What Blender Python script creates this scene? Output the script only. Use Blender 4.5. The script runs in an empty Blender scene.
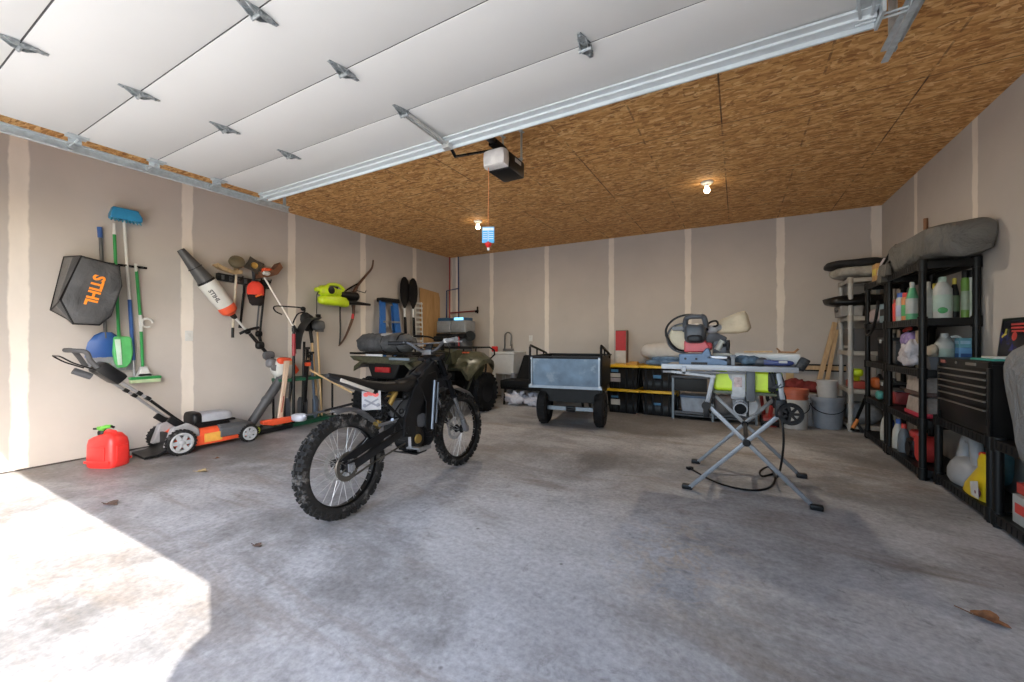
import bpy, bmesh, math, random
from mathutils import Vector as V, Matrix, noise, Euler
S = bpy.context.scene
COL = S.collection
PI = math.pi
random.seed(7)
# ---------------------------------------------------------------- camera, sky, sun, exposure
CAM_Z = 1.13
cd = bpy.data.cameras.new('camera'); cam = bpy.data.objects.new('camera', cd); COL.objects.link(cam)
cam.location = (0, 0, CAM_Z); cam.rotation_euler = (PI/2, 0, math.radians(29.18))
cd.sensor_width = 36; cd.sensor_fit = 'HORIZONTAL'; cd.lens = 404.6/1024*36
cd.shift_y = -1.64/1024; cd.clip_start = .02; cd.clip_end = 500
S.camera = cam
S.view_settings.view_transform = 'Standard'; S.view_settings.look = 'None'
S.view_settings.gamma = 1; S.view_settings.use_curve_mapping = False
S.view_settings.exposure = 1.35
HEAD = 2.44                                     # height of the door opening
sun_dir = V((-2.742, 1.203, -HEAD)).normalized()  # the way the sunlight travels
w = bpy.data.worlds.new('sky'); S.world = w; w.use_nodes = True
wn = w.node_tree.nodes; wl = w.node_tree.links
sky = wn.new('ShaderNodeTexSky'); sky.sky_type = 'NISHITA'; sky.sun_disc = False
sky.sun_elevation = math.asin(-sun_dir.z); sky.sun_rotation = math.atan2(-sun_dir.x, -sun_dir.y)
sky.air_density = 1.0; sky.dust_density = 2.0
wl.new(sky.outputs[0], wn['Background'].inputs[0]); wn['Background'].inputs[1].default_value = .42
ld = bpy.data.lights.new('sun', 'SUN'); ld.energy = 6.3; ld.angle = math.radians(.4); ld.color = (1, .96, .90)
sun = bpy.data.objects.new('sun', ld); COL.objects.link(sun); sun.rotation_euler = sun_dir.to_track_quat('-Z', 'Y').to_euler()
sun.location = (6, -3, 6)
S.cycles.max_bounces = 10; S.cycles.diffuse_bounces = 6
S.cycles.use_denoising = True

# ---------------------------------------------------------------- materials
def nodes(name):
    m = bpy.data.materials.new(name); m.use_nodes = True
    nt = m.node_tree; return m, nt, nt.nodes['Principled BSDF']
def N(nt, t, **k):
    n = nt.nodes.new(t)
    for a, b in k.items(): setattr(n, a, b)
    return n
def mth(nt, op, a, b=None, c=None):
    n = N(nt, 'ShaderNodeMath', operation=op)
    for i, x in enumerate((a, b, c)):
        if x is None: continue
        if hasattr(x, 'links'): nt.links.new(x, n.inputs[i])
        else: n.inputs[i].default_value = x
    return n.outputs[0]
def ramp(nt, fac, stops):
    r = N(nt, 'ShaderNodeValToRGB'); cr = r.color_ramp
    while len(cr.elements) < len(stops): cr.elements.new(.5)
    for e, (p, c) in zip(cr.elements, stops): e.position = p; e.color = (*c, 1) if len(c) == 3 else c
    nt.links.new(fac, r.inputs[0]); return r.outputs[0]
def mixc(nt, fac, a, b, mode='MIX'):
    n = N(nt, 'ShaderNodeMix', data_type='RGBA', blend_type=mode)
    for i, x in ((0, fac), (6, a), (7, b)):
        if hasattr(x, 'links'): nt.links.new(x, n.inputs[i])
        elif i == 0: n.inputs[0].default_value = x
        else: n.inputs[i].default_value = (*x, 1)
    return n.outputs[2]
def nz(nt, scale, vec=None, detail=4, rough=.55, dist=0):
    n = N(nt, 'ShaderNodeTexNoise'); n.inputs['Scale'].default_value = scale
    n.inputs['Detail'].default_value = detail; n.inputs['Roughness'].default_value = rough; n.inputs['Distortion'].default_value = dist
    if vec is not None: nt.links.new(vec, n.inputs['Vector'])
    return n.outputs['Fac']
def objco(nt): return N(nt, 'ShaderNodeTexCoord').outputs['Object']
def mapped(nt, vec, scale=(1, 1, 1), rot=(0, 0, 0), loc=(0, 0, 0)):
    m = N(nt, 'ShaderNodeMapping'); m.inputs['Scale'].default_value = scale
    m.inputs['Rotation'].default_value = rot; m.inputs['Location'].default_value = loc
    nt.links.new(vec, m.inputs[0]); return m.outputs[0]
def bump(nt, bs, h, st, dist=.01):
    b = N(nt, 'ShaderNodeBump'); b.inputs['Strength'].default_value = st; b.inputs['Distance'].default_value = dist
    nt.links.new(h, b.inputs['Height']); nt.links.new(b.outputs[0], bs.inputs['Normal'])
MATS = {}
def mat(name, col, rough=.5, metal=0, var=.12, scale=14, bmp=0, bscale=None, spots=None, emit=0, trans=0, bd=.004):
    """a plain material: one colour, worn a little by a noise"""
    if name in MATS: return MATS[name]
    m, nt, bs = nodes(name); co = objco(nt)
    if max(col) < .06: col = tuple(c*.36 for c in col); bs.inputs['Specular IOR Level'].default_value = .28
    f = nz(nt, scale, co, 5)
    dk = tuple(c*(1-var) for c in col); lt = tuple(min(1, c*(1+var)) for c in col)
    c = ramp(nt, f, [(.3, dk), (.7, lt)])
    if spots: c = mixc(nt, ramp(nt, nz(nt, spots[1], co, 6, .7), [(spots[2], (0, 0, 0)), (spots[2]+.08, (1, 1, 1))]), c, spots[0])
    nt.links.new(c, bs.inputs['Base Color'])
    bs.inputs['Roughness'].default_value = rough; bs.inputs['Metallic'].default_value = metal
    if bmp: bump(nt, bs, nz(nt, bscale or scale*6, co, 5, .6, 1.2 if bd > .01 else 0), bmp, bd)
    if emit: bs.inputs['Emission Color'].default_value = (*col, 1); bs.inputs['Emission Strength'].default_value = emit
    if trans: bs.inputs['Transmission Weight'].default_value = trans
    MATS[name] = m; return m

def wall_mat(name, axis, first, base, seam, width=.052, corners=()):
    """grey drywall with vertical joints of lighter joint compound every four feet"""
    m, nt, bs = nodes(name); co = objco(nt)
    sx = N(nt, 'ShaderNodeSeparateXYZ'); nt.links.new(co, sx.inputs[0])
    u = sx.outputs['XY'.index(axis)]; z = sx.outputs[2]
    t = mth(nt, 'ADD', mth(nt, 'DIVIDE', mth(nt, 'SUBTRACT', u, first), 1.219), 100.5)
    d = mth(nt, 'MULTIPLY', mth(nt, 'ABSOLUTE', mth(nt, 'SUBTRACT', mth(nt, 'FRACT', t), .5)), 1.219)
    wob = mth(nt, 'MULTIPLY', mth(nt, 'SUBTRACT', nz(nt, 2.2, co, 4, .6), .5), .055)
    wob2 = mth(nt, 'MULTIPLY', mth(nt, 'SUBTRACT', nz(nt, 22, mapped(nt, co, (1, 1, .35)), 3), .5), .022)
    for cc, cw in corners: d = mth(nt, 'MINIMUM', d, mth(nt, 'ADD', mth(nt, 'ABSOLUTE', mth(nt, 'SUBTRACT', u, cc)), width-cw))
    edge = mth(nt, 'SUBTRACT', mth(nt, 'SUBTRACT', mth(nt, 'ADD', width, mth(nt, 'ADD', wob, wob2)), d), 0)
    fac = ramp(nt, mth(nt, 'ADD', mth(nt, 'MULTIPLY', edge, 40), .5), [(.25, (0, 0, 0)), (.75, (1, 1, 1))])
    mott = nz(nt, 1.4, co, 6, .6)
    b = ramp(nt, mott, [(.3, tuple(c*.93 for c in base)), (.7, tuple(c*1.05 for c in base))])
    s = ramp(nt, nz(nt, 6, mapped(nt, co, (1, 1, .4)), 5), [(.3, tuple(c*.9 for c in seam)), (.7, seam)])
    c = mixc(nt, fac, b, s)
    # screw pops along the studs
    vo = N(nt, 'ShaderNodeTexVoronoi'); vo.inputs['Scale'].default_value = 1.6; nt.links.new(co, vo.inputs['Vector'])
    dot = ramp(nt, vo.outputs['Distance'], [(.008, (1, 1, 1)), (.016, (0, 0, 0))])
    c = mixc(nt, mth(nt, 'MULTIPLY', dot, .55), c, (.22, .18, .15))
    nt.links.new(c, bs.inputs['Base Color']); bs.inputs['Roughness'].default_value = .85
    bump(nt, bs, mth(nt, 'ADD', fac, mth(nt, 'MULTIPLY', nz(nt, 60, co), .2)), .12, .003)
    return m
def concrete_mat(name, base, dark, light, warm):
    m, nt, bs = nodes(name); co = objco(nt)
    big = nz(nt, .5, co, 7, .62, .3); mid = nz(nt, 2.1, mapped(nt, co, (1, .65, 1), (0, 0, .5)), 8, .68, .3); fine = nz(nt, 34, co, 5, .7)
    W_, K_ = (1,)*3, (0,)*3
    c = ramp(nt, big, [(.36, dark), (.47, base), (.62, light)])
    c = mixc(nt, ramp(nt, nz(nt, 1.15, mapped(nt, co, (.8, 1.2, 1), (0, 0, -.3), (2, 5, 0)), 9, .68, .4), [(.46, K_), (.62, (.7,)*3)]), c, dark)
    c = mixc(nt, ramp(nt, mid, [(.52, K_), (.66, (.55,)*3)]), c, light)
    c = mixc(nt, ramp(nt, nz(nt, 1.3, mapped(nt, co, (.45, 1.7, 1), (0, 0, .55), (4, 2, 0)), 8, .7, .6), [(.50, K_), (.66, (.8,)*3)]), c, warm)
    c = mixc(nt, ramp(nt, nz(nt, 7, mapped(nt, co, loc=(1, 7, 0)), 8, .78, .6), [(.57, K_), (.66, (.5,)*3)]), c, dark)
    # a pale dusty patch with tan flecks where the slab has bloomed
    def spot(x, y, r0, r1):
        sp = N(nt, 'ShaderNodeVectorMath', operation='DISTANCE'); nt.links.new(mapped(nt, co, (1, .7, 1)), sp.inputs[0]); sp.inputs[1].default_value = (x, y*.7, .075)
        return ramp(nt, sp.outputs['Value'], [(r0, W_), (r1, K_)])
    pf = mth(nt, 'MULTIPLY', spot(1.45, -.80, .1, .8), ramp(nt, nz(nt, 2.6, co, 8, .7, 1), [(.38, K_), (.62, W_)]))
    c = mixc(nt, mth(nt, 'MULTIPLY', pf, .7), c, (.50, .50, .50))
    # far floor darkened: light falloff painted into the colour along with brown dirt
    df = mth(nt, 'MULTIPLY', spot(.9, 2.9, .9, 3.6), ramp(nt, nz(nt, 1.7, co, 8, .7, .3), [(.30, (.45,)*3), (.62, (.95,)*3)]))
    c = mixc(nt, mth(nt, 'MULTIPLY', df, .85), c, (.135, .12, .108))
    tf = mth(nt, 'MULTIPLY', spot(1.60, -1.05, .05, .45), ramp(nt, nz(nt, 9, co, 6, .7, 1), [(.50, K_), (.58, W_)]))
    c = mixc(nt, mth(nt, 'MULTIPLY', tf, .7), c, (.46, .37, .27))
    vo = N(nt, 'ShaderNodeTexVoronoi'); vo.inputs['Scale'].default_value = 3.1; nt.links.new(co, vo.inputs['Vector'])
    c = mixc(nt, ramp(nt, vo.outputs['Distance'], [(.018, (.7,)*3), (.04, K_)]), c, (.07, .06, .055))
    c = mixc(nt, .45, c, ramp(nt, fine, [(.3, (.22,)*3), (.7, (.78,)*3)]), 'OVERLAY')
    nt.links.new(c, bs.inputs['Base Color'])
    nt.links.new(ramp(nt, mid, [(.3, (.42,)*3), (.7, (.68,)*3)]), bs.inputs['Roughness'])
    bump(nt, bs, mth(nt, 'ADD', fine, mth(nt, 'MULTIPLY', mid, 2)), .12, .004)
    return m
def osb_mat():
    m, nt, bs = nodes('osb_board'); co = objco(nt)
    def flakes(sc, rot, loc):
        v = N(nt, 'ShaderNodeTexVoronoi'); v.inputs['Scale'].default_value = 1; v.inputs['Randomness'].default_value = 1
        wv = N(nt, 'ShaderNodeVectorMath', operation='ADD'); 
        wn_ = N(nt, 'ShaderNodeTexNoise'); wn_.inputs['Scale'].default_value = 9; nt.links.new(co, wn_.inputs['Vector'])
        sc_ = N(nt, 'ShaderNodeVectorMath', operation='SCALE'); sc_.inputs[3].default_value = .06; nt.links.new(wn_.outputs['Color'], sc_.inputs[0])
        nt.links.new(co, wv.inputs[0]); nt.links.new(sc_.outputs[0], wv.inputs[1])
        nt.links.new(mapped(nt, wv.outputs[0], sc, (0, 0, rot), loc), v.inputs['Vector'])
        r = N(nt, 'ShaderNodeSeparateColor'); nt.links.new(v.outputs['Color'], r.inputs[0]); return r.outputs[0], v.outputs['Distance']
    a, da = flakes((11, 46, 1), .10, (0, 0, 0)); b, db = flakes((13, 50, 1), -.25, (3, 1, 0)); c3, dc = flakes((26, 30, 1), .6, (5, 2, 0))
    st = [(.0, (.34, .145, .040)), (.25, (.53, .25, .076)), (.55, (.66, .345, .115)), (.85, (.77, .45, .175)), (1, (.86, .58, .27))]
    ca = ramp(nt, a, st); cb = ramp(nt, b, st); cc = ramp(nt, c3, st)
    c = mixc(nt, ramp(nt, nz(nt, 14, co, 3), [(.42, (0,)*3), (.5, (1,)*3)]), ca, cb)
    c = mixc(nt, ramp(nt, nz(nt, 9, mapped(nt, co, loc=(3, 3, 0)), 3), [(.55, (0,)*3), (.62, (1,)*3)]), c, cc)
    gr = nz(nt, 60, mapped(nt, co, (.25, 2, 1)), 4, .7)
    c = mixc(nt, .4, c, ramp(nt, gr, [(.3, (.3,)*3), (.7, (.7,)*3)]), 'OVERLAY')
    c = mixc(nt, ramp(nt, nz(nt, 22, mapped(nt, co, (.5, 1.6, 1)), 4, .75), [(.63, (0,)*3), (.69, (.7,)*3)]), c, (.13, .055, .018))
    sx = N(nt, 'ShaderNodeSeparateXYZ'); nt.links.new(co, sx.inputs[0])
    def line(s, off, pitch, w_):
        t = mth(nt, 'FRACT', mth(nt, 'ADD', mth(nt, 'DIVIDE', mth(nt, 'SUBTRACT', s, off), pitch), 100.5))
        return mth(nt, 'LESS_THAN', mth(nt, 'MULTIPLY', mth(nt, 'ABSOLUTE', mth(nt, 'SUBTRACT', t, .5)), pitch), w_)
    row = mth(nt, 'MODULO', mth(nt, 'FLOOR', mth(nt, 'ADD', mth(nt, 'DIVIDE', mth(nt, 'SUBTRACT', sx.outputs[1], .35), 1.219), 100)), 2)
    xs = mth(nt, 'ADD', sx.outputs[0], mth(nt, 'MULTIPLY', row, 1.219))
    ln = mth(nt, 'MAXIMUM', line(sx.outputs[1], .35, 1.219, .005), line(xs, .55, 2.438, .005))
    ln = mth(nt, 'MULTIPLY', ln, ramp(nt, nz(nt, 3, co, 3), [(.35, (.25,)*3), (.6, (.9,)*3)]))
    c = mixc(nt, ln, c, (.07, .03, .012))
    nl = mth(nt, 'MULTIPLY', line(sx.outputs[0], .55, .6095, .007), ramp(nt, nz(nt, 9, co, 3), [(.47, (0,)*3), (.58, (.6,)*3)]))
    c = mixc(nt, nl, c, (.10, .045, .018))
    nt.links.new(c, bs.inputs['Base Color']); bs.inputs['Roughness'].default_value = .75
    bump(nt, bs, mth(nt, 'ADD', a, b), .15, .003)
    return m
def camo_mat():
    m, nt, bs = nodes('camo_plastic'); co = objco(nt)
    c = ramp(nt, nz(nt, 7, co, 6, .65, .6), [(.34, (.012, .012, .008)), (.46, (.038, .04, .02)), (.56, (.062, .062, .036)), (.7, (.026, .028, .015))])
    c = mixc(nt, ramp(nt, nz(nt, 18, mapped(nt, co, (1, 1, .4)), 5, .7), [(.58, (0,)*3), (.64, (.8,)*3)]), c, (.028, .024, .018))
    nt.links.new(c, bs.inputs['Base Color']); bs.inputs['Roughness'].default_value = .38; return m
def wood_mat(name, c0, c1, axis=2, rough=.6):
    if name in MATS: return MATS[name]
    m, nt, bs = nodes(name); co = objco(nt)
    sc = [14, 14, 14]; sc[axis] = 1.1
    c = ramp(nt, nz(nt, 2.2, mapped(nt, co, tuple(sc)), 6, .6, .8), [(.3, c0), (.7, c1)])
    nt.links.new(c, bs.inputs['Base Color']); bs.inputs['Roughness'].default_value = rough; MATS[name] = m; return m

black = mat('black_plastic', (.016, .016, .018), .42, var=.25, spots=((.035, .034, .032), 9, .6))
blackm = mat('black_metal', (.02, .02, .022), .35, .4)
rubber = mat('rubber', (.024, .023, .023), .78, var=.3, spots=((.075, .07, .065), 12, .58), bmp=.2)
steel = mat('brushed_steel', (.36, .365, .38), .38, .8, spots=((.35, .34, .33), 18, .62))
alu = mat('aluminium', (.33, .335, .35), .42, .6)
galv = mat('galvanised_steel', (.56, .61, .63), .42, .45, var=.15, scale=30)
white = mat('white_plastic', (.64, .64, .62), .45, var=.04)
grey = mat('grey_plastic', (.30, .31, .32), .5)
dgrey = mat('dark_grey_plastic', (.075, .078, .085), .48)
orange = mat('orange_plastic', (.80, .16, .025), .42, var=.08)
orange_red = mat('orange_red_plastic', (.72, .09, .03), .42, var=.08)
red = mat('red_plastic', (.62, .02, .018), .36, var=.1)
lime = mat('lime_plastic', (.55, .72, .02), .4, var=.08)
green = mat('green_plastic', (.03, .30, .075), .42, var=.1)
dgreen = mat('dark_green_metal', (.012, .085, .045), .45)
blue = mat('blue_plastic', (.03, .10, .33), .42, var=.1)
lblue = mat('bright_blue_plastic', (.03, .27, .52), .45, var=.1)
yellow = mat('yellow_plastic', (.78, .52, .015), .42, var=.08)
pale = mat('pale_plastic', (.52, .52, .50), .5, var=.06)
wood = wood_mat('pine', (.42, .26, .13), (.62, .43, .24))
woodh = wood_mat('ash_handle', (.55, .36, .17), (.72, .52, .29))
rust = mat('rusty_metal', (.26, .13, .055), .7, .3, var=.4, scale=25)
brass = mat('brass', (.55, .36, .10), .35, .8)

# ---------------------------------------------------------------- mesh helpers
class MB:
    def __init__(s): s.bm = bmesh.new(); s.M = Matrix()
    def v(s, p): return s.bm.verts.new(s.M @ V(p))
    def face(s, vs):
        try: return s.bm.faces.new(vs)
        except ValueError: return None
    def poly(s, pts): s.face([s.v(p) for p in pts])
    def box(s, c, d, rot=None, bev=0, taper=1):
        R = Euler(rot).to_matrix() if rot else Matrix.Identity(3); c = V(c); vs = []
        for z in (-1, 1):
            k = taper if z > 0 else 1
            for x, y in ((-1, -1), (1, -1), (1, 1), (-1, 1)): vs.append(s.v(c + R @ V((x*d[0]/2*k, y*d[1]/2*k, z*d[2]/2))))
        fs = [s.face([vs[i] for i in q]) for q in ((3, 2, 1, 0), (4, 5, 6, 7), (0, 1, 5, 4), (1, 2, 6, 5), (2, 3, 7, 6), (3, 0, 4, 7))]
        if bev:
            es = list({e for f in fs for e in f.edges})
            bmesh.ops.bevel(s.bm, geom=es, offset=bev, segments=2, profile=.6, affect='EDGES')
        return s
    def bar(s, p0, p1, w, h, up=(0, 0, 1), bev=0):
        p0, p1 = V(p0), V(p1); d = p1-p0; L = d.length; d.normalize(); up = V(up)
        if abs(d.dot(up)) > .98: up = V((1, 0, 0)) if abs(d.x) < .9 else V((0, 1, 0))
        x = d.cross(up).normalized(); z = x.cross(d).normalized()
        old = s.M; s.M = old @ Matrix(((x.x, d.x, z.x, 0), (x.y, d.y, z.y, 0), (x.z, d.z, z.z, 0), (0, 0, 0, 1))) if False else old @ (Matrix.Translation((p0+p1)/2) @ Matrix((x, d, z)).transposed().to_4x4())
        s.box((0, 0, 0), (w, L, h), bev=bev); s.M = old; return s
    def tube(s, pts, r, n=8, closed=False, caps=True):
        pts = [V(p) for p in pts]; m = len(pts); rs = r if isinstance(r, (list, tuple)) else [r]*m
        rings = []; ref = None
        for i, p in enumerate(pts):
            if closed: t = pts[(i+1) % m]-pts[i-1]
            else: t = pts[min(i+1, m-1)]-pts[max(i-1, 0)]
            t.normalize()
            if ref is None: ref = t.orthogonal().normalized()
            ref = (ref - t*ref.dot(t))
            ref = ref.normalized() if ref.length > 1e-6 else t.orthogonal().normalized()
            b = t.cross(ref)
            rings.append([s.v(p + (ref*math.cos(a)+b*math.sin(a))*rs[i]) for a in (2*PI*k/n for k in range(n))])
        for i in range(m if closed else m-1):
            A, B = rings[i], rings[(i+1) % m]
            off = 0
            if closed and i == m-1: off = min(range(n), key=lambda o: (A[0].co-B[o].co).length)
            for k in range(n): s.face([A[k], A[(k+1) % n], B[(k+1+off) % n], B[(k+off) % n]])
        if caps and not closed: s.face(rings[0][::-1]); s.face(rings[-1])
        return s
    def cyl(s, p0, p1, r, r1=None, n=16): return s.tube([p0, p1], [r, r if r1 is None else r1], n)
    def lathe(s, prof, c=(0, 0, 0), axis=(0, 0, 1), n=24, closed=False):
        """prof: (radius, height) along axis"""
        a = V(axis).normalized(); x = a.orthogonal().normalized(); y = a.cross(x); c = V(c); rings = []
        for r, h in prof:
            rings.append([s.v(c + a*h + (x*math.cos(t)+y*math.sin(t))*r) for t in (2*PI*k/n for k in range(n))] if r > 1e-6 else [s.v(c+a*h)])
        m = len(rings)
        for i in range(m if closed else m-1):
            A, B = rings[i], rings[(i+1) % m]
            for k in range(n):
                q = [A[k % len(A)], A[(k+1) % len(A)], B[(k+1) % len(B)], B[k % len(B)]]
                q = list(dict.fromkeys(q))
                if len(q) > 2: s.face(q)
        if not closed:
            if len(rings[0]) > 2: s.face(rings[0][::-1])
            if len(rings[-1]) > 2: s.face(rings[-1])
        return s
    def prism(s, pts, off, hole=None):
        """polygon (3-D points) extruded by the vector off"""
        off = V(off); A = [s.v(p) for p in pts]; B = [s.v(V(p)+off) for p in pts]; n = len(pts)
        s.face(A[::-1]); s.face(B)
        for k in range(n): s.face([A[k], A[(k+1) % n], B[(k+1) % n], B[k]])
        return s
    def ball(s, c, r, e=1., nu=20, nv=12, amp=0, fr=3, seed=0, flat=None):
        """super-ellipsoid; e<1 boxy; amp: lumps"""
        c = V(c); rx, ry, rz = r if isinstance(r, (tuple, list)) else (r, r, r)
        pw = lambda q: math.copysign(abs(q)**e, q)
        rings = []
        for j in range(nv+1):
            ph = -PI/2+PI*j/nv; ring = []
            for i in range(nu if 0 < j < nv else 1):
                th = 2*PI*i/nu
                p = V((rx*pw(math.cos(ph))*pw(math.cos(th)), ry*pw(math.cos(ph))*pw(math.sin(th)), rz*pw(math.sin(ph))))
                if amp:
                    nn = noise.noise(p*fr+V((seed, seed*1.7, 0)))+.5*noise.noise(p*fr*2.3+V((0, seed, 3)))
                    p += p.normalized()*amp*nn
                if flat is not None and p.z < flat: p.z = flat
                ring.append(s.v(c+p))
            rings.append(ring)
        for j in range(nv):
            A, B = rings[j], rings[j+1]
            for k in range(nu):
                q = list(dict.fromkeys([A[k % len(A)], A[(k+1) % len(A)], B[(k+1) % len(B)], B[k % len(B)]]))
                if len(q) > 2: s.face(q)
        return s
    def loft(s, rings, closed=True, caps=True):
        R = [[s.v(p) for p in r] for r in rings]; n = len(R[0])
        for A, B in zip(R, R[1:]):
            for k in range(n if closed else n-1): s.face([A[k], A[(k+1) % n], B[(k+1) % n], B[k]])
        if caps and closed: s.face(R[0][::-1]); s.face(R[-1])
        return s
    def build(s, name, material, parent=None, world=False, sm=35, bev=0, label=None, sub=0):
        bm = s.bm
        bmesh.ops.recalc_face_normals(bm, faces=bm.faces[:])
        loc = V()
        if parent is None:
            xs = [v.co for v in bm.verts]
            lo = [min(p[i] for p in xs) for i in range(3)]; hi = [max(p[i] for p in xs) for i in range(3)]
            loc = V(((lo[0]+hi[0])/2, (lo[1]+hi[1])/2, lo[2]))
            bmesh.ops.translate(bm, verts=bm.verts[:], vec=-loc)
        elif world:
            Mx = Matrix(); q = parent
            while q: Mx = q.matrix_basis @ Mx; q = q.parent
            bmesh.ops.transform(bm, matrix=Mx.inverted(), verts=bm.verts[:])
        me = bpy.data.meshes.new(name); bm.to_mesh(me); bm.free()
        me.polygons.foreach_set('use_smooth', [True]*len(me.polygons))
        me.set_sharp_from_angle(angle=math.radians(sm))
        me.materials.append(material)
        o = bpy.data.objects.new(name, me); COL.objects.link(o); o.location = loc
        if parent: o.parent = parent
        if bev:
            md = o.modifiers.new('bevel', 'BEVEL'); md.width = bev; md.segments = 2; md.limit_method = 'ANGLE'; md.angle_limit = math.radians(40)
        if sub:
            md = o.modifiers.new('subd', 'SUBSURF'); md.levels = md.render_levels = sub
        if label: o['label'] = label
        return o
def thing(name, label, cat, loc=(0, 0, 0), rot=(0, 0, 0), group=None):
    o = bpy.data.objects.new(name, None); COL.objects.link(o); o.empty_display_size = .1
    o.location = loc; o.rotation_euler = rot if isinstance(rot, tuple) else (0, 0, rot)
    return tag(o, label, cat, group)
def tag(o, label, cat, group=None, kind=None):
    o['label'] = label; o['category'] = cat
    if group: o['group'] = group
    if kind: o['kind'] = kind
    return o
def struct(o, label=None):
    o['kind'] = 'structure'
    if label: o['label'] = label
    return o
def dup(o, parent=None):
    c = o.copy(); COL.objects.link(c)
    if parent: c.parent = parent
    for ch in list(o.children): dup(ch, c)
    return c
def text(name, s, size, material, parent, org, dx, dy, ext=.002, off=0., sx=1, world=True):
    """lettering as a mesh: org = start of baseline, dx = reading direction, dy = up"""
    cu = bpy.data.curves.new('t', 'FONT'); cu.body = s; cu.size = size; cu.extrude = ext; cu.offset = off; cu.resolution_u = 3
    to = bpy.data.objects.new('t', cu); COL.objects.link(to)
    me = bpy.data.meshes.new_from_object(to.evaluated_get(bpy.context.evaluated_depsgraph_get()))
    bpy.data.objects.remove(to); bpy.data.curves.remove(cu)
    dx = V(dx).normalized(); dz = dx.cross(V(dy)).normalized(); dy = dz.cross(dx)
    Mx = Matrix.Translation(V(org)) @ Matrix((dx*sx, dy, dz)).transposed().to_4x4()
    if world and parent:
        Q = Matrix(); q = parent
        while q: Q = q.matrix_basis @ Q; q = q.parent
        Mx = Q.inverted() @ Mx
    me.transform(Mx); me.materials.clear(); me.materials.append(material); me.name = name
    o = bpy.data.objects.new(name, me); COL.objects.link(o)
    if parent: o.parent = parent
    return o
def bez(a, b, c, d, n=12):
    a, b, c, d = map(V, (a, b, c, d))
    return [a*(1-t)**3+b*3*t*(1-t)**2+c*3*t*t*(1-t)+d*t**3 for t in (i/n for i in range(n+1))]
def arc(c, r, a0, a1, ax, ay, n=12):
    c, ax, ay = V(c), V(ax), V(ay)
    return [c+ax*r*math.cos(math.radians(a0+(a1-a0)*i/n))+ay*r*math.sin(math.radians(a0+(a1-a0)*i/n)) for i in range(n+1)]
def smooth_path(pts, n=6):
    """Catmull-Rom through the points"""
    P = [V(p) for p in pts]; out = []
    for i in range(len(P)-1):
        a = P[max(i-1, 0)]; b = P[i]; c = P[i+1]; d = P[min(i+2, len(P)-1)]
        for k in range(n):
            t = k/n
            out.append(.5*((2*b)+(c-a)*t+(2*a-5*b+4*c-d)*t*t+(3*b-a-3*c+d)*t**3))
    return out+[P[-1]]

# ---------------------------------------------------------------- the room
XL, XR, YB, YF, HC = -5.40, 1.634, 6.935, -.12, 2.875
DX0, DX1 = -4.30, .60                                # door opening
dry = (.485, .445, .41); seamc = (.78, .715, .64)
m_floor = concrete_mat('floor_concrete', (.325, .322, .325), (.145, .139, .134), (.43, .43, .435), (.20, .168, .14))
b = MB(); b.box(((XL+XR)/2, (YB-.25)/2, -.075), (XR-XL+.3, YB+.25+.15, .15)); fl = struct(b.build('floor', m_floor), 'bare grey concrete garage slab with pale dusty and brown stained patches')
# (the floor's origin sits at its lower face; textures follow the slab)
b = MB(); b.box((XL-.06, (YB-.25)/2, HC/2), (.12, YB+.25, HC)); struct(b.build('wall_left', wall_mat('drywall_left', 'Y', .971-(YB-.25)/2, dry, seamc, .055)))
b = MB(); b.box((XR+.06, (YB-.25)/2, HC/2), (.12, YB+.25, HC)); struct(b.build('wall_right', wall_mat('drywall_right', 'Y', 4.571-(YB-.25)/2, dry, seamc, .045)))
b = MB(); b.box(((XL+XR)/2, YB+.06, HC/2), (XR-XL+.24, .12, HC)); struct(b.build('wall_back', wall_mat('drywall_back', 'X', -4.345-(XL+XR)/2, dry, seamc, .045, ((XR-.05-(XL+XR)/2, .055), (-5.20-(XL+XR)/2, .04), (XL+.02-(XL+XR)/2, .04)))))
m_front = mat('drywall_front', dry, .85, var=.05, scale=3)
b = MB(); b.box(((XL+DX0)/2, -.185, HC/2), (DX0-XL, .13, HC)); b.box(((DX1+XR)/2, -.185, HC/2), (XR-DX1, .13, HC))
b.box(((DX0+DX1)/2, -.185, (HEAD+HC)/2), (DX1-DX0, .13, HC-HEAD)); struct(b.build('wall_front', m_front))
b = MB(); b.box(((XL+XR)/2, (YB-.25)/2, HC+.06), (XR-XL+.24, YB+.25+.24, .12)); struct(b.build('ceiling', osb_mat()), 'ceiling of brown strand board sheets')
# dark gap along the foot of the left wall
b = MB(); b.box((XL+.004, 3.4, .006), (.008, 7.0, .012)); struct(b.build('trim_1', mat('sill_gap', (.06, .05, .045), .9)))
b = MB(); b.box(((XL+XR)/2, YB-.004, .006), (XR-XL, .008, .012)); struct(b.build('trim_2', MATS['sill_gap']))
# the driveway outside, which the sun lights
b = MB(); b.box((-1.9, -10.3, -.10), (16, 20, .15)); struct(b.build('driveway', mat('driveway_concrete', (.55, .53, .50), .8, var=.06, scale=2)))
b = MB(); b.box((0, -30, -.20), (160, 90, .1)); struct(b.build('ground', mat('dry_lawn', (.20, .20, .10), .95, var=.25, scale=1.5)))
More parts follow.
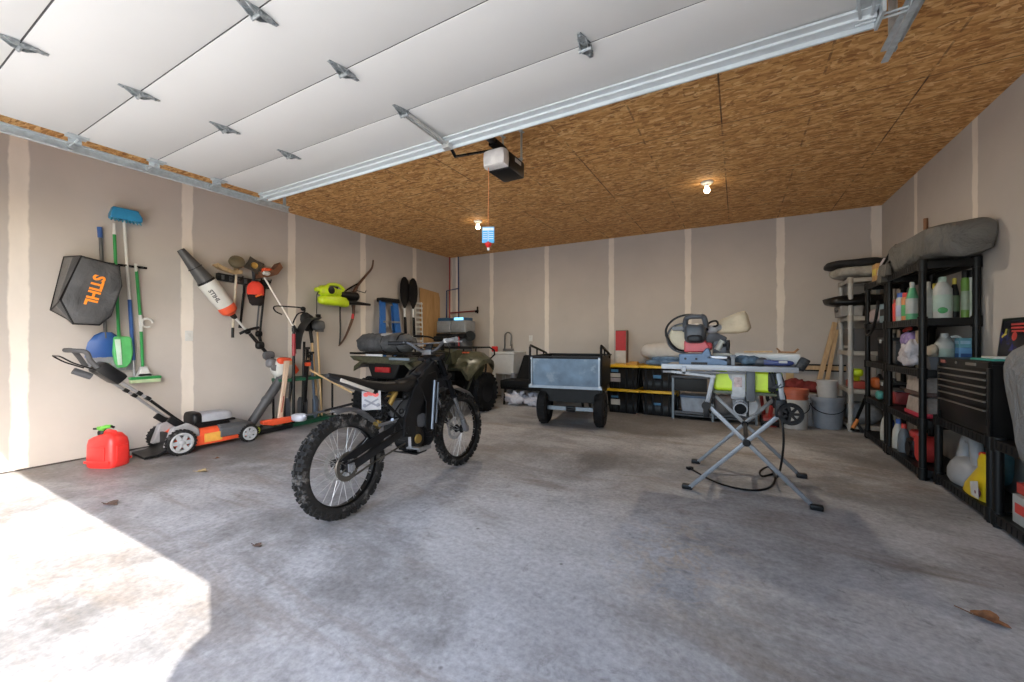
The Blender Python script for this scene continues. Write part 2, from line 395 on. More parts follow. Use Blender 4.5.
# ---------------------------------------------------------------- overhead garage door
ZD = 2.61
door = struct(thing('door_1', 'raised white sectional garage door with galvanised hinges lying under the ceiling', 'garage door', (-1.85, 0, ZD)))
doorw = mat('door_enamel', (.67, .67, .65), .42, var=.015, scale=2)
edges = [-.36+.463*i for i in range(7)]                  # section joints; the door runs out over the header
for y0, y1 in zip(edges[1:], edges[2:]):
    y1 = min(y1, 2.42)
    b = MB(); b.box((0, (y0+y1)/2, .022), (4.78, y1-y0-.008, .044), bev=.0025); b.build('door_panel', doorw, door)
gask = mat('seal_rubber', (.07, .07, .07), .8)
for y in edges[1:6]: b = MB(); b.box((0, y, .012), (4.77, .012, .016)); b.build('section_seal', gask, door)
b = MB(); b.box((0, 2.40, .012), (4.80, .055, .085), bev=.004); b.box((0, 2.352, -.012), (4.78, .05, .012)); b.box((0, 2.432, -.026), (4.80, .012, .05)); b.build('stiffener_rail', mat('rail_pale', (.62, .67, .69), .45, .1, var=.06), door)
def hinge_mesh():
    b = MB()
    for s in (-1, 1):
        b.prism([(-.034, s*.004, -.002), (.034, s*.004, -.002), (.026, s*.05, -.002), (.010, s*.115, -.002), (-.010, s*.115, -.002), (-.026, s*.05, -.002)], (0, 0, -.004))
        for x in (-.022, .022): b.prism([(x-.003, s*.004, -.004), (x-.003, s*.075, -.004), (x-.003, s*.03, -.026), (x-.003, s*.004, -.03)], (.006, 0, 0))
        for y in (.035, .09): b.cyl((0, s*y, -.004), (0, s*y, -.012), .008, n=6)
    b.cyl((-.036, 0, -.024), (.036, 0, -.024), .011, n=10)
    return b
h0 = None
for j, y in enumerate(edges[2:6]):
    for x in (-3.13, -1.893, -.67, .50):
        if h0 is None: h0 = h = hinge_mesh().build('hinge', mat('hinge_zinc', (.34, .37, .38), .4, .55, var=.35, scale=45), door)
        else: h = h0.copy(); COL.objects.link(h)
        h.location = (x+1.85, y, 0); h.scale = (.9, .84, 1)
def roller(y):
    b = MB(); b.box((-2.36, y, -.006), (.075, .11, .010)); b.box((-2.40, y, -.02), (.012, .07, .045)); b.cyl((-2.33, y, -.03), (-2.52, y, -.03), .006, n=8); b.cyl((-2.50, y, -.03), (-2.525, y, -.03), .023, n=14)
    return b
for y in edges[2:6]+[2.38]:
    a_ = roller(y).build('roller_bracket', galv, door); c = a_.copy(); COL.objects.link(c); c.scale.x = -1
b = MB(); b.box((2.36, 2.33, .0), (.10, .19, .03)); b.box((2.40, 2.36, -.03), (.012, .13, .08)); b.cyl((2.32, 2.40, -.035), (2.52, 2.40, -.035), .006)
for k in (-.03, .03): b.bar((2.33+k, 2.24, -.012), (2.36+k*.6, 2.40, -.02), .012, .02)
b.build('corner_bracket', galv, door)
b = MB()                                                    # operator bracket on the middle section
b.bar((-.035, 1.97, -.012), (-.035, 2.34, -.03), .036, .006); b.bar((-.052, 1.97, -.02), (-.052, 2.36, -.04), .004, .018); b.bar((-.018, 1.97, -.02), (-.018, 2.36, -.04), .004, .018)
b.box((-.035, 2.39, -.04), (.06, .05, .05)); b.build('operator_bracket', mat('zinc_bracket', (.62, .62, .60), .4, .5), door)
# tracks
def track(x, s, label):
    t = thing('door_track', label, 'door track', (x, 0, 2.50), 0)
    b = MB(); y0, y1 = .30, 2.72
    prof = [(s*.0, -.008), (s*.028, -.008), (s*.028, .0), (s*.006, .0), (s*.006, .05), (s*.030, .05), (s*.030, .058), (0, .058)]
    A = [(x_, y0, z_+.045) for x_, z_ in prof]; b.prism(A, (0, y1-y0, 0)); b.build('track_rail', galv, t)
    b = MB(); b.box((-s*.012, 1.95, .09), (.004, 1.5, .04)); b.box((-s*.03, 1.95, .112), (.036, 1.5, .004)); b.build('track_angle', galv, t)
    b = MB(); b.box((-s*.008, 2.69, .22), (.032, .004, .30)); b.box((-s*.022, 2.69+s*0, .22), (.004, .032, .30)); b.box((-s*.01, 2.69, .362), (.06, .05, .006)); b.build('track_hanger', galv, t)
    # the bend and the upright beside the jamb
    rad = .36; path = arc((0, .30, .07-rad), rad, 90, 180, (0, 1, 0), (0, 0, 1), 12)
    b = MB(); b.tube(path, .022, 6); b.bar(path[-1], (0, -.06, -2.49), .03, .05, (0, 1, 0)); b.build('track_bend', galv, t)
    return t
track(-4.375, 1, 'galvanised overhead door track along the long left side wall')
track(.665, -1, 'galvanised overhead door track ending above the middle of the strand board ceiling')
# opener
op = thing('garage_door_opener', 'grey and black garage door opener hanging from strand board ceiling', 'door opener', (-1.675, 2.92, 2.485))
b = MB(); b.box((0, -.01, .07), (.20, .26, .135), bev=.018); b.build('motor_housing', mat('opener_black', (.025, .025, .027), .4), op)
b = MB(); R_ = []
for y, k, zt in ((-.14, .72, .125), (-.18, .78, .13), (-.22, .72, .125), (-.23, .55, .11)):
    R_.append([(x_*k*.125, y, .075+z_*zt*.5) for x_, z_ in ((-1, -1), (1, -1), (1.05, 0), (1, .9), (.8, 1), (-.8, 1), (-1, .9), (-1.05, 0))])
b.loft(R_); b.build('light_lens', mat('frosted_lens', (.72, .69, .66), .35), op, sm=50)
b = MB(); b.box((.101, 0, .10), (.004, .10, .03)); b.build('maker_plate', pale, op)
b = MB()
for x in (-.09, .09): b.box((x, .08, .27), (.004, .03, .26)); b.box((x, .08, .387), (.03, .05, .006))
b.box((0, .08, .16), (.20, .03, .006)); b.build('hanger_strap', galv, op)
b = MB(); b.box((0, -1.52, .20), (.05, 2.90, .035), bev=.004); b.box((0, -.02, .175), (.07, .28, .03)); b.build('opener_rail', blackm, op)
b = MB(); b.box((-.0, -.15, .185), (.075, .16, .03)); b.build('trolley', blackm, op)
b = MB(); b.bar((-.22, -.52, .13), (-.235, -.40, .06), .022, .010); b.bar((-.235, -.40, .06), (-.01, -.15, .165), .028, .010)
for t_ in (0, .3, .6, .9): p = V((-.235, -.40, .06)).lerp(V((-.01, -.15, .165)), t_); b.cyl(p+V((0, 0, -.008)), p+V((0, 0, .008)), .009, n=8)
b.build('door_arm', blackm, op)
# release cord with a tag
rc = thing('release_cord', 'orange pull cord with blue tag and red handle below the opener', 'pull cord', (-1.735, 2.72, 1.865))
b = MB(); b.tube([(0, 0, .76), (.003, 0, .5), (-.002, 0, .2), (0, 0, .06)], .0026, 6); b.build('cord', mat('orange_cord', (.75, .28, .10), .7), rc)
tagw = mat('tag_white', (.75, .82, .85), .5)
b = MB(); b.M = Matrix.Rotation(math.radians(25), 4, 'Z'); b.box((0, -.008, .095), (.098, .003, .128), bev=.001); tg = b.build('tag', mat('tag_blue', (.08, .42, .78), .45, var=.04), rc)
b = MB(); b.M = Matrix.Rotation(math.radians(25), 4, 'Z'); b.box((0, -.0102, .140), (.088, .002, .022)); b.box((0, -.0102, .085), (.004, .002, .08))
for i in range(4):
    for sx in (-1, 1): b.box((sx*.024, -.0102, .112-.016*i), (.034, .0015, .004))
b.build('tag_print', tagw, tg)
b = MB(); b.lathe([(0, 0), (.012, .002), (.028, .022), (.028, .034), (.012, .045), (.005, .055), (0, .056)], (0, 0, -.005)); b.build('handle', red, rc)
b = MB(); b.lathe([(0, -.03), (.010, -.026), (.010, -.006), (0, -.004)], (0, 0, 0)); b.build('handle_knob', white, rc)
# bare bulb lamps
bulbm, nt, bs = nodes('bulb_glow'); bs.inputs['Base Color'].default_value = (1, .95, .85, 1)
bs.inputs['Emission Color'].default_value = (1, .80, .52, 1); bs.inputs['Emission Strength'].default_value = 9
def lamp(x, y, label, pw):
    t = thing('ceiling_lamp', label, 'lamp', (x, y, HC-.125), 0, 'bare ceiling bulbs')
    b = MB(); b.lathe([(.0, .125), (.062, .125), (.062, .112), (.045, .098), (.026, .092), (.024, .078), (0, .078)]); b.build('lamp_holder', white, t)
    b = MB(); b.lathe([(0, 0), (.018, .004), (.030, .020), (.031, .034), (.022, .058), (.014, .074), (.013, .082), (0, .082)]); b.build('bulb', bulbm, t)
    l = bpy.data.lights.new('bulb_light', 'AREA'); l.shape = 'DISK'; l.size = .09; l.energy = pw; l.color = (1, .87, .70)
    o = bpy.data.objects.new('bulb_light', l); COL.objects.link(o); o.parent = t; o.location = (0, 0, -.012)
    return t
PW = 10
lamp(-.30, 4.97, 'lit bare bulb on ceiling above table saw side of the garage', PW)
lamp(-3.344, 4.96, 'lit bare bulb on ceiling behind the hanging blue tag', PW)
# ---------------------------------------------------------------- along the left wall
def lw(y, z, d=0.): return V((XL+d, y, z))
def wl_(o, *a): return tag(o, *a)
# grass catcher bag
bag = thing('grass_catcher_bag', 'black mesh grass catcher bag with orange lettering hung on wall', 'bag', (XL+.2, 1.33, 1.25))
fr = [(1.264, 1.866), (1.515, 1.818), (1.529, 1.632), (1.453, 1.346), (1.379, 1.26), (1.215, 1.264), (1.137, 1.467)]
bk = [(1.227, 1.88), (1.52, 1.86), (1.53, 1.66), (1.47, 1.42), (1.40, 1.33), (1.24, 1.325), (1.145, 1.39)]
meshm = mat('bag_mesh', (.17, .165, .16), .85, var=.15, scale=40, bmp=.4, bscale=220)
bagm = mat('bag_cloth', (.066, .066, .068), .7, var=.3, scale=6, bmp=.7, bscale=4, bd=.03)
cxy = V((sum(p[0] for p in fr)/7, sum(p[1] for p in fr)/7))
def rngs(x, pts, k): return [(x, cxy[0]+(y-cxy[0])*k, cxy[1]+(z-cxy[1])*k) for y, z in pts]
def sub_(pts, n=4):
    out = []
    for i in range(len(pts)):
        a_, c_ = V(pts[i]), V(pts[(i+1) % len(pts)])
        for k in range(n): out.append(a_.lerp(c_, k/n))
    return out
b = MB(); b.loft([sub_(rngs(XL+.20, [((f[0]+k[0])/2, (f[1]+k[1])/2) for f, k in zip(fr, bk)], .99)), sub_(rngs(XL+.335, fr, 1)), sub_(rngs(XL+.352, fr, .93)), sub_(rngs(XL+.347, fr, .55))], caps=True)
b.build('front_cloth', bagm, bag, world=True, sm=60)
b = MB(); b.loft([sub_(rngs(XL+.03, bk, .96)), sub_(rngs(XL+.045, bk, 1)), sub_(rngs(XL+.20, [((f[0]+k[0])/2, (f[1]+k[1])/2) for f, k in zip(fr, bk)], 1))], caps=True)
b.build('side_mesh', meshm, bag, world=True, sm=60)
b = MB(); b.tube(rngs(XL+.34, fr, 1.0), .008, 6, closed=True); b.tube(rngs(XL+.045, bk, 1.0), .007, 6, closed=True)
for i in (0, 1, 5, 6): b.tube([rngs(XL+.045, bk, 1)[i], rngs(XL+.34, fr, 1)[i]], .006, 6)
b.build('piping', black, bag, world=True)
text('lettering', 'STIHL', .112, mat('orange_print', (.95, .28, .02), .6, var=.03), bag, (XL+.354, 1.345, 1.715), (0, -.235, -.97), (0, .97, -.235), .001, .004, .98)
# hook rail and long tools
hr = thing('hook_rail', 'thin black rail of grip hooks behind the brooms', 'tool rail', (XL, 1.62, 1.87))
b = MB(); b.box((XL+.012, 1.62, 1.872), (.02, .42, .022), bev=.003); b.build('rail', blackm, hr, world=True)
for y in (1.44, 1.545, 1.665, 1.76):
    b = MB()
    for s in (-.022, .022): b.tube([(XL+.02, y+s, 1.872), (XL+.05, y+s*1.1, 1.872), (XL+.065, y+s*.6, 1.872)], .007, 6)
    b.build('grip_hook', black, hr, world=True)
# snow brush with blue head
t = thing('snow_broom', 'blue headed snow broom with white and blue pole, hung head up', 'broom', lw(1.67, .74, .05))
b = MB(); b.tube([lw(1.637, 2.33, .05), lw(1.68, 1.52, .05)], .013, 10); b.build('pole', white, t, world=True)
b = MB(); b.tube([lw(1.68, 1.53, .05), lw(1.71, .92, .05)], .016, 10); b.build('grip', blue, t, world=True)
b = MB(); b.tube([lw(1.71, .93, .05), lw(1.718, .74, .05)], .011, 8); b.build('pole_end', alu, t, world=True)
b = MB(); c_ = lw(1.637, 2.37, .06)
b.loft([[c_+V((x_, y_*1.0, z_)) for x_, y_ in ((-.05, -.105), (.06, -.115), (.06, .125), (-.05, .125))] for z_ in (-.055, -.01)]+[[c_+V((x_, y_, z_)) for x_, y_ in ((-.045, -.09), (.05, -.1), (.05, .1), (-.045, .1))] for z_ in (.04, .055)])
b.build('brush_head', lblue, t, world=True, bev=.008)
b = MB()
for i in range(9):
    y_ = -.10+.026*i; b.tube([c_+V((.03, y_, -.05)), c_+V((.04, y_*1.1, -.085))], [.012, .004], 6)
b.build('bristles', mat('bristle_teal', (.03, .20, .28), .8), t, world=True)
# snow shovel behind the bag: blue blade
t = thing('snow_shovel', 'snow shovel with blue blade and grey edge hung behind the bag', 'shovel', lw(1.50, .86, .04))
b = MB(); b.tube([lw(1.47, 2.13, .035), lw(1.505, 1.14, .045)], .014, 10); b.build('handle', mat('dark_pole', (.10, .10, .10), .5), t, world=True)
b = MB(); b.tube([lw(1.464, 2.21, .035), lw(1.47, 2.11, .035)], .019, 10); b.build('grip', blue, t, world=True)
def fan(zs): return [[lw(yc-hw, z, dd), lw(yc-hw*.5, z, dd+.02), lw(yc, z, dd+.028), lw(yc+hw*.5, z, dd+.02), lw(yc+hw, z, dd)] for yc, hw, z, dd in zs]
def sheet(r, th=.006):
    b = MB(); b.loft([list(q)+[p-V((th, 0, 0)) for p in reversed(q)] for q in r]); return b
sheet(fan([(1.515, .04, 1.20, .035), (1.51, .08, 1.17, .03), (1.50, .115, 1.10, .03), (1.50, .135, 1.0, .03), (1.505, .14, .955, .03)])).build('blade', blue, t, world=True, sm=60)
sheet(fan([(1.53, .165, .958, .032), (1.545, .165, .92, .032), (1.56, .165, .82, .03)])).build('wear_edge', mat('blade_edge', (.26, .27, .29), .5, spots=((.4, .4, .42), 12, .55)), t, world=True, sm=60)
# green broom with a dustpan clipped on
t = thing('upright_broom', 'green handled broom with white tip and green dustpan clipped on', 'broom', lw(1.58, .86, .07))
b = MB(); b.tube([lw(1.566, 2.17, .05), lw(1.60, 1.05, .06)], .013, 10); b.build('handle', green, t, world=True)
b = MB(); b.tube([lw(1.563, 2.27, .05), lw(1.566, 2.16, .05)], [.010, .014], 10); b.build('handle_tip', white, t, world=True)
b = MB(); b.loft([[lw(yc-hw, z, .06), lw(yc-hw, z, .10), lw(yc+hw, z, .11), lw(yc+hw, z, .06)] for yc, hw, z in ((1.61, .05, 1.16), (1.615, .065, 1.14), (1.618, .075, 1.0), (1.618, .06, .90), (1.61, .03, .85))])
dp = b.build('dustpan', mat('leaf_green_plastic', (.10, .46, .14), .42), t, world=True, bev=.012)
b = MB(); b.prism([lw(1.55, 1.13, .108), lw(1.59, 1.13, .112), lw(1.605, .88, .112), lw(1.575, .88, .106)], (.006, 0, 0)); b.build('dustpan_lip', mat('mint_plastic', (.55, .72, .58), .5), dp, world=True)
# push broom
t = thing('push_broom', 'green and white push broom with wide white bristled head', 'broom', lw(1.77, .70, .05))
b = MB(); b.tube([lw(1.735, 1.83, .045), lw(1.765, 1.37, .045)], .013, 10); b.tube([lw(1.772, 1.22, .045), lw(1.785, .82, .045)], .013, 10); b.build('handle', green, t, world=True)
b = MB(); b.tube([lw(1.73, 1.90, .045), lw(1.735, 1.82, .045)], .013, 10); b.build('handle_tip', white, t, world=True)
b = MB(); b.tube([lw(1.765, 1.38, .045), lw(1.772, 1.21, .045)], .016, 10)
b.tube(arc(lw(1.82, 1.30, .05), .045, 0, 300, (0, 1, 0), (0, 0, 1), 14), .010, 8); b.build('white_clip', white, t, world=True)
b = MB(); b.loft([[lw(1.79-hw, z, .02), lw(1.79-hw, z, .08), lw(1.79+hw, z, .08), lw(1.79+hw, z, .02)] for hw, z in ((.025, .85), (.04, .80), (.07, .755), (.07, .745))]); b.build('head_socket', white, t, world=True, bev=.01)
b = MB(); b.box(lw(1.80, .735, .06), (.07, .25, .028), rot=(0, 0, 0), bev=.008); b.build('head_block', green, t, world=True)
b = MB(); b.box(lw(1.80, .705, .06), (.06, .24, .04), bev=.004); b.build('bristles', mat('pale_green_bristle', (.48, .62, .38), .8), t, world=True)
# switch and outlet plates
def plate(name, c, n_, label):
    t = thing(name, label, 'wall plate', c)
    b = MB(); x_ = V(n_); s_ = V((abs(x_.y), abs(x_.x), 0))
    b.box(x_*.003, (.006+.07*s_.x, .006+.07*s_.y, .115), bev=.002); b.build('cover_plate', white, t)
    b = MB(); b.box(x_*.007, (.004+.03*s_.x, .004+.03*s_.y, .065), bev=.001); b.build('toggle', mat('plate_insert', (.6, .6, .58), .4), t)
plate('wall_outlet', (XL, 2.205, 1.17), (1, 0, 0), 'white outlet cover on left wall between mower and pole blower')
plate('light_switch', (-3.46, YB, 1.15), (0, -1, 0), 'white switch cover on back wall right of the faucet')
# red petrol can
t = thing('gas_can', 'red plastic fuel can with green and black spout on the floor', 'fuel can', (-4.92, 1.40, 0), math.radians(25))
R_ = []
for z, hx, hy, ox in ((0, .125, .085, 0), (.012, .135, .093, 0), (.05, .137, .095, 0), (.20, .133, .092, 0), (.245, .125, .085, 0), (.275, .095, .065, -.01), (.288, .05, .035, -.02)):
    ring = []
    for k in range(24):
        a_ = 2*PI*k/24; c_, s_ = math.cos(a_), math.sin(a_); pw = lambda q: math.copysign(abs(q)**.45, q)
        ring.append((pw(c_)*hx+ox, pw(s_)*hy, z+(.02 if z > .26 else 0)*math.cos(a_)))
    R_.append(ring)
b = MB(); b.loft(R_); gb = b.build('body', mat('red_can', (.72, .035, .03), .34, var=.06), t, sm=50)
b = MB()
for s in (-1, 1):
    b.box((.0, s*.0935, .125), (.15, .012, .13), bev=.005)
    b.box((.0, s*.098, .055), (.24, .008, .022), bev=.003)
b.box((.135, 0, .125), (.012, .10, .13), bev=.005); b.box((-.135, 0, .125), (.012, .10, .13), bev=.005); b.build('raised_panel', MATS['red_can'], t)
b = MB(); b.tube([(.09, 0, .262), (.06, 0, .305), (0, 0, .312), (-.03, 0, .29)], .017, 10); b.build('handle', MATS['red_can'], t)
b = MB(); b.lathe([(.032, .27), (.034, .30), (.030, .315), (0, .315)], (-.055, 0, 0)); b.build('cap_collar', black, t)
b = MB(); b.tube([(-.055, 0, .31), (-.052, 0, .335), (-.02, 0, .35), (.03, 0, .352)], [.022, .022, .018, .014], 10); b.box((-.07, 0, .335), (.05, .035, .03), bev=.006); b.build('spout', mat('spout_green', (.12, .42, .05), .4), t)
b = MB(); b.box((-.115, 0, .328), (.05, .02, .015), bev=.003); b.tube([(.03, 0, .352), (.055, 0, .345)], .010, 8); b.build('spout_tip', black, t)

# ---------------------------------------------------------------- lawn mower
t = thing('lawn_mower', 'orange and grey battery lawn mower with folding handle by left wall', 'lawn mower', (-4.97, 2.17, 0), math.radians(-3))
# local: front towards +y, right (visible) side +x
def lw_wheel(x, y, r, w_):
    b = MB(); b.lathe([(r*.70, -w_/2), (r*.93, -w_/2), (r, -w_*.35), (r, w_*.35), (r*.93, w_/2), (r*.70, w_/2)], (x, y, r), (1, 0, 0), 28, closed=True)
    for k in range(24):
        a_ = 2*PI*k/24; b.box((x, y+math.cos(a_)*r, r+math.sin(a_)*r), (w_*.8, .012, .012), rot=(a_, 0, 0))
    wl = b.build('wheel', rubber, t)
    sx = 1 if x > 0 else -1; b = MB()
    b.lathe([(r*.60, 0), (r*.80, 0), (r*.80, sx*w_*.50), (r*.68, sx*w_*.57), (r*.60, sx*w_*.42)], (x, y, r), (1, 0, 0), 24, closed=True)
    b.lathe([(0, 0), (r*.2, 0), (r*.2, sx*w_*.58), (r*.12, sx*w_*.66), (0, sx*w_*.66)], (x, y, r), (1, 0, 0), 16)
    for k in range(6):
        a_ = 2*PI*k/6; b.bar((x+sx*w_*.38, y, r), (x+sx*w_*.4, y+math.cos(a_)*r*.66, r+math.sin(a_)*r*.66), r*.30, .012, (1, 0, 0))
    b.build('hub_cap', mat('wheel_cap_grey', (.33, .34, .35), .5), wl)
for x, y, r in ((.24, -.285, .122), (-.24, -.285, .122), (.22, .335, .092), (-.22, .335, .092)): lw_wheel(x, y, r, .055)
b = MB(); R_ = []
for z, x0, x1, y0, y1 in ((.05, -.21, .21, -.33, .37), (.14, -.21, .21, -.33, .38), (.185, -.19, .19, -.30, .33), (.215, -.15, .15, -.25, .22)):
    R_.append([(x0, y0, z), (x1, y0, z), (x1, y0+(y1-y0)*.6, z), (x1*.75, y1, z), (x0*.75, y1, z), (x0, y0+(y1-y0)*.6, z)])
b.loft(R_); b.build('deck', orange_red, t, bev=.012)
b = MB(); b.loft([[(x*.225, y, z) for x, y in ((-1, .06), (1, .06), (1, .30), (.6, .42), (-.6, .42), (-1, .30))] for z in (.10, .19)]+[[(x*.18, y, .225) for x, y in ((-1, .06), (1, .06), (1, .26), (.6, .34), (-.6, .34), (-1, .26))]]); b.build('front_cover', dgrey, t, bev=.008)
b = MB(); b.box((.213, .0, .12), (.01, .16, .09), bev=.004); b.build('side_badge', mat('badge_yellow', (.66, .33, .06), .4), t)
for s in (-1, 1):
    b = MB(); b.prism([(s*.13, -.40, .08), (s*.13, -.10, .08), (s*.13, -.12, .23), (s*.13, -.22, .30), (s*.13, -.34, .27)], (s*.075, 0, 0)); b.build('rear_fender', mat('mower_grey', (.27, .265, .27), .5), t, bev=.015)
b = MB(); b.box((0, .02, .235), (.26, .34, .06), bev=.02); b.build('motor_base', black, t)
b = MB(); b.ball((0, .055, .285), (.125, .185, .075), .55, flat=-.05); b.build('battery_cover', mat('mower_light_grey', (.34, .35, .38), .45), t, sm=60)
b = MB(); b.ball((0, -.105, .290), (.13, .05, .085), .5, flat=-.05); b.box((0, .06, .262), (.27, .36, .02), bev=.006); b.build('battery_lid', black, t, sm=60)
b = MB(); b.loft([[(s_*.17, y, z) for s_, y, z in ((-1, y0, z0), (1, y0, z0), (1, y0, z0+.02), (-1, y0, z0+.02))] for y0, z0 in ((-.33, .07), (-.38, .04), (-.44, .016), (-.54, .008))]); b.build('rear_flap', black, t)
b = MB(); b.box((0, -.325, .13), (.26, .03, .13), bev=.01); b.build('rear_door', black, t)
for s in (-1, 1):
    b = MB(); b.bar((s*.17, -.14, .22), (s*.17, -.33, .33), .03, .05, bev=.006); b.bar((s*.17, -.26, .27), (s*.17, -.36, .36), .04, .06, bev=.01); b.build('handle_hinge', black, t)
    b = MB(); b.tube(smooth_path([(s*.17, -.20, .25), (s*.175, -.36, .41), (s*.18, -.54, .60)]), .013, 10); b.build('lower_handle', black if s > 0 else alu, t)
    b = MB(); b.tube([(s*.18, -.50, .56), (s*.19, -.87, .90)], .0135, 10); b.build('upper_handle', alu, t)
    for q in (.52, .58): b = MB(); b.box((s*.18, -q, .58+(q-.52)*.9), (.05, .045, .035), rot=(-.7, 0, 0), bev=.008); b.build('clamp_knob', black, t)
b = MB(); b.tube(smooth_path([(.19, -.85, .88), (.19, -.90, .95), (.185, -.925, 1.02), (.15, -.985, 1.035), (0, -1.0, 1.035), (-.15, -.985, 1.035), (-.185, -.925, 1.02), (-.19, -.85, .88)]), .019, 10); b.build('grip_bar', mat('foam_grip', (.075, .075, .078), .75), t)
b = MB(); b.tube(smooth_path([(.16, -.87, .87), (.15, -.99, .93), (.13, -1.06, .985), (0, -1.07, .99), (-.13, -1.06, .985), (-.15, -.99, .93), (-.16, -.87, .87)]), .006, 8); b.build('bail', blackm, t)
b = MB(); b.box((.10, -.77, .83), (.25, .21, .11), rot=(-.75, 0, 0), bev=.03); cb = b.build('control_box', black, t)
b = MB(); b.ball((.16, -.80, .895), (.03, .04, .03)); b.build('start_button', orange, cb)
b = MB()
for x in (.06, .10, .15): b.box((x, -.735, .855), (.025, .04, .006), rot=(-.75, 0, 0))
b.build('display', mat('display_grey', (.4, .41, .42), .3), cb)
b = MB(); b.tube([(.02, -.86, .80), (.02, -.97, .86)], .028, 12); b.build('drive_lever_cover', dgrey, t)
# ---------------------------------------------------------------- pole blower leaning at the left wall
stw = mat('tool_white', (.60, .60, .57), .42, var=.05); nozm = mat('nozzle_grey', (.066, .067, .07), .5)
t = thing('pole_blower', 'white and orange pole blower with long black nozzle leaning on left wall', 'blower', lw(3.16, .66, .25))
d0, d1 = .09, .22
P0, P1, P2, P3 = lw(2.09, 2.11, d0), lw(2.325, 1.79, d0+.02), lw(2.55, 1.485, d0+.03), lw(3.10, .77, d1)
ax = (P1-P0).normalized()
b = MB(); b.tube([P0, P0+ax*.03, P0.lerp(P1, .5), P1+ax*.02], [.037, .040, .062, .088], 20); b.build('nozzle', nozm, t, world=True)
b = MB(); b.tube([P0.lerp(P1, .55), P0.lerp(P1, .57)], [.072, .074], 20); b.tube([P0.lerp(P1, .97), P1+ax*.012], [.094, .096], 20); b.build('nozzle_rings', black, t, world=True)
ax2 = (P2-P1).normalized(); q_ = P2-ax2*.05
b = MB(); b.tube([P1, P1+ax2*.02, P1.lerp(q_, .6), q_], [.090, .098, .097, .088], 24); b.build('fan_housing', stw, t, world=True)
sd = ax2.cross(V((1, 0, 0))).normalized()
pd = V((1, 0, 0)).cross(ax2).normalized(); pd = -pd if pd.y > 0 else pd; ph_ = math.radians(38); nr_ = V((1, 0, 0))*math.cos(ph_)+pd*math.sin(ph_)
text('lettering', 'STIHL', .062, nozm, t, P1+ax2*.085+nr_*.094-nr_.cross(ax2)*.02, ax2, nr_.cross(ax2), .004, .002)
b = MB(); b.tube([q_, q_+ax2*.03, P2+ax2*.03, P2+ax2*.07], [.090, .094, .085, .040], 24); b.build('intake_ring', orange_red, t, world=True)
b = MB(); b.tube([P2+ax2*.05, P2+ax2*.12, P2+ax2*.13], [.035, .028, .022], 14); b.build('shaft_socket', black, t, world=True)
Q = P2.lerp(P3, .42)
b = MB(); b.tube([P2+ax2*.1, Q], .0135, 10); b.build('shaft', mat('light_alu', (.62, .62, .62), .4, .4), t, world=True)
b = MB(); b.tube([Q-ax2*.02, Q.lerp(P3, .93)], .021, 12); b.build('foam_grip', black, t, world=True)
ql = P2.lerp(P3, .36); b = MB(); b.tube([ql+V((.02, -.10, -.03)), ql+V((.05, -.06, -.0)), ql+V((.06, .02, .03)), ql+V((.03, .11, .05))], .017, 10); b.ball(ql, .035); b.build('loop_handle', black, t, world=True)
qm = P2.lerp(P3, .60); b = MB(); b.ball(qm, (.04, .05, .05), .7); b.build('coupling', black, t, world=True)
qt = P2.lerp(P3, .78); b = MB(); b.ball(qt, (.026, .075, .055), .7); b.bar(qt+V((0, -.05, -.03)), qt+V((0, .02, -.11)), .012, .02); b.build('trigger_handle', dgrey, t, world=True)
b = MB(); b.ball(P3+V((.01, .03, .0)), (.10, .13, .12), .6, amp=.015, fr=9); b.ball(P3+V((0, .05, -.11)), (.085, .10, .06), .7); pw_ = b.build('engine_cover', stw, t, world=True, sm=50)
b = MB(); b.prism([P3+V((.10, .02, .12)), P3+V((.10, .10, .12)), P3+V((.10, .22, -.05)), P3+V((.10, .17, -.10))], (-.14, 0, 0)); b.ball(P3+V((.075, -.0, .085)), (.045, .07, .045), .7); b.build('engine_shroud', orange_red, t, world=True, bev=.012)
b = MB(); b.ball(P3+V((0, -.10, .06)), (.06, .06, .06), .7); b.cyl(P3+V((.06, -.10, .0)), P3+V((.08, -.10, .0)), .04); b.build('clutch_housing', mat('mid_grey_plastic', (.17, .17, .18), .5), t, world=True)

# fat blower tube standing on the floor
t = thing('blower_tube', 'thick black blower tube leaning from floor up to green tool rack', 'blower tube', lw(2.74, 0, .30))
a_, c_ = lw(2.73, .05, .20), lw(3.13, .68, .28)
b = MB(); b.tube([a_, a_.lerp(c_, .45), a_.lerp(c_, .48), a_.lerp(c_, .52), a_.lerp(c_, .55), c_], [.052, .055, .062, .062, .056, .060], 20); b.build('tube', nozm, t, world=True)
b = MB(); b.tube([a_-(c_-a_)*.05, a_], [.060, .056], 20); b.build('tube_mouth', black, t, world=True)

# rail with hanging trimmer heads
t = thing('tool_rail', 'black slotted wall rail holding the trimmer attachments and cap', 'tool rail', (XL, 2.77, 1.80))
b = MB(); b.bar((XL+.03, 2.47, 1.875), (XL+.03, 3.08, 1.83), .06, .085, bev=.006); b.build('rail', black, t, world=True)
for k in range(7):
    b = MB(); y_ = 2.52+.085*k; b.box((XL+.065, y_, 1.872-.074*(y_-2.47)), (.012, .03, .055), bev=.003); b.build('rail_slot', dgrey, t, world=True)
for y_ in (2.60, 2.70, 2.92, 3.04):
    b = MB(); b.tube([(XL+.05, y_, 1.86), (XL+.13, y_, 1.86), (XL+.15, y_, 1.90)], .008, 8); b.build('hook', blackm, t, world=True)
khaki = mat('weathered_tan', (.36, .25, .13), .7, var=.35, scale=18)
t = thing('trimmer_attachment', 'tan string trimmer attachment with round head and guard, hung head up', 'trimmer', lw(2.60, 1.15, .12))
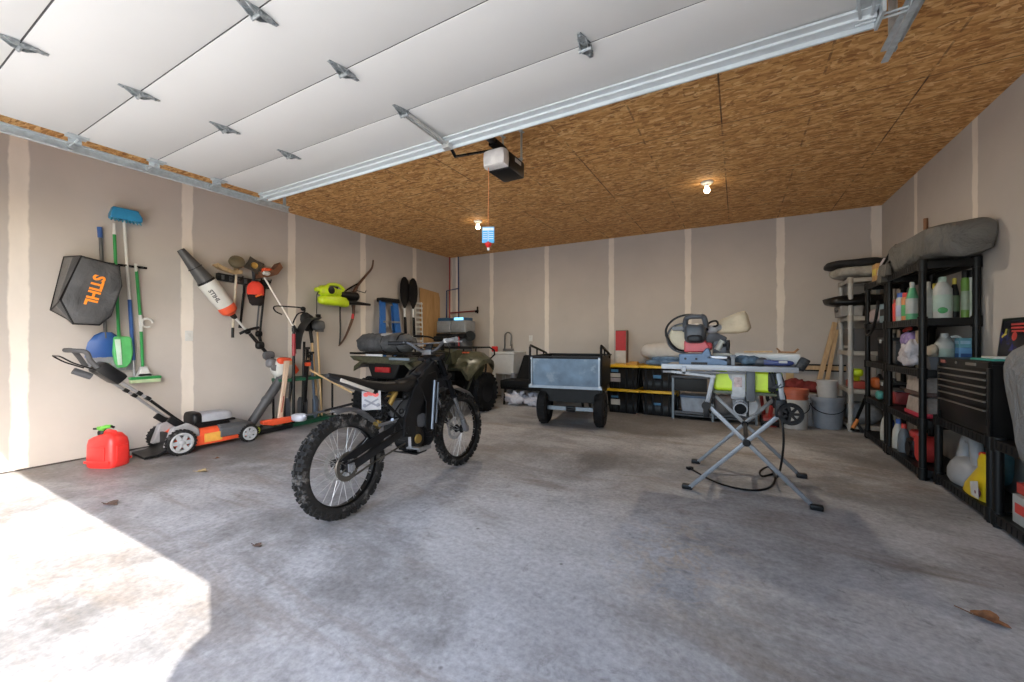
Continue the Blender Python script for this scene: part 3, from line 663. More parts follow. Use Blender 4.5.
b = MB(); b.tube([lw(2.645, 2.03, .12), lw(2.60, 1.26, .12)], .0145, 10); b.build('shaft', mat('shaft_tan', (.50, .44, .35), .5, .2, var=.2), t, world=True)
b = MB(); b.lathe([(0, 0), (.075, 0), (.085, .02), (.08, .05), (.05, .065), (0, .07)], lw(2.640, 2.045, .12), (1, -.3, .55), 20); b.build('trimmer_head', mat('head_olive', (.12, .10, .06), .6, var=.3), t, world=True)
b = MB(); b.tube([lw(2.64, 2.04, .12), lw(2.641, 1.93, .12)], [.035, .022], 12); b.build('gear_head', khaki, t, world=True)
pts = [(2.40, 1.985), (2.46, 1.95), (2.56, 1.925), (2.66, 1.94)]
b = MB(); b.loft([[lw(y, z, .08), lw(y, z+.012, .08), lw(y+.01, z+.02, .20), lw(y+.01, z+.004-.03, .20)] for y, z in pts]); b.build('guard', khaki, t, world=True, sm=60)
b = MB(); b.tube([lw(2.60, 1.27, .12), lw(2.597, 1.15, .12)], .016, 10); b.build('shaft_end', black, t, world=True)
b = MB(); b.tube([lw(2.62, 1.55, .12), lw(2.61, 1.47, .12)], .018, 10); b.build('coupling', white, t, world=True)
t = thing('cutter_blade', 'dark four pointed cutter blade above the black wall rail', 'blade', lw(2.87, 1.93, .10))
pts = []
for k in range(8):
    a_ = math.radians(20+45*k); r_ = .135 if k % 2 == 0 else .085; pts.append(lw(2.835+math.cos(a_)*r_, 2.05+math.sin(a_)*r_*.85, .13))
b = MB(); b.prism(pts, (.012, 0, 0)); b.build('blade', mat('blade_brown', (.06, .05, .04), .55, .3, var=.3), t, world=True, bev=.004)
b = MB(); b.lathe([(0, 0), (.04, 0), (.036, .016), (.014, .02), (0, .02)], lw(2.835, 2.05, .142), (1, 0, 0), 16); b.build('hub', brass, t, world=True)
b = MB(); b.bar(lw(2.84, 2.05, .10), lw(2.88, 1.86, .05), .03, .03); b.build('gear_arm', blackm, t, world=True)
# second trimmer: orange and brown curved guard with bare white shaft
t = thing('brush_trimmer', 'brush trimmer with brown curved guard and slim white shaft slanting to loop handle', 'trimmer', lw(3.2, 1.25, .25))
pts = [(2.90, 1.93, .10), (2.98, 1.945, .12), (3.08, 1.99, .12), (3.16, 2.09, .10)]
b = MB(); b.loft([[lw(y, z-.035, d-.06), lw(y-.02, z+.035, d-.06), lw(y-.02, z+.045, d+.07), lw(y+.01, z-.02, d+.09)] for y, z, d in pts]); b.build('guard', mat('guard_brown', (.14, .06, .03), .6, var=.35), t, world=True, sm=60)
b = MB(); b.ball(lw(3.0, 2.005, .13), (.045, .07, .04), .7); b.build('gear_head', orange_red, t, world=True)
b = MB(); b.ball(lw(2.955, 1.965, .19), (.03, .05, .03)); b.build('gear_cap', pale, t, world=True)
b = MB(); b.tube([lw(2.93, 1.95, .15), lw(3.255, 1.30, .28)], .0125, 10); b.build('shaft', mat('bare_shaft', (.62, .58, .54), .35, .4), t, world=True)
b = MB(); b.tube([lw(3.25, 1.31, .28), lw(3.30, 1.22, .30)], .022, 10); b.build('shaft_collar', black, t, world=True)
b = MB(); b.tube(smooth_path([lw(3.24, 1.34, .29), lw(3.26, 1.46, .36), lw(3.36, 1.50, .36), lw(3.36, 1.55, .30), lw(3.20, 1.56, .24), lw(3.03, 1.55, .24), lw(3.02, 1.49, .27), lw(3.10, 1.45, .28)], 5), .009, 8); b.build('loop_handle', blackm, t, world=True)
b = MB(); b.ball(lw(3.37, 1.54, .31), (.028, .035, .03)); b.build('loop_clamp', black, t, world=True)
# two dark attachments hanging under the rail
t = thing('edger_shaft', 'folded black edger shaft hanging under the right end of wall rail', 'edger', lw(2.95, 1.0, .12))
b = MB(); b.tube([lw(2.985, 1.86, .11), lw(2.92, 1.27, .12), lw(2.905, 1.17, .12), lw(2.945, 1.02, .12)], [.013, .013, .022, .014], 10); b.build('shaft', black, t, world=True)
b = MB(); b.tube([lw(2.955, 1.85, .07), lw(2.90, 1.24, .07)], .010, 8); b.build('shaft_rod', dgrey, t, world=True)
b = MB(); b.ball(lw(2.90, 1.20, .12), (.03, .04, .04), .7); b.build('joint', blackm, t, world=True)
b = MB(); b.box(lw(2.985, 1.845, .115), (.06, .09, .09), bev=.012); b.build('hang_cap', black, t, world=True)
t = thing('pole_extension', 'short black extension pole hanging behind the red cap', 'pole', lw(2.73, 1.28, .06))
b = MB(); b.tube([lw(2.765, 1.82, .055), lw(2.715, 1.29, .055)], .014, 10); b.build('pole', blackm, t, world=True)
b = MB(); b.tube([lw(2.717, 1.31, .055), lw(2.713, 1.27, .055)], .019, 10); b.build('pole_tip', black, t, world=True)
# cap
t = thing('baseball_cap', 'red and dark grey cap hanging from black wall rail', 'cap', lw(2.84, 1.58, .18))
b = MB(); c_ = lw(2.845, 1.745, .15); R_ = []
for j in range(7):
    z_ = .105-.028*j; k = math.sqrt(max(0, 1-(max(0, z_)/.115)**2)); R_.append([c_+V((math.cos(a)*.085*k*(1.0), math.sin(a)*.095*k, z_)) for a in (2*PI*i/18 for i in range(18))])
b.loft(R_, caps=True); b.build('crown', mat('cap_red', (.75, .055, .03), .8, var=.1), t, world=True, sm=60)
b = MB(); R_ = []
for j, (z_, hw, d) in enumerate(((1.69, .09, .19), (1.63, .098, .235), (1.575, .088, .245), (1.545, .05, .235))): R_.append([lw(2.835-hw, z_, d-.05), lw(2.835-hw*.5, z_, d-.01), lw(2.835, z_, d), lw(2.835+hw*.5, z_, d-.01), lw(2.835+hw, z_, d-.05), lw(2.835, z_, d-.012)])
b.loft(R_); b.build('bill', mat('cap_charcoal', (.055, .04, .04), .85), t, world=True, sm=60)
b = MB(); b.bar(lw(2.80, 1.655, .232), lw(2.88, 1.69, .228), .008, .02); b.build('cap_badge', orange, t, world=True)

# ---------------------------------------------------------------- green tool rack and its tools
t = thing('tool_rack', 'dark green and black floor rack holding long handled garden tools', 'tool rack', (-5.10, 3.40, 0))
b = MB()
for x in (-5.0, -5.24):
    b.bar((x, 3.05, .61), (x, 3.76, .61), .035, .04, bev=.004)
for y in (3.05, 3.76, 3.28, 3.52): b.bar((-5.24, y, .61), (-5.0, y, .61), .03, .035, bev=.004)
b.build('top_frame', dgreen, t, world=True)
b = MB(); 
for x in (-5.0, -5.24): b.bar((x, 3.03, .035), (x, 3.80, .035), .05, .05, bev=.004)
for y in (3.05, 3.76, 3.28, 3.52): b.bar((-5.24, y, .03), (-5.0, y, .03), .04, .03)
b.build('base_frame', dgreen, t, world=True)
for x in (-5.0, -5.24):
    for y in (3.06, 3.75): b = MB(); b.tube([(x, y, .05), (x, y, .60)], .014, 10); b.build('leg', blackm, t, world=True)
def longtool(name, label, cat, p0, p1, r, m): 
    t = thing(name, label, cat, p0); b = MB(); b.tube([p0, p1], r, 10); b.build('handle', m, t, world=True); return t
# shovel, rakes, an axe; handles down in the rack, heads up
t = longtool('garden_shovel', 'wooden handled shovel with black blade, tallest in green rack', 'shovel', (-5.10, 3.60, .06), (-5.17, 3.55, 1.12), .017, woodh)
b = MB(); b.tube([(-5.165, 3.552, 1.08), (-5.19, 3.54, 1.28)], [.022, .024], 10); b.build('socket', black, t, world=True)
R_ = [[(-5.19+.02*math.cos(a*2)+.03*k2, 3.54+math.sin(a)*w_+yo, z_) for a in (-1.4, -.7, 0, .7, 1.4)] for z_, w_, k2, yo in ((1.24, .05, 0, -.0), (1.30, .11, .02, 0), (1.40, .115, .04, -.02), (1.46, .09, .07, -.04), (1.50, .03, .1, -.06))]
b = MB(); b.loft([list(map(V, r_))+[V(p)-V((.006, 0, 0)) for p in reversed(r_)] for r_ in R_]); b.build('blade', mat('shovel_black', (.03, .03, .033), .45), t, world=True, sm=60)
t = longtool('scoop_shovel', 'black scoop with curved blade arching over the green rack', 'shovel', (-5.05, 3.33, .06), (-5.05, 3.36, 1.10), .016, blackm)
sp = smooth_path([(-5.05, 3.30, 1.00), (-5.04, 3.30, 1.18), (-5.03, 3.36, 1.32), (-5.03, 3.46, 1.40), (-5.03, 3.56, 1.41)], 4); R_ = []
for i, p in enumerate(sp):
    k = i/(len(sp)-1); w_ = .05+.05*math.sin(k*2.6); tg_ = (sp[min(i+1, len(sp)-1)]-sp[max(i-1, 0)]).normalized(); nrm = V((1, 0, 0)).cross(tg_)
    R_.append([p+V((-w_, 0, 0))+nrm*.02, p+nrm*-.015, p+V((w_, 0, 0))+nrm*.02, p+nrm*.004])
b = MB(); b.loft(R_); b.build('scoop', mat('scoop_black', (.045, .046, .05), .4), t, world=True, sm=60)
t = longtool('leaf_rake', 'black handled tool with round dark head right of the scoop', 'rake', (-5.12, 3.67, .06), (-5.12, 3.60, 1.26), .014, woodh)
b = MB(); b.ball((-5.10, 3.60, 1.325), (.06, .085, .075), .7, amp=.012, fr=12); b.box((-5.10, 3.62, 1.25), (.05, .10, .03)); b.build('head', dgrey, t, world=True)
t = longtool('red_handled_rake', 'rake with red and black upright handle in front of rack', 'rake', (-4.97, 3.16, .06), (-4.98, 3.17, 1.24), .018, blackm)
b = MB(); b.tube([(-4.9785, 3.168, 1.20), (-4.976, 3.166, .92)], .022, 10); b.build('red_grip', mat('grip_red', (.33, .03, .04), .5), t, world=True)
b = MB(); b.tube([(-4.98, 3.17, 1.23), (-4.98, 3.17, 1.28)], .024, 10); b.build('end_cap', black, t, world=True)
for i, (x, y, z, tilt, m, nm, lb) in enumerate(((-5.15, 3.24, 1.02, .05, blackm, 'spade', 'black spade handle leaning inside the left half of green rack'),
        (-5.15, 3.45, .98, .02, black, 'hoe', 'black hoe standing in the middle of green rack'), (-5.06, 3.50, .92, -.03, mat('tool_blue_grey', (.07, .10, .15), .5), 'digging_bar', 'blue grey digging bar in middle of green rack'),
        (-5.10, 3.40, .88, .06, wood, 'garden_fork', 'short wooden handled fork among black tools in green rack'))):
    t = longtool(nm, lb, nm.replace('_', ' '), (x, y-tilt, .06), (x, y+tilt, z), .017, m)
    b = MB(); b.tube([(x-.045, y+tilt, z+.03), (x+.045, y+tilt, z+.03)], .015, 8); b.bar((x, y+tilt, z-.08), (x, y+tilt, z+.03), .03, .03); b.build('grip', black, t, world=True)
    b = MB(); b.loft([[(x+c*.06*k, y-tilt+d, zz) for c, d in ((-1, -.008), (1, -.008), (1, .008), (-1, .008))] for zz, k in ((.07, .5), (.12, .9), (.30, 1), (.36, .4))]); b.build('blade', dgrey, t, world=True)
t = thing('pruning_saw', 'short black tool with orange catch among rack handles', 'pruner', (-5.0, 3.36, .3))
b = MB(); b.bar((-5.0, 3.33, .30), (-5.0, 3.37, .86), .03, .05, bev=.006); b.build('body', black, t, world=True)
b = MB(); b.box((-4.99, 3.37, .80), (.05, .06, .05), bev=.01); b.build('catch', orange_red, t, world=True)
t = thing('splitting_axe', 'pale wooden axe handle with dark markings at left of green rack', 'axe', (-4.99, 3.03, .05))
b = MB(); b.loft([[(-4.99+c*.018, 3.035+y+d*.03*k, z) for c, d in ((-1, -1), (1, -1), (1, 1), (-1, 1))] for z, y, k in ((.06, -.05, 1.1), (.3, -.02, .9), (.6, .02, .9), (.86, .05, 1.1))]); b.build('handle', wood_mat('axe_wood', (.50, .36, .25), (.66, .50, .38)), t, world=True, bev=.008)
b = MB(); b.bar((-4.97, 3.0, .22), (-4.97, 3.03, .42), .004, .02); b.build('handle_stamp', mat('stamp_red', (.30, .06, .05), .7), t, world=True)
b = MB(); b.box((-5.0, 3.12, .83), (.03, .09, .05), bev=.01); b.build('head', mat('axe_tan', (.50, .30, .16), .5), t, world=True)
# bent stick leaning off the rack
t = thing('wooden_handle', 'thin bare wooden handle leaning out of the green rack', 'tool handle', (-4.8, 3.65, .42))
b = MB(); b.tube([(-5.02, 3.42, .72), (-4.90, 3.55, .61), (-4.62, 3.83, .37)], .014, 8); b.build('handle', woodh, t, world=True)
# orange chainsaw-like hedge trimmer and the pole tool on the floor rail
t = thing('hedge_trimmer', 'orange bodied hedge trimmer resting across base of green rack', 'hedge trimmer', (-4.93, 2.98, .0))
b = MB(); b.prism([(-4.97, 2.74, .165), (-4.97, 3.18, .155), (-4.97, 3.19, .09), (-4.97, 2.86, .085), (-4.97, 2.74, .12)], (.07, 0, 0)); b.build('body', orange_red, t, world=True, bev=.012)
b = MB(); b.bar((-4.94, 2.70, .03), (-4.94, 3.12, .04), .05, .05, bev=.01); b.tube([(-4.94, 2.70, .03), (-4.94, 2.75, .11)], .018, 8); b.build('rear_handle', black, t, world=True)
b = MB(); b.ball((-4.93, 2.69, .06), (.03, .035, .045)); b.build('trigger', mat('trigger_lime', (.35, .45, .03), .5), t, world=True)
t = thing('pole_saw', 'long dark pole saw with small white head lying across rack base', 'pole saw', (-4.6, 3.2, .12))
A_ = V((-4.87, 3.10, .135)); B_ = V((-3.95, 3.24, .375))
b = MB(); b.tube([A_+(B_-A_)*.18, B_], .013, 10); b.build('pole', dgrey, t, world=True)
b = MB(); b.bar(A_.lerp(B_, .55), B_, .03, .028); b.build('pole_sleeve', black, t, world=True)
b = MB(); b.ball(A_.lerp(B_, .09), (.10, .07, .05), .7, amp=.01, fr=8); b.tube([A_+(B_-A_)*.1, A_+(B_-A_)*.22], [.03, .018], 10); b.build('head', mat('cool_white_plastic', (.52, .54, .60), .45), t, world=True)

# ---------------------------------------------------------------- further along the left wall
t = thing('leaf_blower', 'lime green corded leaf blower with black nozzle hung beside the bow', 'leaf blower', lw(3.95, 1.66, .12))
b = MB(); b.ball(lw(3.86, 1.845, .14), (.10, .14, .085), .75, amp=.01, fr=8); b.ball(lw(3.95, 1.83, .13), (.08, .20, .055), .6); b.box(lw(3.74, 1.845, .14), (.08, .14, .06), bev=.02); b.build('motor_body', lime, t, world=True, sm=60)
b = MB(); b.ball(lw(3.95, 1.705, .15), (.075, .235, .075), .6, amp=.008, fr=8); b.ball(lw(4.13, 1.68, .15), (.06, .09, .06), .7); b.build('lower_body', lime, t, world=True, sm=60)
b = MB(); b.tube(smooth_path([lw(3.80, 1.87, .20), lw(3.84, 1.925, .21), lw(4.0, 1.935, .21), lw(4.10, 1.88, .2)]), .022, 10); b.build('carry_handle', lime, t, world=True)
b = MB(); b.lathe([(0, 0), (.055, 0), (.055, .02), (.02, .028), (0, .028)], lw(3.86, 1.845, .22), (1, 0, 0), 18); b.box(lw(3.90, 1.895, .2), (.05, .17, .035), bev=.01); b.build('fan_grille', black, t, world=True)
b = MB(); b.tube([lw(4.06, 1.80, .15), lw(4.34, 1.80, .15)], [.07, .065], 14); b.ball(lw(4.36, 1.80, .15), (.07, .05, .07)); b.build('tube_socket', black, t, world=True)
b = MB(); b.tube([lw(4.15, 1.68, .15), lw(4.25, 1.70, .17), lw(4.60, 1.69, .2)], [.05, .036, .018], 12); b.build('nozzle', black, t, world=True)
b = MB(); b.tube(smooth_path([lw(3.72, 1.82, .14), lw(3.70, 1.76, .13), lw(3.72, 1.6, .10), lw(3.73, 1.5, .08)]), .006, 6); b.box(lw(3.77, 1.475, .06), (.03, .07, .045), bev=.008); b.build('power_cord', black, t, world=True)
# recurve bow
t = thing('recurve_bow', 'dark wooden recurve bow with red grip mark hung on wall', 'bow', lw(4.4, 1.06, .08))
bp = smooth_path([lw(4.79, 2.46, .06), lw(4.76, 2.32, .06), lw(4.62, 2.17, .07), lw(4.44, 1.98, .09), lw(4.35, 1.82, .10), lw(4.355, 1.68, .10), lw(4.35, 1.50, .10), lw(4.28, 1.30, .09), lw(4.20, 1.14, .08), lw(4.12, 1.03, .06)], 6)
n_ = len(bp); rs = [.011+.013*math.sin(PI*i/(n_-1))+(.007 if abs(i/(n_-1)-.47) < .12 else 0) for i in range(n_)]
b = MB(); b.tube(bp, rs, 8); b.build('limbs', wood_mat('bow_wood', (.045, .022, .014), (.11, .05, .025)), t, world=True, sm=60)
b = MB(); b.tube(smooth_path([lw(4.13, 1.05, .065), lw(4.14, 1.3, .07), lw(4.135, 1.62, .07), lw(4.18, 1.84, .08), lw(4.45, 2.02, .085)], 5), .012, 6); b.build('bow_string', blackm, t, world=True)
b = MB(); b.tube([lw(4.352, 1.53, .10), lw(4.335, 1.455, .10)], .022, 10); b.build('red_wrap', mat('wrap_red', (.55, .03, .04), .6), t, world=True)
b = MB(); b.tube([lw(4.36, 1.86, .10), lw(4.35, 1.72, .10)], .024, 10); b.build('grip', wood_mat('riser_wood', (.25, .12, .05), (.40, .2, .09)), t, world=True)
b = MB(); b.tube([lw(4.40, 1.90, .0), lw(4.40, 1.90, .14)], .007, 6); b.tube([lw(4.40, 1.90, .14), lw(4.55, 1.88, .14), lw(4.57, 1.92, .14)], .007, 6); b.build('hanger_peg', blackm, t, world=True)
# blue step ladder folded against the wall
t = thing('step_ladder', 'blue fibreglass step ladder with black top leaning on left wall', 'ladder', lw(5.08, 0, .2))
lb = mat('ladder_blue', (.02, .12, .40), .4, var=.08)
for sgn in (-1, 1):
    b = MB(); b.bar(lw(5.06+sgn*.145, 1.78, .14), lw(5.10+sgn*.25, .02, .24), .035, .115, (0, 1, 0), bev=.004); b.build('front_rail', lb, t, world=True)
    b = MB(); b.bar(lw(5.06+sgn*.125, 1.72, .09), lw(5.10+sgn*.22, .02, .10), .025, .05, (0, 1, 0)); b.build('rear_rail', lb, t, world=True)
    b = MB(); b.box(lw(5.10+sgn*.25, .02, .24), (.10, .06, .04), bev=.006); b.build('foot', black, t, world=True)
b = MB(); b.box(lw(5.06, 1.80, .13), (.15, .40, .075), bev=.02); b.build('ladder_top', black, t, world=True)
for k in range(5):
    z_ = 1.43-.305*k; b = MB(); hw = .155+.105*(1.78-z_)/1.76; b.box(lw(5.065+.02*(1.78-z_), z_, .17+.02*(1.78-z_)), (.085, hw*2, .03), bev=.004); b.build('step', alu, t, world=True)
# kayak paddles
def paddle(y, d, label):
    t = thing('kayak_paddle', label, 'paddle', lw(y, .3, d)); 
    b = MB(); b.tube([lw(y+.10, .35, d), lw(y+.035, 1.16, d), lw(y+.03, 1.22, d), lw(y+.012, 1.52, d), lw(y, 1.56, d), lw(y, 1.72, d)], [.016, .016, .026, .026, .016, .016], 10); b.build('shaft', blackm, t, world=True)
    b = MB(); b.tube([lw(y, 1.70, d), lw(y+.008, 1.54, d)], .024, 10); b.build('ferrule', mat('ferrule_silver', (.6, .6, .6), .4, .3), t, world=True)
    b = MB(); b.tube([lw(y+.034, 1.17, d), lw(y+.05, 1.02, d)], .024, 10); b.build('ferrule', MATS['ferrule_silver'], t, world=True)
    for z0, z1, yo in ((1.70, 2.27, -.01), (.38, -.27, .1)):
        if z1 < 0: continue
        R_ = []
        for k, w_ in ((0, .02), (.08, .05), (.25, .10), (.5, .122), (.75, .115), (.92, .08), (1, .03)):
            z_ = z0+(z1-z0)*k; R_.append([lw(y+yo-w_, z_, d+.012), lw(y+yo, z_, d+.03*(1-abs(k-.4))), lw(y+yo+w_, z_, d+.012), lw(y+yo, z_, d-.012)])
        b = MB(); b.loft(R_); b.build('blade', mat('paddle_black', (.012, .012, .014), .45), t, world=True, sm=60)
paddle(5.50, .08, 'black kayak paddle, the one nearer the blue ladder')
paddle(5.70, .10, 'black kayak paddle, the one nearer the plywood sheet')
# white slotted shelf standard / wire rack
t = thing('wire_rack', 'white wire grid panel leaning between paddles and plywood', 'wire rack', lw(5.90, .6, .08))
b = MB()
for y_ in (5.80, 5.98): b.tube([lw(y_, 1.85, .05), lw(y_+.03, .6, .09)], .011, 6)
b.build('uprights', white, t, world=True)
for k in range(14):
    z_ = 1.82-.09*k; b = MB(); b.bar(lw(5.80, z_, .055), lw(6.0, z_, .055), .02, .035); b.build('slat', white, t, world=True)
# plywood
t = MB(); t.prism([lw(5.965, 2.13, .015), lw(6.52, 2.08, .015), lw(6.56, 1.98, .015), lw(6.545, .02, .05), lw(5.97, .02, .05)], (.018, 0, 0)); o = t.build('plywood_sheet', wood_mat('plywood', (.36, .20, .075), (.55, .34, .15), 2, .65)); tag(o, 'tan plywood sheet leaning upright in the left back corner', 'plywood')
# pipes in the back corner
def pipe(name, label, pts, m, extra=None):
    t = thing(name, label, 'pipe', pts[0]); b = MB(); b.tube(pts, .014, 10); b.build('pipe', m, t, world=True); return t
pexr = mat('pex_red', (.33, .022, .02), .5); pexb = mat('pex_blue', (.022, .04, .12), .5)
tr = pipe('hot_water_pipe', 'red water pipe dropping from ceiling in the back left corner', [(-5.345, 6.86, HC), (-5.34, 6.85, 1.2), (-5.33, 6.8, .9)], pexr)
tb = pipe('cold_water_pipe', 'dark blue water pipe dropping from ceiling beside the red one', [(-5.15, 6.90, HC), (-5.14, 6.90, 1.50)], pexb)
b = MB(); b.tube([(-5.15, 6.89, 2.20), (-5.40, 6.82, 2.16), (-5.385, 6.80, 1.5)], .014, 8); b.build('branch', pexb, tb, world=True)
th = pipe('pipe_stub', 'red horizontal pipe stub with capped end on the back wall', [(-5.34, 6.88, 1.69), (-4.66, 6.88, 1.715)], mat('pipe_maroon', (.20, .02, .02), .5))
b = MB(); b.tube([(-4.70, 6.88, 1.70), (-4.64, 6.88, 1.718)], .026, 12); b.tube([(-4.65, 6.88, 1.66), (-4.65, 6.88, 1.80)], .018, 10); b.build('valve', blackm, th, world=True)
# water filter heads
t = thing('water_filter', 'twin grey water filter heads with glowing blue displays behind quad bike', 'water filter', (-4.80, 6.35, 0))
for x, nm in ((-4.98, 0), (-4.63, 1)):
    b = MB(); b.lathe([(.0, .02), (.155, .02), (.165, .06), (.165, 1.10), (.13, 1.20), (.06, 1.25), (0, 1.25)], (x, 6.38, 0), n=24); b.build('tank', dgrey, t, world=True)
    b = MB(); b.box((x, 6.36, 1.375), (.34, .34, .23), bev=.03); b.box((x, 6.2, 1.36), (.26, .04, .12), bev=.01); hd = b.build('valve_head', mat('filter_grey', (.24, .25, .265), .45), t, world=True)
    b = MB(); b.box((x, 6.34, 1.515), (.27, .30, .06), bev=.012); tp = b.build('head_top', mat('filter_blue', (.025, .09, .19), .4), t, world=True)
    b = MB(); b.box((x+.02, 6.19, 1.518), (.21, .008, .05)); sc = mat('display_glow', (.20, .62, .95), .3, emit=.8) if nm else mat('display_dark', (.02, .08, .16), .3)
    b.build('display', sc, tp, world=True)
b = MB(); b.cyl((-4.45, 6.34, 1.20), (-4.40, 6.26, 1.19), .10, n=18); b.box((-4.80, 6.28, 1.20), (.70, .22, .09), bev=.02); b.build('bypass_valve', black, t, world=True)
b = MB(); b.tube([(-4.60, 6.18, 1.18), (-4.60, 6.18, .6)], .016, 8); b.build('feed_pipe', pexr, t, world=True)
# ---------------------------------------------------------------- electric dirt bike
bike = thing('dirt_bike', 'black electric dirt bike parked on bare concrete in middle of garage', 'motorbike', (-2.185, 2.345, 0), (0, math.radians(-2.5), 0))
rimm = mat('rim_black', (.012, .012, .013), .3, .3); spokem = mat('spoke_steel', (.46, .46, .46), .3, .5)
tyre = mat('tyre_rubber', (.030, .029, .028), .85, var=.3, spots=((.085, .08, .075), 10, .55), bmp=.25)
gold = mat('gold_anodised', (.42, .28, .08), .35, .7); chain_m = mat('chain_steel', (.11, .10, .085), .4, .7)
worn = mat('worn_black', (.028, .028, .03), .4, var=.3, spots=((.12, .115, .11), 14, .63))
def bike_wheel(y, r, rear):
    c = (0, y, r); rr = r-.072
    b = MB(); b.lathe([(rr-.012, -.014), (rr+.008, -.020), (rr+.012, -.018), (rr+.004, 0), (rr+.012, .018), (rr+.008, .020), (rr-.012, .014)], c, (1, 0, 0), 48, closed=True)
    wl = b.build('wheel', rimm, bike)
    tw = .042 if rear else .034
    b = MB(); prof = []
    for k in range(13):
        a_ = math.radians(-130+260*k/12); prof.append((r-.014-tw*.92+math.cos(a_)*tw*.92, math.sin(a_)*tw))
    prof = [(rr+.006, -.018)]+prof+[(rr+.006, .018)]
    b.lathe(prof, c, (1, 0, 0), 60, closed=True)
    nk = 46
    for k in range(nk):
        a_ = 2*PI*k/nk; ofs = ((-.013, .013) if k % 2 else (-.028, 0, .028)) if rear else ((-.011, .011) if k % 2 else (-.022, .022))
        for x in ofs:
            rad = r-.011-abs(x)*.32; b.box((x, y+math.cos(a_)*rad, r+math.sin(a_)*rad), (.018, .022, .026), rot=(a_-PI/2, 0, 0), taper=.85)
        a2 = a_+PI/nk
        for s in (-1, 1):
            rad = r-.030; b.box((s*tw*.86, y+math.cos(a2)*rad, r+math.sin(a2)*rad), (.018, .020, .024), rot=(a2-PI/2, 0, 0))
    b.build('tyre', tyre, wl)
    b = MB(); b.lathe([(0, -.055), (.018, -.055), (.018, -.035), (.036, -.032), (.036, -.026), (.022, -.02), (.022, .02), (.036, .026), (.036, .032), (.018, .035), (.018, .055), (0, .055)], c, (1, 0, 0), 20); b.build('hub', worn, wl)
    first = None
    for k in range(32):
        if first is None:
            b = MB(); b.tube([(.028, .034, .008), (.004, rr*.55, .05), (.003, rr-.006, .0)][0::2], .0018, 5); first = sp_ = b.build('spoke', spokem, wl)
        else: sp_ = first.copy(); COL.objects.link(sp_)
        sp_.location = c; sp_.rotation_euler = (2*PI*k/32+(.12 if k % 4 < 2 else 0), 0, 0); sp_.scale = (1 if k % 2 else -1, 1, 1)
    b = MB(); dr = .10; b.lathe([(dr-.028, -.001), (dr, -.001), (dr, .001), (dr-.028, .001)], (-.048, y, r), (1, 0, 0), 36, closed=True)
    for k in range(6):
        a_ = 2*PI*k/6; b.bar((-.048, y+math.cos(a_)*.03, r+math.sin(a_)*.03), (-.048, y+math.cos(a_+.5)*(dr-.02), r+math.sin(a_+.5)*(dr-.02)), .003, .010, (1, 0, 0))
    for k in range(18):
        a_ = 2*PI*k/18; b.cyl((-.0465, y+math.cos(a_)*(dr-.013), r+math.sin(a_)*(dr-.013)), (-.0455, y+math.cos(a_)*(dr-.013), r+math.sin(a_)*(dr-.013)), .004, n=6)
    b.build('brake_disc', mat('disc_steel', (.40, .40, .39), .4, .5), wl)
    if rear:
        b = MB(); pts = []
        for k in range(48):
            a_ = 2*PI*k/48; q = .088 if k % 2 else .080; pts.append((.045, y+math.cos(a_)*q, r+math.sin(a_)*q))
        inn = [(.045, y+math.cos(2*PI*k/48)*.060, r+math.sin(2*PI*k/48)*.060) for k in range(48)]
        b.loft([[V(p), V(q), V(q)+V((.004, 0, 0)), V(p)+V((.004, 0, 0))] for p, q in zip(pts+pts[:1], inn+inn[:1])], caps=False)
        for k in range(5):
            a_ = 2*PI*k/5; b.bar((.047, y+math.cos(a_)*.02, r+math.sin(a_)*.02), (.047, y+math.cos(a_)*.065, r+math.sin(a_)*.065), .004, .014, (1, 0, 0))
        b.build('sprocket', chain_m, wl)
    return wl
RY, FY, WR = -.62, .612, .326
bike_wheel(RY, WR, True); bike_wheel(FY, WR, False)
# swingarm
b = MB()
for s in (-1, 1):
    b.bar((s*.075, RY-.03, WR), (s*.070, RY+.06, WR+.012), .016, .06, bev=.004)
    b.bar((s*.072, RY+.04, WR+.005), (s*.062, -.12, .46), .022, .052, bev=.006)
    b.bar((s*.070, RY+.10, WR+.025), (s*.060, -.17, .545), .016, .024, bev=.004)
    b.bar((s*.060, -.17, .55), (s*.060, -.12, .45), .018, .04)
b.bar((-.06, -.19, .50), (.06, -.19, .50), .05, .07); b.cyl((-.09, RY, WR), (.09, RY, WR), .010); b.cyl((-.092, -.12, .46), (.092, -.12, .46), .026)
b.build('swingarm', worn, bike)
b = MB(); b.box((.088, RY-.005, WR), (.012, .045, .05), bev=.004); b.cyl((.085, RY, WR), (.104, RY, WR), .016, n=6); b.build('axle_block', steel, bike)
# chain guard plate (black fin over the arm) and chain
b = MB(); b.prism([(.083, RY-.10, WR+.055), (.083, RY+.02, WR+.105), (.083, -.26, WR+.195), (.083, -.26, WR+.15), (.083, RY+.03, WR+.05)], (.008, 0, 0)); b.build('chain_guard', black, bike)
b = MB(); cs = [(.047, RY-.0, WR-.086), (.047, -.06, .365), (.047, -.02, .39), (.047, -.06, .425), (.047, RY+.03, WR+.084)]
b.tube(arc((.047, RY, WR), .086, 75, 280, (0, 1, 0), (0, 0, 1), 14), .007, 5); b.tube([cs[0], (.047, -.40, .30), cs[1], cs[2], cs[3], cs[4]], .007, 5); b.build('chain', chain_m, bike)
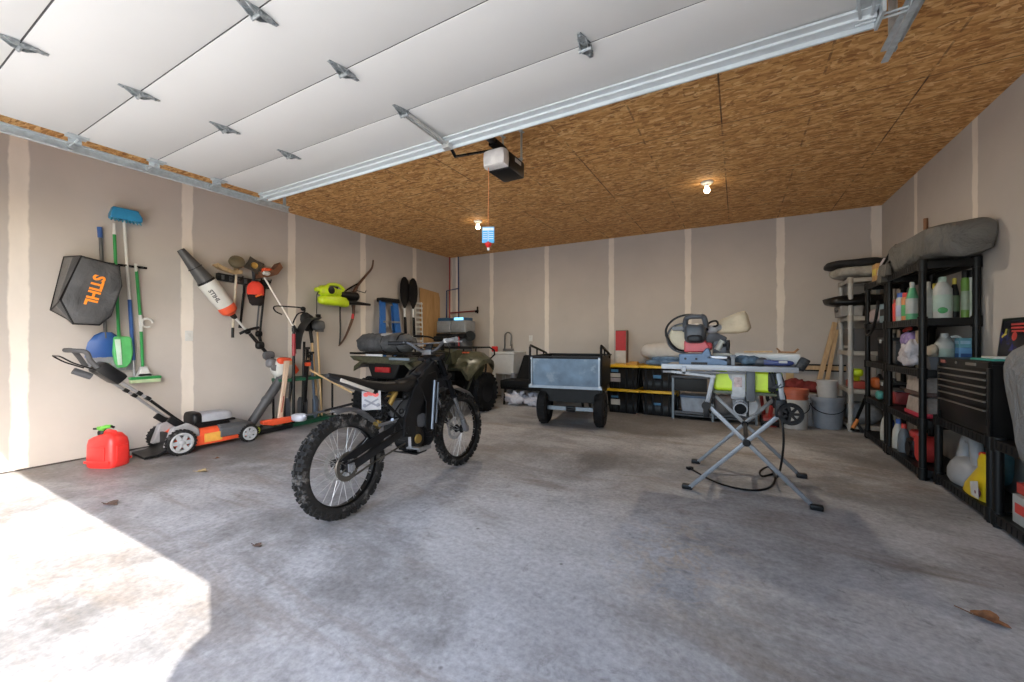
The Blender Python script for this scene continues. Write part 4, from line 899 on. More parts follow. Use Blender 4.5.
# frame: forged side spars, seat rail
b = MB()
for s in (-1, 1):
    b.loft([[(s*x, y, z) for x, y, z in q] for q in (
        [(.03, .245, .955), (.055, .245, .955), (.055, .31, .86), (.03, .31, .86)],
        [(.062, .09, .88), (.088, .09, .88), (.088, .20, .74), (.062, .20, .74)],
        [(.066, -.05, .74), (.092, -.05, .74), (.092, .06, .66), (.066, .06, .66)],
        [(.066, -.14, .56), (.092, -.14, .56), (.092, -.02, .56), (.066, -.02, .56)],
        [(.062, -.16, .42), (.086, -.16, .42), (.086, -.05, .40), (.062, -.05, .40)])])
    b.bar((s*.07, .20, .76), (s*.07, .12, .36), .02, .05, (0, 1, 0), bev=.005)
    b.bar((s*.065, -.02, .74), (s*.045, -.42, .80), .018, .026); b.bar((s*.045, -.42, .80), (s*.03, -.62, .865), .016, .022)
    b.bar((s*.06, -.13, .52), (s*.045, -.40, .785), .014, .02)
b.tube([(0, .22, .98), (0, .31, .80)], .032, 14); b.build('frame', worn, bike)
b = MB(); b.box((0, .035, .585), (.128, .17, .36), rot=(-.25, 0, 0), bev=.012); b.build('battery_box', mat('battery_black', (.02, .021, .023), .45), bike)
for s in (-1, 1):
    b = MB(); b.prism([(s*.078, .00, .83), (s*.078, .22, .87), (s*.084, .24, .70), (s*.082, .15, .40), (s*.082, .07, .40), (s*.086, .08, .64)], (s*.010, 0, 0)); b.build('side_panel', mat('panel_black', (.014, .014, .015), .28), bike, bev=.004)
    b = MB(); b.tube([(s*.10, .185, .80), (s*.10, .13, .42)], .012, 8); b.tube([(s*.10, .225, .78), (s*.10, .18, .46)], .008, 8); b.build('guard_tube', mat('tube_blue_grey', (.14, .16, .19), .35, .6), bike)
# motor, controller, skid plate
b = MB(); b.lathe([(0, -.085), (.06, -.085), (.088, -.07), (.092, -.04), (.092, .04), (.088, .07), (.06, .085), (0, .085)], (0, -.02, .375), (1, 0, 0), 28)
for k in range(14):
    a_ = 2*PI*k/14; b.box((0, -.02+math.cos(a_)*.094, .375+math.sin(a_)*.094), (.10, .008, .012), rot=(a_-PI/2, 0, 0))
b.build('motor', worn, bike)
b = MB(); b.lathe([(0, 0), (.036, 0), (.033, .012), (.015, .016), (0, .016)], (.086, -.02, .375), (1, 0, 0), 20); b.build('motor_cap', gold, bike)
b = MB(); b.ball((0, .06, .50), (.07, .09, .08), .6); b.box((0, -.11, .62), (.10, .10, .13), bev=.01); b.build('controller', dgrey, bike)
b = MB(); b.loft([[(x, y, z) for x in (-.085, .085)]+[(x, y+.01, z-.012) for x in (.085, -.085)] for y, z in ((-.13, .30), (-.05, .268), (.06, .272), (.15, .34), (.20, .46))]); b.build('skid_plate', worn, bike)
for x_ in (-.075, .075): b = MB(); b.box((x_, .06, .285), (.03, .14, .03), bev=.008); b.build('skid_guard', mat('skid_silver', (.32, .32, .32), .35, .6), bike)
# shock
b = MB(); b.tube([(0, -.33, .53), (0, -.17, .74)], .018, 10)
pts = [(.034*math.cos(t_), -.32+.13*i/96+.034*math.sin(t_)*.8, .545+.17*i/96-.034*math.sin(t_)*.6) for i, t_ in ((i, i*2*PI/14) for i in range(97))]
b.tube(pts, .0065, 5); b.build('shock_spring', mat('spring_black', (.03, .03, .03), .35), bike)
b = MB(); b.cyl((0, -.20, .70), (0, -.15, .765), .030); b.build('shock_body', gold, bike)
b = MB(); b.cyl((.04, -.25, .66), (.045, -.19, .745), .020); b.build('shock_reservoir', gold, bike)
b = MB(); b.cyl((0, -.34, .52), (0, -.315, .548), .032); b.build('spring_seat', gold, bike)
b = MB()
for p in ((.05, -.10, .70), (.055, -.15, .60), (-.05, -.12, .64)): b.ball(p, .022)
b.tube(smooth_path([(.06, .0, .66), (.07, -.10, .70), (.06, -.22, .60), (.05, -.20, .48)]), .006, 6); b.tube(smooth_path([(.06, .02, .80), (.075, -.06, .72), (.07, -.12, .58), (.05, -.05, .47)]), .007, 6); b.build('wiring', black, bike)
b = MB(); b.box((.06, -.10, .555), (.02, .05, .09), bev=.005); b.build('linkage', steel, bike)
b = MB(); b.tube([(.05, -.20, .53), (.075, -.26, .56)], .012, 8); b.build('linkage_rod', steel, bike)
# seat
b = MB(); R_ = []
for y, z, hw, th in ((-.70, .905, .025, .012), (-.60, .885, .055, .03), (-.45, .845, .072, .045), (-.30, .815, .08, .055), (-.12, .805, .08, .06), (.02, .83, .068, .055), (.13, .875, .055, .035)):
    R_.append([(-hw, y, z-th), (-hw*.95, y, z-th*.1), (-hw*.55, y, z+.012), (0, y, z+.016), (hw*.55, y, z+.012), (hw*.95, y, z-th*.1), (hw, y, z-th)])
b.loft(R_); b.build('seat', mat('seat_vinyl', (.012, .012, .013), .55, bmp=.2, bscale=90), bike, sm=60)
b = MB(); R_ = []
for y, z, hw in ((-.72, .908, .02), (-.62, .865, .06), (-.46, .80, .07), (-.36, .765, .06)):
    R_.append([(-hw, y, z-.012), (hw, y, z-.012), (hw, y, z+.010), (-hw, y, z+.010)])
b.loft(R_); b.build('tail_fender', worn, bike, bev=.004)
b = MB(); b.bar((.055, -.66, .875), (.075, -.42, .775), .006, .022, bev=.002); b.build('tail_stripe', mat('bone_plastic', (.45, .41, .36), .5), bike)
b = MB(); R_ = []
for y, z, hw, th in ((.05, .845, .05, .03), (.13, .885, .06, .045), (.22, .93, .055, .05), (.29, .945, .04, .04)): R_.append([(-hw, y, z-th), (-hw, y, z), (-hw*.5, y, z+.02), (hw*.5, y, z+.02), (hw, y, z), (hw, y, z-th)])
b.loft(R_); b.build('tank_cover', worn, bike, sm=50)
# number plate
npz = thing  # (plate hangs on the right of the seat rail)
b = MB(); b.M = Matrix.Translation((.03, -.40, .715)) @ Matrix.Rotation(math.radians(40), 4, 'Z') @ Matrix.Rotation(math.radians(-8), 4, 'X'); b.box((0, 0, 0), (.125, .004, .135), bev=.0015); pl_ = b.build('number_plate', mat('plate_pale', (.25, .245, .25), .4, var=.1), bike)
def plate_mark(name, shapes, m):
    b = MB(); b.M = Matrix.Translation((.03, -.40, .715)) @ Matrix.Rotation(math.radians(40), 4, 'Z') @ Matrix.Rotation(math.radians(-8), 4, 'X')
    for f in shapes: f(b)
    b.build(name, m, pl_)
plate_mark('plate_red_mark', [lambda b: b.ball((-.0, -.003, .048), (.032, .0015, .02), nu=14, nv=6), lambda b: b.ball((.03, -.003, .035), (.02, .0015, .016), nu=10, nv=6), lambda b: b.ball((-.035, -.003, .038), (.018, .0015, .015), nu=10, nv=6)], mat('print_red', (.55, .06, .05), .5))
plate_mark('plate_grey_mark', [lambda b: b.bar((-.045, -.003, -.045), (.045, -.003, .005), .001, .012), lambda b: b.bar((.045, -.003, -.045), (-.045, -.003, .005), .001, .012), lambda b: b.ball((-.045, -.003, -.035), (.012, .0015, .012), nu=10, nv=6), lambda b: b.ball((.045, -.003, -.035), (.012, .0015, .012), nu=10, nv=6)], mat('print_grey', (.12, .12, .14), .5))
# rear hugger
b = MB(); R_ = []
for k in range(9):
    a_ = math.radians(38+62*k/8); r_ = WR+.028; R_.append([(-.045, RY+math.cos(a_)*r_, WR+math.sin(a_)*r_-.012), (0, RY+math.cos(a_)*(r_+.014), WR+math.sin(a_)*(r_+.014)), (.045, RY+math.cos(a_)*r_, WR+math.sin(a_)*r_-.012), (0, RY+math.cos(a_)*(r_+.004), WR+math.sin(a_)*(r_+.004))])
b.loft(R_); b.build('rear_hugger', mat('hugger_grey', (.10, .10, .10), .5, var=.25), bike, sm=60)
b = MB(); b.bar((.05, RY+.26, WR+.21), (.05, -.16, .545), .012, .02); b.build('hugger_stay', steel, bike)
# front end, turned slightly to the right
st = math.radians(-6); ax_t = V((0, .275, .955)); ax_b = V((0, FY, WR))
def fk(p): return tuple(p)
for s in (-1, 1):
    x = s*.085
    top = V((x, .255, .995)); low = V((x, FY-.012, WR+.01)); mid = top.lerp(low, .55)
    b = MB(); b.tube([top, mid], .0235, 14); b.tube([mid-(mid-top)*.06, mid], .028, 14); b.build('fork_tube', mat('fork_black', (.016, .016, .018), .25, .4), bike)
    b = MB(); b.tube([mid, low.lerp(mid, .08)], .019, 14); lw_ = b.build('fork_stanchion', mat('fork_silver', (.30, .30, .30), .25, .8), bike)
    b = MB(); b.tube([low.lerp(mid, .30), low, low+V((0, .01, -.02))], [.026, .026, .022], 14); b.box(low+V((0, .0, 0)), (.03, .06, .045), bev=.008); b.build('fork_foot', mat('fork_foot_silver', (.2, .2, .21), .35, .6), bike)
    if s < 0: b = MB(); b.box(low+V((-.0, -.07, .09)), (.03, .05, .08), bev=.008); b.build('brake_caliper', black, bike)
b = MB()
for k in (0.02, .27):
    c_ = V((0, .255, .995)).lerp(V((0, FY-.012, WR)), k); b.box(c_, (.24, .07, .03), rot=(.5, 0, 0), bev=.008)
b.build('fork_clamps', worn, bike)
b = MB(); b.prism([(-.06, .345, .93), (.06, .345, .93), (.075, .42, .80), (.05, .44, .72), (-.05, .44, .72), (-.075, .42, .80)], (0, -.03, -.02)); hl = b.build('headlight_shell', worn, bike, bev=.01)
b = MB(); b.cyl((0, .43, .80), (0, .445, .803), .04, n=20); b.build('headlight_lens', mat('lens_clear', (.5, .5, .5), .15), hl)
b = MB(); R_ = []
for y, z, hw in ((.30, .70, .04), (.42, .73, .055), (.58, .72, .055), (.74, .66, .045), (.82, .60, .03)): R_.append([(-hw, y, z-.02), (0, y, z), (hw, y, z-.02), (0, y, z-.012)])
b.loft(R_); b.build('front_fender', mat('fender_grey', (.085, .085, .085), .4, var=.3), bike, sm=60)
# bars
h0_ = V((0, .215, 1.045)); bp = [V((-.385, -.075, 1.115)), V((-.22, -.02, 1.11)), V((-.10, .0, 1.045)), V((0, 0, 1.035)), V((.10, .0, 1.045)), V((.22, -.02, 1.11)), V((.385, -.075, 1.115))]
Rz = Matrix.Rotation(st, 3, 'Z'); bp = [Rz @ V((p.x, p.y, 0))+V((0, .225, p.z)) for p in bp]
b = MB(); b.tube(smooth_path(bp, 5), .0125, 10); b.bar(bp[1].lerp(bp[2], .2), bp[5].lerp(bp[4], .2), .012, .012); b.box((0, .23, 1.025), (.10, .05, .045), bev=.008); b.build('handlebar', mat('bar_grey', (.10, .10, .105), .35, .6), bike)
for s, i0, i1 in ((-1, 0, 1), (1, 6, 5)):
    b = MB(); b.tube([bp[i0].lerp(bp[i1], -.05), bp[i0].lerp(bp[i1], .02), bp[i0].lerp(bp[i1], .75)], [.020, .0175, .0165], 12); b.build('grip', mat('grip_worn_grey', (.20, .195, .19), .7, var=.3) if s > 0 else black, bike)
    q0 = bp[i0].lerp(bp[i1], .85); q1 = bp[i0].lerp(bp[i1], .02)
    b = MB(); b.tube([q0, q0.lerp(q1, .15)+V((0, .06, -.01)), q1+V((0, .085, -.015))], .0065, 6); b.box(q0+V((0, .02, .0)), (.05, .06, .035), bev=.008); b.build('lever', mat('lever_silver', (.42, .42, .42), .35, .5) if s > 0 else blackm, bike)
b = MB()
for s, i in ((-1, 1), (1, 5)): b.tube(smooth_path([bp[i]+V((0, .03, 0)), (s*.12, .36, 1.02), (s*.05, .36, .90), (s*.09, .30, .78)]), .005, 6)
b.build('cables', black, bike)
b = MB(); b.box((.03, .21, 1.07), (.07, .015, .05), rot=(-.5, 0, 0), bev=.005); b.build('display', black, bike)
for s in (-1, 1): b = MB(); b.bar((s*.09, -.13, .335), (s*.20, -.12, .335), .04, .012, (0, 0, 1)); b.bar((s*.08, -.10, .40), (s*.11, -.13, .335), .02, .02); b.build('foot_peg', steel, bike)
b = MB(); b.tube([(-.09, -.20, .40), (-.20, -.26, -.002)], .010, 8); b.box((-.20, -.26, .002), (.05, .05, .006)); b.build('kickstand', blackm, bike)

# ---------------------------------------------------------------- quad bike
quad = thing('quad_bike', 'olive camouflage quad bike with racks parked behind the dirt bike', 'quad bike', (-4.0, 4.70, 0))
camo = camo_mat(); qtyre = mat('quad_tyre', (.020, .020, .021), .8, var=.3, bmp=.25); qblk = mat('quad_black', (.013, .014, .015), .45, var=.2)
QR, QF, WQ = -.66, .66, .305
def quad_wheel(x, y, r, hw):
    sx = 1 if x > 0 else -1; c = (x, y, r)
    b = MB(); b.lathe([(r*.52, -hw), (r*.80, -hw*1.06), (r*.94, -hw*.92), (r*.965, -hw*.5), (r*.965, hw*.5), (r*.94, hw*.92), (r*.80, hw*1.06), (r*.52, hw)], c, (1, 0, 0), 40, closed=True)
    for k in range(22):
        a_ = 2*PI*k/22
        for s in (-1, 1):
            a2 = a_+(.14 if s > 0 else 0); b.box((x+s*hw*.45, y+math.cos(a2)*r*.965, r+math.sin(a2)*r*.965), (hw*.85, .03, .03), rot=(a2-PI/2, 0, 0))
            b.box((x+s*hw*.98, y+math.cos(a2)*r*.90, r+math.sin(a2)*r*.90), (.022, .035, .05), rot=(a2-PI/2, 0, 0))
    wl = b.build('wheel', qtyre, quad)
    b = MB(); o_ = sx*hw
    b.lathe([(r*.55, o_*.95), (r*.53, o_*.75), (r*.44, o_*.4), (r*.28, o_*.35), (r*.26, o_*.55), (r*.10, o_*.6), (0, o_*.6)], c, (1, 0, 0), 28)
    for k in range(8):
        a_ = 2*PI*k/8; b.bar((x+o_*.55, y+math.cos(a_)*r*.22, r+math.sin(a_)*r*.22), (x+o_*.62, y+math.cos(a_)*r*.47, r+math.sin(a_)*r*.47), .02, .028, (1, 0, 0))
    rm = b.build('rim', mat('quad_rim', (.035, .035, .036), .35, .4), wl)
    b = MB()
    for k in range(4):
        a_ = 2*PI*k/4+.4; b.cyl((x+o_*.55, y+math.cos(a_)*r*.15, r+math.sin(a_)*r*.15), (x+o_*.72, y+math.cos(a_)*r*.15, r+math.sin(a_)*r*.15), .012, n=6)
    b.cyl((x+o_*.6, y, r), (x+o_*.78, y, r), .03, n=14); b.build('lug_nut', steel, rm)
for x, y, hw in ((.46, QR, .125), (-.46, QR, .125), (.47, QF, .105), (-.47, QF, .105)): quad_wheel(x, y, WQ, hw)
b = MB(); b.box((0, 0, .38), (.36, 1.15, .22), bev=.03); b.box((0, -.55, .45), (.30, .4, .25), bev=.03); b.box((0, .55, .5), (.34, .42, .26), bev=.04)
for y in (QR, QF):
    b.cyl((-.40, y, WQ), (.40, y, WQ), .028); b.bar((-.15, y, .42), (-.38, y, .29), .08, .03); b.bar((.15, y, .42), (.38, y, .29), .08, .03)
    for s in (-1, 1): b.tube([(s*.28, y+.05, .36), (s*.18, y+.02, .72)], .035, 10)
b.build('chassis', qblk, quad)
for s in (-1, 1):
    b = MB(); b.loft([[(s*x, y, z) for x, y, z in ((.20, -.36, .26), (.50, -.36, .26), (.50, .34, .26), (.20, .34, .26))], [(s*x, y, z) for x, y, z in ((.20, -.36, .30), (.50, -.36, .32), (.50, .34, .32), (.20, .34, .30))]]); b.bar((s*.45, .30, .28), (s*.42, .42, .70), .16, .02, (0, 1, 0)); b.bar((s*.45, -.32, .28), (s*.42, -.42, .66), .16, .02, (0, 1, 0)); b.build('footwell', qblk, quad)
def fender(y0, y1, s, pts, name='fender'):
    b = MB(); R_ = []
    for y, zi, zo, xo in pts:
        R_.append([(s*.14, y, zi), (s*.40, y, zi-.01), (s*xo, y, zo), (s*(xo+.01), y, zo-.07), (s*(xo-.02), y, zo-.06), (s*.38, y, zi-.05), (s*.14, y, zi-.05)])
    b.loft(R_); return b.build(name, camo, quad, sm=40)
for s in (-1, 1):
    fender(0, 0, s, ((.22, .70, .58, .50), (.34, .84, .72, .56), (.50, .93, .82, .60), (.68, .945, .83, .60), (.82, .92, .78, .58), (.90, .84, .70, .52)), 'front_fender')
    fender(0, 0, s, ((-.26, .70, .56, .50), (-.36, .82, .70, .56), (-.52, .89, .80, .60), (-.78, .895, .81, .60), (-.96, .86, .77, .54)), 'rear_fender')
    b = MB(); b.prism([(s*.545, .36, .72), (s*.545, .62, .82), (s*.56, .60, .70), (s*.50, .46, .42), (s*.44, .36, .30), (s*.44, .30, .36)], (s*-.03, 0, 0)); b.build('mud_flare', camo, quad, bev=.008)
b = MB(); b.loft([[(-.24, y, z-.2), (-.22, y, z-.02), (-.1, y, z), (.1, y, z), (.22, y, z-.02), (.24, y, z-.2)] for y, z in ((.18, .95), (.36, .985), (.62, .965), (.86, .87), (.91, .78))]); b.build('hood', camo, quad, sm=45)
b = MB(); R_ = []
for y, z, hw in ((-.62, .90, .15), (-.45, .93, .17), (-.2, .90, .16), (.05, .89, .13), (.2, .93, .10)): R_.append([(-hw, y, z-.12), (-hw, y, z-.02), (-hw*.6, y, z+.01), (hw*.6, y, z+.01), (hw, y, z-.02), (hw, y, z-.12)])
b.loft(R_); b.build('seat', mat('quad_seat', (.016, .016, .017), .65), quad, sm=50)
def rack(y0, y1, hw, z, name, n_=5):
    b = MB(); b.tube([(-hw, y0, z), (hw, y0, z), (hw, y1, z), (-hw, y1, z)], .0135, 8, closed=True)
    for k in range(1, n_+1): b.tube([(-hw+2*hw*k/(n_+1), y0, z), (-hw+2*hw*k/(n_+1), y1, z)], .010, 6)
    for x in (-hw*.55, hw*.55):
        for y in (y0+.08, y1-.08): b.tube([(x, y, z), (x, y, z-.10)], .012, 6)
    return b
b = rack(.36, .86, .48, 1.0, 'r'); b.tube([(.48, .86, 1.0), (.51, .95, .95), (.50, .98, .88), (.44, .96, .82), (-.44, .96, .82), (-.50, .98, .88), (-.51, .95, .95), (-.48, .86, 1.0)], .014, 8); b.build('front_rack', qblk, quad)
b = rack(-1.0, -.40, .56, .945, 'r'); b.build('rear_rack', qblk, quad)
b = MB(); b.loft([[(x, -.985+d, z) for x, z in ((-.60, .905), (.60, .905), (.52, .85), (.30, .82), (-.30, .82), (-.52, .85))] for d in (0, .10)]); b.build('rear_panel', camo, quad, bev=.008)
b = MB(); b.loft([[(x, -.96+d, z) for x, z in ((-.30, .83), (.30, .83), (.20, .62), (-.20, .62))] for d in (0, .25)]); b.build('tail_housing', qblk, quad, bev=.02)
b = MB(); b.box((0.02, -.975, .74), (.26, .03, .07), bev=.008); b.build('tail_light', mat('tail_light_red', (.30, .012, .015), .2), quad)
b = MB(); b.box((-.1, -1.005, .925), (.30, .02, .028), bev=.006); b.build('reflector_bar', mat('bar_light', (.55, .56, .57), .4), quad)
b = MB(); b.box((.33, -1.0, .885), (.34, .02, .03), bev=.006); b.build('light_bar', mat('bar_blue_grey', (.17, .22, .27), .35), quad)
b = MB(); b.tube(smooth_path([(-.40, .08, 1.18), (-.2, .16, 1.17), (0, .24, 1.10), (.2, .16, 1.17), (.40, .08, 1.18)]), .013, 8); b.tube([(0, .26, .9), (0, .24, 1.11)], .03, 8); b.box((0, .22, 1.14), (.20, .14, .08), bev=.02); b.build('handlebar', qblk, quad)
for s in (-1, 1): b = MB(); b.tube([(s*.42, .075, 1.18), (s*.28, .13, 1.178)], .02, 10); b.build('grip', black, quad)
b = MB(); b.box((.30, .90, .80), (.16, .06, .10), bev=.02); b.build('headlight', mat('lamp_glass', (.25, .25, .25), .1), quad)
b = MB(); b.box((-.30, .90, .80), (.16, .06, .10), bev=.02); b.build('headlight', mat('lamp_glass', (.25, .25, .25), .1), quad)
b = MB(); b.tube(smooth_path([(-.30, .92, .42), (-.30, 1.02, .62), (-.26, 1.0, .76), (.26, 1.0, .76), (.30, 1.02, .62), (.30, .92, .42)], 5), .018, 8); b.build('bumper', qblk, quad)
b = MB(); b.box((.42, .28, .93), (.10, .06, .02), bev=.004); b.build('side_marker', mat('marker_orange', (.50, .10, .04), .4), quad)
# bag strapped on the rear rack
bagm2 = mat('duffel_grey', (.062, .064, .068), .8, var=.5, scale=9, bmp=.8, bscale=7, bd=.03)
t = thing('duffel_bag', 'grey rolled duffel bag lying on rear rack of the quad bike', 'bag', (-4.15, 3.98, .955))
b = MB(); R_ = []
for i, (x, r_) in enumerate(((-.47, .05), (-.46, .12), (-.40, .145), (-.33, .135), (-.30, .12), (-.2, .135), (-.05, .14), (.0, .125), (.1, .14), (.22, .135), (.28, .12), (.34, .13), (.43, .09), (.44, .03))):
    R_.append([(x+.015*noise.noise(V((k*.9, i, 2))), math.cos(2*PI*k/18)*r_*1.15+.022*noise.noise(V((i*.7, k*.8, 0))), max(.0, .12+math.sin(2*PI*k/18)*r_+.026*noise.noise(V((i*.8, k*.9, 5))))) for k in range(18)])
b.loft(R_); b.build('bag_body', bagm2, t, sm=60)
b = MB()
for x in (-.36, .0, .28): b.lathe([(.138, -.012), (.142, 0), (.138, .012)], (x, 0, .12), (1, 0, 0), 20, closed=False)
b.build('strap', black, t)
b = MB(); b.lathe([(.0, -.012), (.07, -.012), (.10, .0), (.10, .03)], (-.475, -.02, .12), (1, 0, 0), 18); b.build('bag_end', black, t)
b = MB(); b.ball((.02, -.03, .235), (.11, .07, .025), .8, amp=.01, fr=12); b.build('pale_flap', mat('flap_pale', (.28, .28, .28), .7), t)
# ---------------------------------------------------------------- along the back wall
t = thing('utility_sink', 'white freestanding utility sink with tall faucet against back wall', 'sink', (-3.80, 6.665, 0))
sk = mat('sink_white', (.62, .62, .61), .4, var=.04)
b = MB(); R_ = []
for z, hx, hy in ((.90, .26, .245), (.86, .26, .245), (.86, .245, .23), (.50, .21, .20), (.48, .18, .17), (.50, .16, .15), (.89, .225, .21)): R_.append([(x*hx, y*hy, z) for x, y in ((-1, -1), (1, -1), (1, 1), (-1, 1))])
b.loft(R_+[R_[0]], caps=False); b.box((0, 0, .49), (.36, .38, .02)); b.build('basin', sk, t, bev=.012)
for x in (-.20, .20):
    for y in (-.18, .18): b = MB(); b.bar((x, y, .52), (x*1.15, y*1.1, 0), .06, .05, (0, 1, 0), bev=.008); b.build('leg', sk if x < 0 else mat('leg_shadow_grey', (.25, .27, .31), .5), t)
b = MB(); b.box((-.12, .205, .925), (.22, .06, .05), bev=.01); b.tube([(-.20, .205, .93), (-.20, .20, 1.15)]+arc((-.125, .20, 1.19), .075, 180, 0, (1, 0, 0), (0, 0, 1), 10)+[(-.05, .165, 1.0)], .013, 10); b.tube([(-.05, .205, .95), (-.02, .17, 1.03)], .011, 8); b.build('faucet', mat('faucet_steel', (.22, .22, .22), .3, .8), t)
b = MB(); b.lathe([(0, .0), (.055, .0), (.06, .02), (.06, .09), (.05, .10), (0, .10)], (0, 0, 0)); o = b.build('red_cup', red); o.location = (-3.99, 6.48, .90); tag(o, 'red plastic cup standing on left rim of the utility sink', 'cup')
b = MB(); b.box((.0, 0, .36), (.30, .26, .72), bev=.004); b.box((.0, -.132, .5), (.30, .004, .02)); o = b.build('cardboard_box', wood_mat('kraft_card', (.32, .24, .16), (.37, .28, .19))); o.location = (-4.26, 6.52, 0); tag(o, 'tall tan cardboard box between quad bike and sink', 'box')
# futon
sofa = thing('futon_sofa', 'black armless futon sofa behind the dump cart', 'sofa', (-2.83, 6.40, 0))
fab = mat('futon_black', (.010, .011, .013), .8, var=.2, bmp=.2, bscale=60)
b = MB(); b.box((0, -.17, .36), (1.56, .40, .14), bev=.03); b.build('seat', fab, sofa)
b = MB(); b.prism([(-.72, .04, .30), (-.64, .24, .84), (-.64, .33, .84), (-.72, .14, .30)], (1.46, 0, 0)); b.build('backrest', fab, sofa, bev=.025)
for x in (-.72, .72):
    for y in (-.33, .0): b = MB(); b.tube([(x*.95, y, .30), (x, y, 0)], [.025, .018], 10); b.build('leg', blackm, sofa)
b = MB(); b.box((0, -.36, .30), (1.52, .03, .05)); b.build('front_rail', blackm, sofa)
def lump(name, label, cat, c, r, m, e=.8, amp=.04, fr=6, seed=0, flat=None, group=None):
    b = MB(); b.ball(c, r, e, 28, 18, amp, fr, seed, flat); o = b.build(name, m, sm=70); return tag(o, label, cat, group)
pb = mat('white_bag_film', (.55, .53, .57), .4, var=.12, scale=30, bmp=.9, bscale=11, bd=.03, spots=((.45, .33, .36), 9, .6))
lump('plastic_bag', 'crumpled white plastic bag on floor under left of futon seat', 'bag', (-3.37, 6.16, .11), (.22, .15, .11), pb, .9, .09, 12, 3, -.105)
lump('plastic_bag', 'smaller white plastic bag on floor nearer the dump cart wheel', 'bag', (-3.02, 6.18, .10), (.14, .13, .10), pb, .9, .08, 13, 8, -.095)
# dump cart
cart = thing('dump_cart', 'two wheeled dump cart with blue grey steel tailgate facing the door', 'cart', (-1.915, 5.06, 0), math.radians(9))
cb_ = mat('cart_black', (.018, .019, .021), .45, .2, var=.3)
b = MB(); b.box((-.06, -.185, .70), (.86, .006, .36)); b.build('tailgate', mat('tailgate_steel', (.085, .125, .175), .36, .45, var=.35, scale=5, spots=((.15, .19, .235), 3, .55)), cart)
b = MB()
for x in (-.505, .385): b.box((x, -.19, .70), (.03, .03, .40))
b.box((-.06, -.192, .515), (.95, .035, .035)); b.build('tailgate_frame', mat('frame_galv', (.24, .28, .33), .4, .5, spots=((.25, .27, .3), 16, .6)), cart)
b = MB()
for x in (-.505, .385):
    for z in (.53, .88): b.cyl((x, -.212, z), (x, -.20, z), .012, n=8)
b.build('bolts', steel, cart)
b = MB()
for x in (-.52, .39): b.loft([[(x, -.17, .50), (x, -.17, .90), (x, .86, .90), (x, .74, .50)], [(x+.012, -.17, .50), (x+.012, -.17, .90), (x+.012, .86, .90), (x+.012, .74, .50)]])
b.prism([(-.52, .74, .50), (.402, .74, .50), (.402, .86, .90), (-.52, .86, .90)], (0, .012, 0)); b.box((-.06, .28, .50), (.92, .92, .012)); b.box((-.06, -.175, .905), (.95, .03, .02)); b.box((-.06, .865, .905), (.95, .03, .02))
for x in (-.515, .395): b.box((x, .35, .905), (.035, 1.05, .02))
b.build('box', cb_, cart)
b = MB(); b.box((0, .30, .44), (.74, .8, .08)); b.box((0, .04, .36), (.66, .12, .12)); b.box((0, -.05, .42), (.80, .06, .20)); b.build('underframe', cb_, cart)
for x in (-.52, .405):
    b = MB(); b.tube([(x, -.20, .55), (x, -.20, 1.03), (x, -.17, 1.05), (x, .60, .93), (x, .66, .87)], .016, 8); b.tube([(x, .12, .90), (x, .12, 1.0)], .012, 6); b.tube([(x, .45, .90), (x, .45, .95)], .012, 6); b.build('side_rail', cb_, cart)
for x in (-.37, .37):
    r = .232; hw = .062; b = MB(); b.lathe([(r*.5, -hw), (r*.85, -hw*1.05), (r*.97, -hw*.7), (r, 0), (r*.97, hw*.7), (r*.85, hw*1.05), (r*.5, hw)], (x, 0, r), (1, 0, 0), 32, closed=True)
    for k in range(28):
        a_ = 2*PI*k/28; b.box((x+(.02 if k % 2 else -.02), math.cos(a_)*r*.985, r+math.sin(a_)*r*.985), (.05, .02, .016), rot=(a_-PI/2, 0, 0))
    wl = b.build('wheel', mat('cart_tyre', (.024, .022, .022), .85, var=.3), cart)
    b = MB(); b.lathe([(r*.52, -hw*.8), (r*.3, -hw*.3), (.03, -hw*.3), (.03, -hw*1.1), (.0, -hw*1.1)], (x, 0, r), (1, 0, 0), 20); b.lathe([(0, hw*1.1), (.03, hw*1.1), (.03, hw*.3), (r*.3, hw*.3), (r*.52, hw*.8)], (x, 0, r), (1, 0, 0), 20); b.build('rim', mat('cart_rim', (.05, .05, .052), .4), wl)
b = MB(); b.bar((-.33, -.06, .225), (.33, -.06, .225), .04, .05); b.build('axle', mat('axle_grey', (.20, .23, .26), .4, .5), cart)
b = MB(); b.box((0, -.09, .225), (.12, .05, .07), bev=.01); b.cyl((-.04, -.125, .225), (.04, -.125, .225), .014); b.build('axle_clamp', cb_, cart)
b = MB(); b.bar((0, .6, .42), (0, .95, .30), .05, .05); b.build('tongue', cb_, cart)

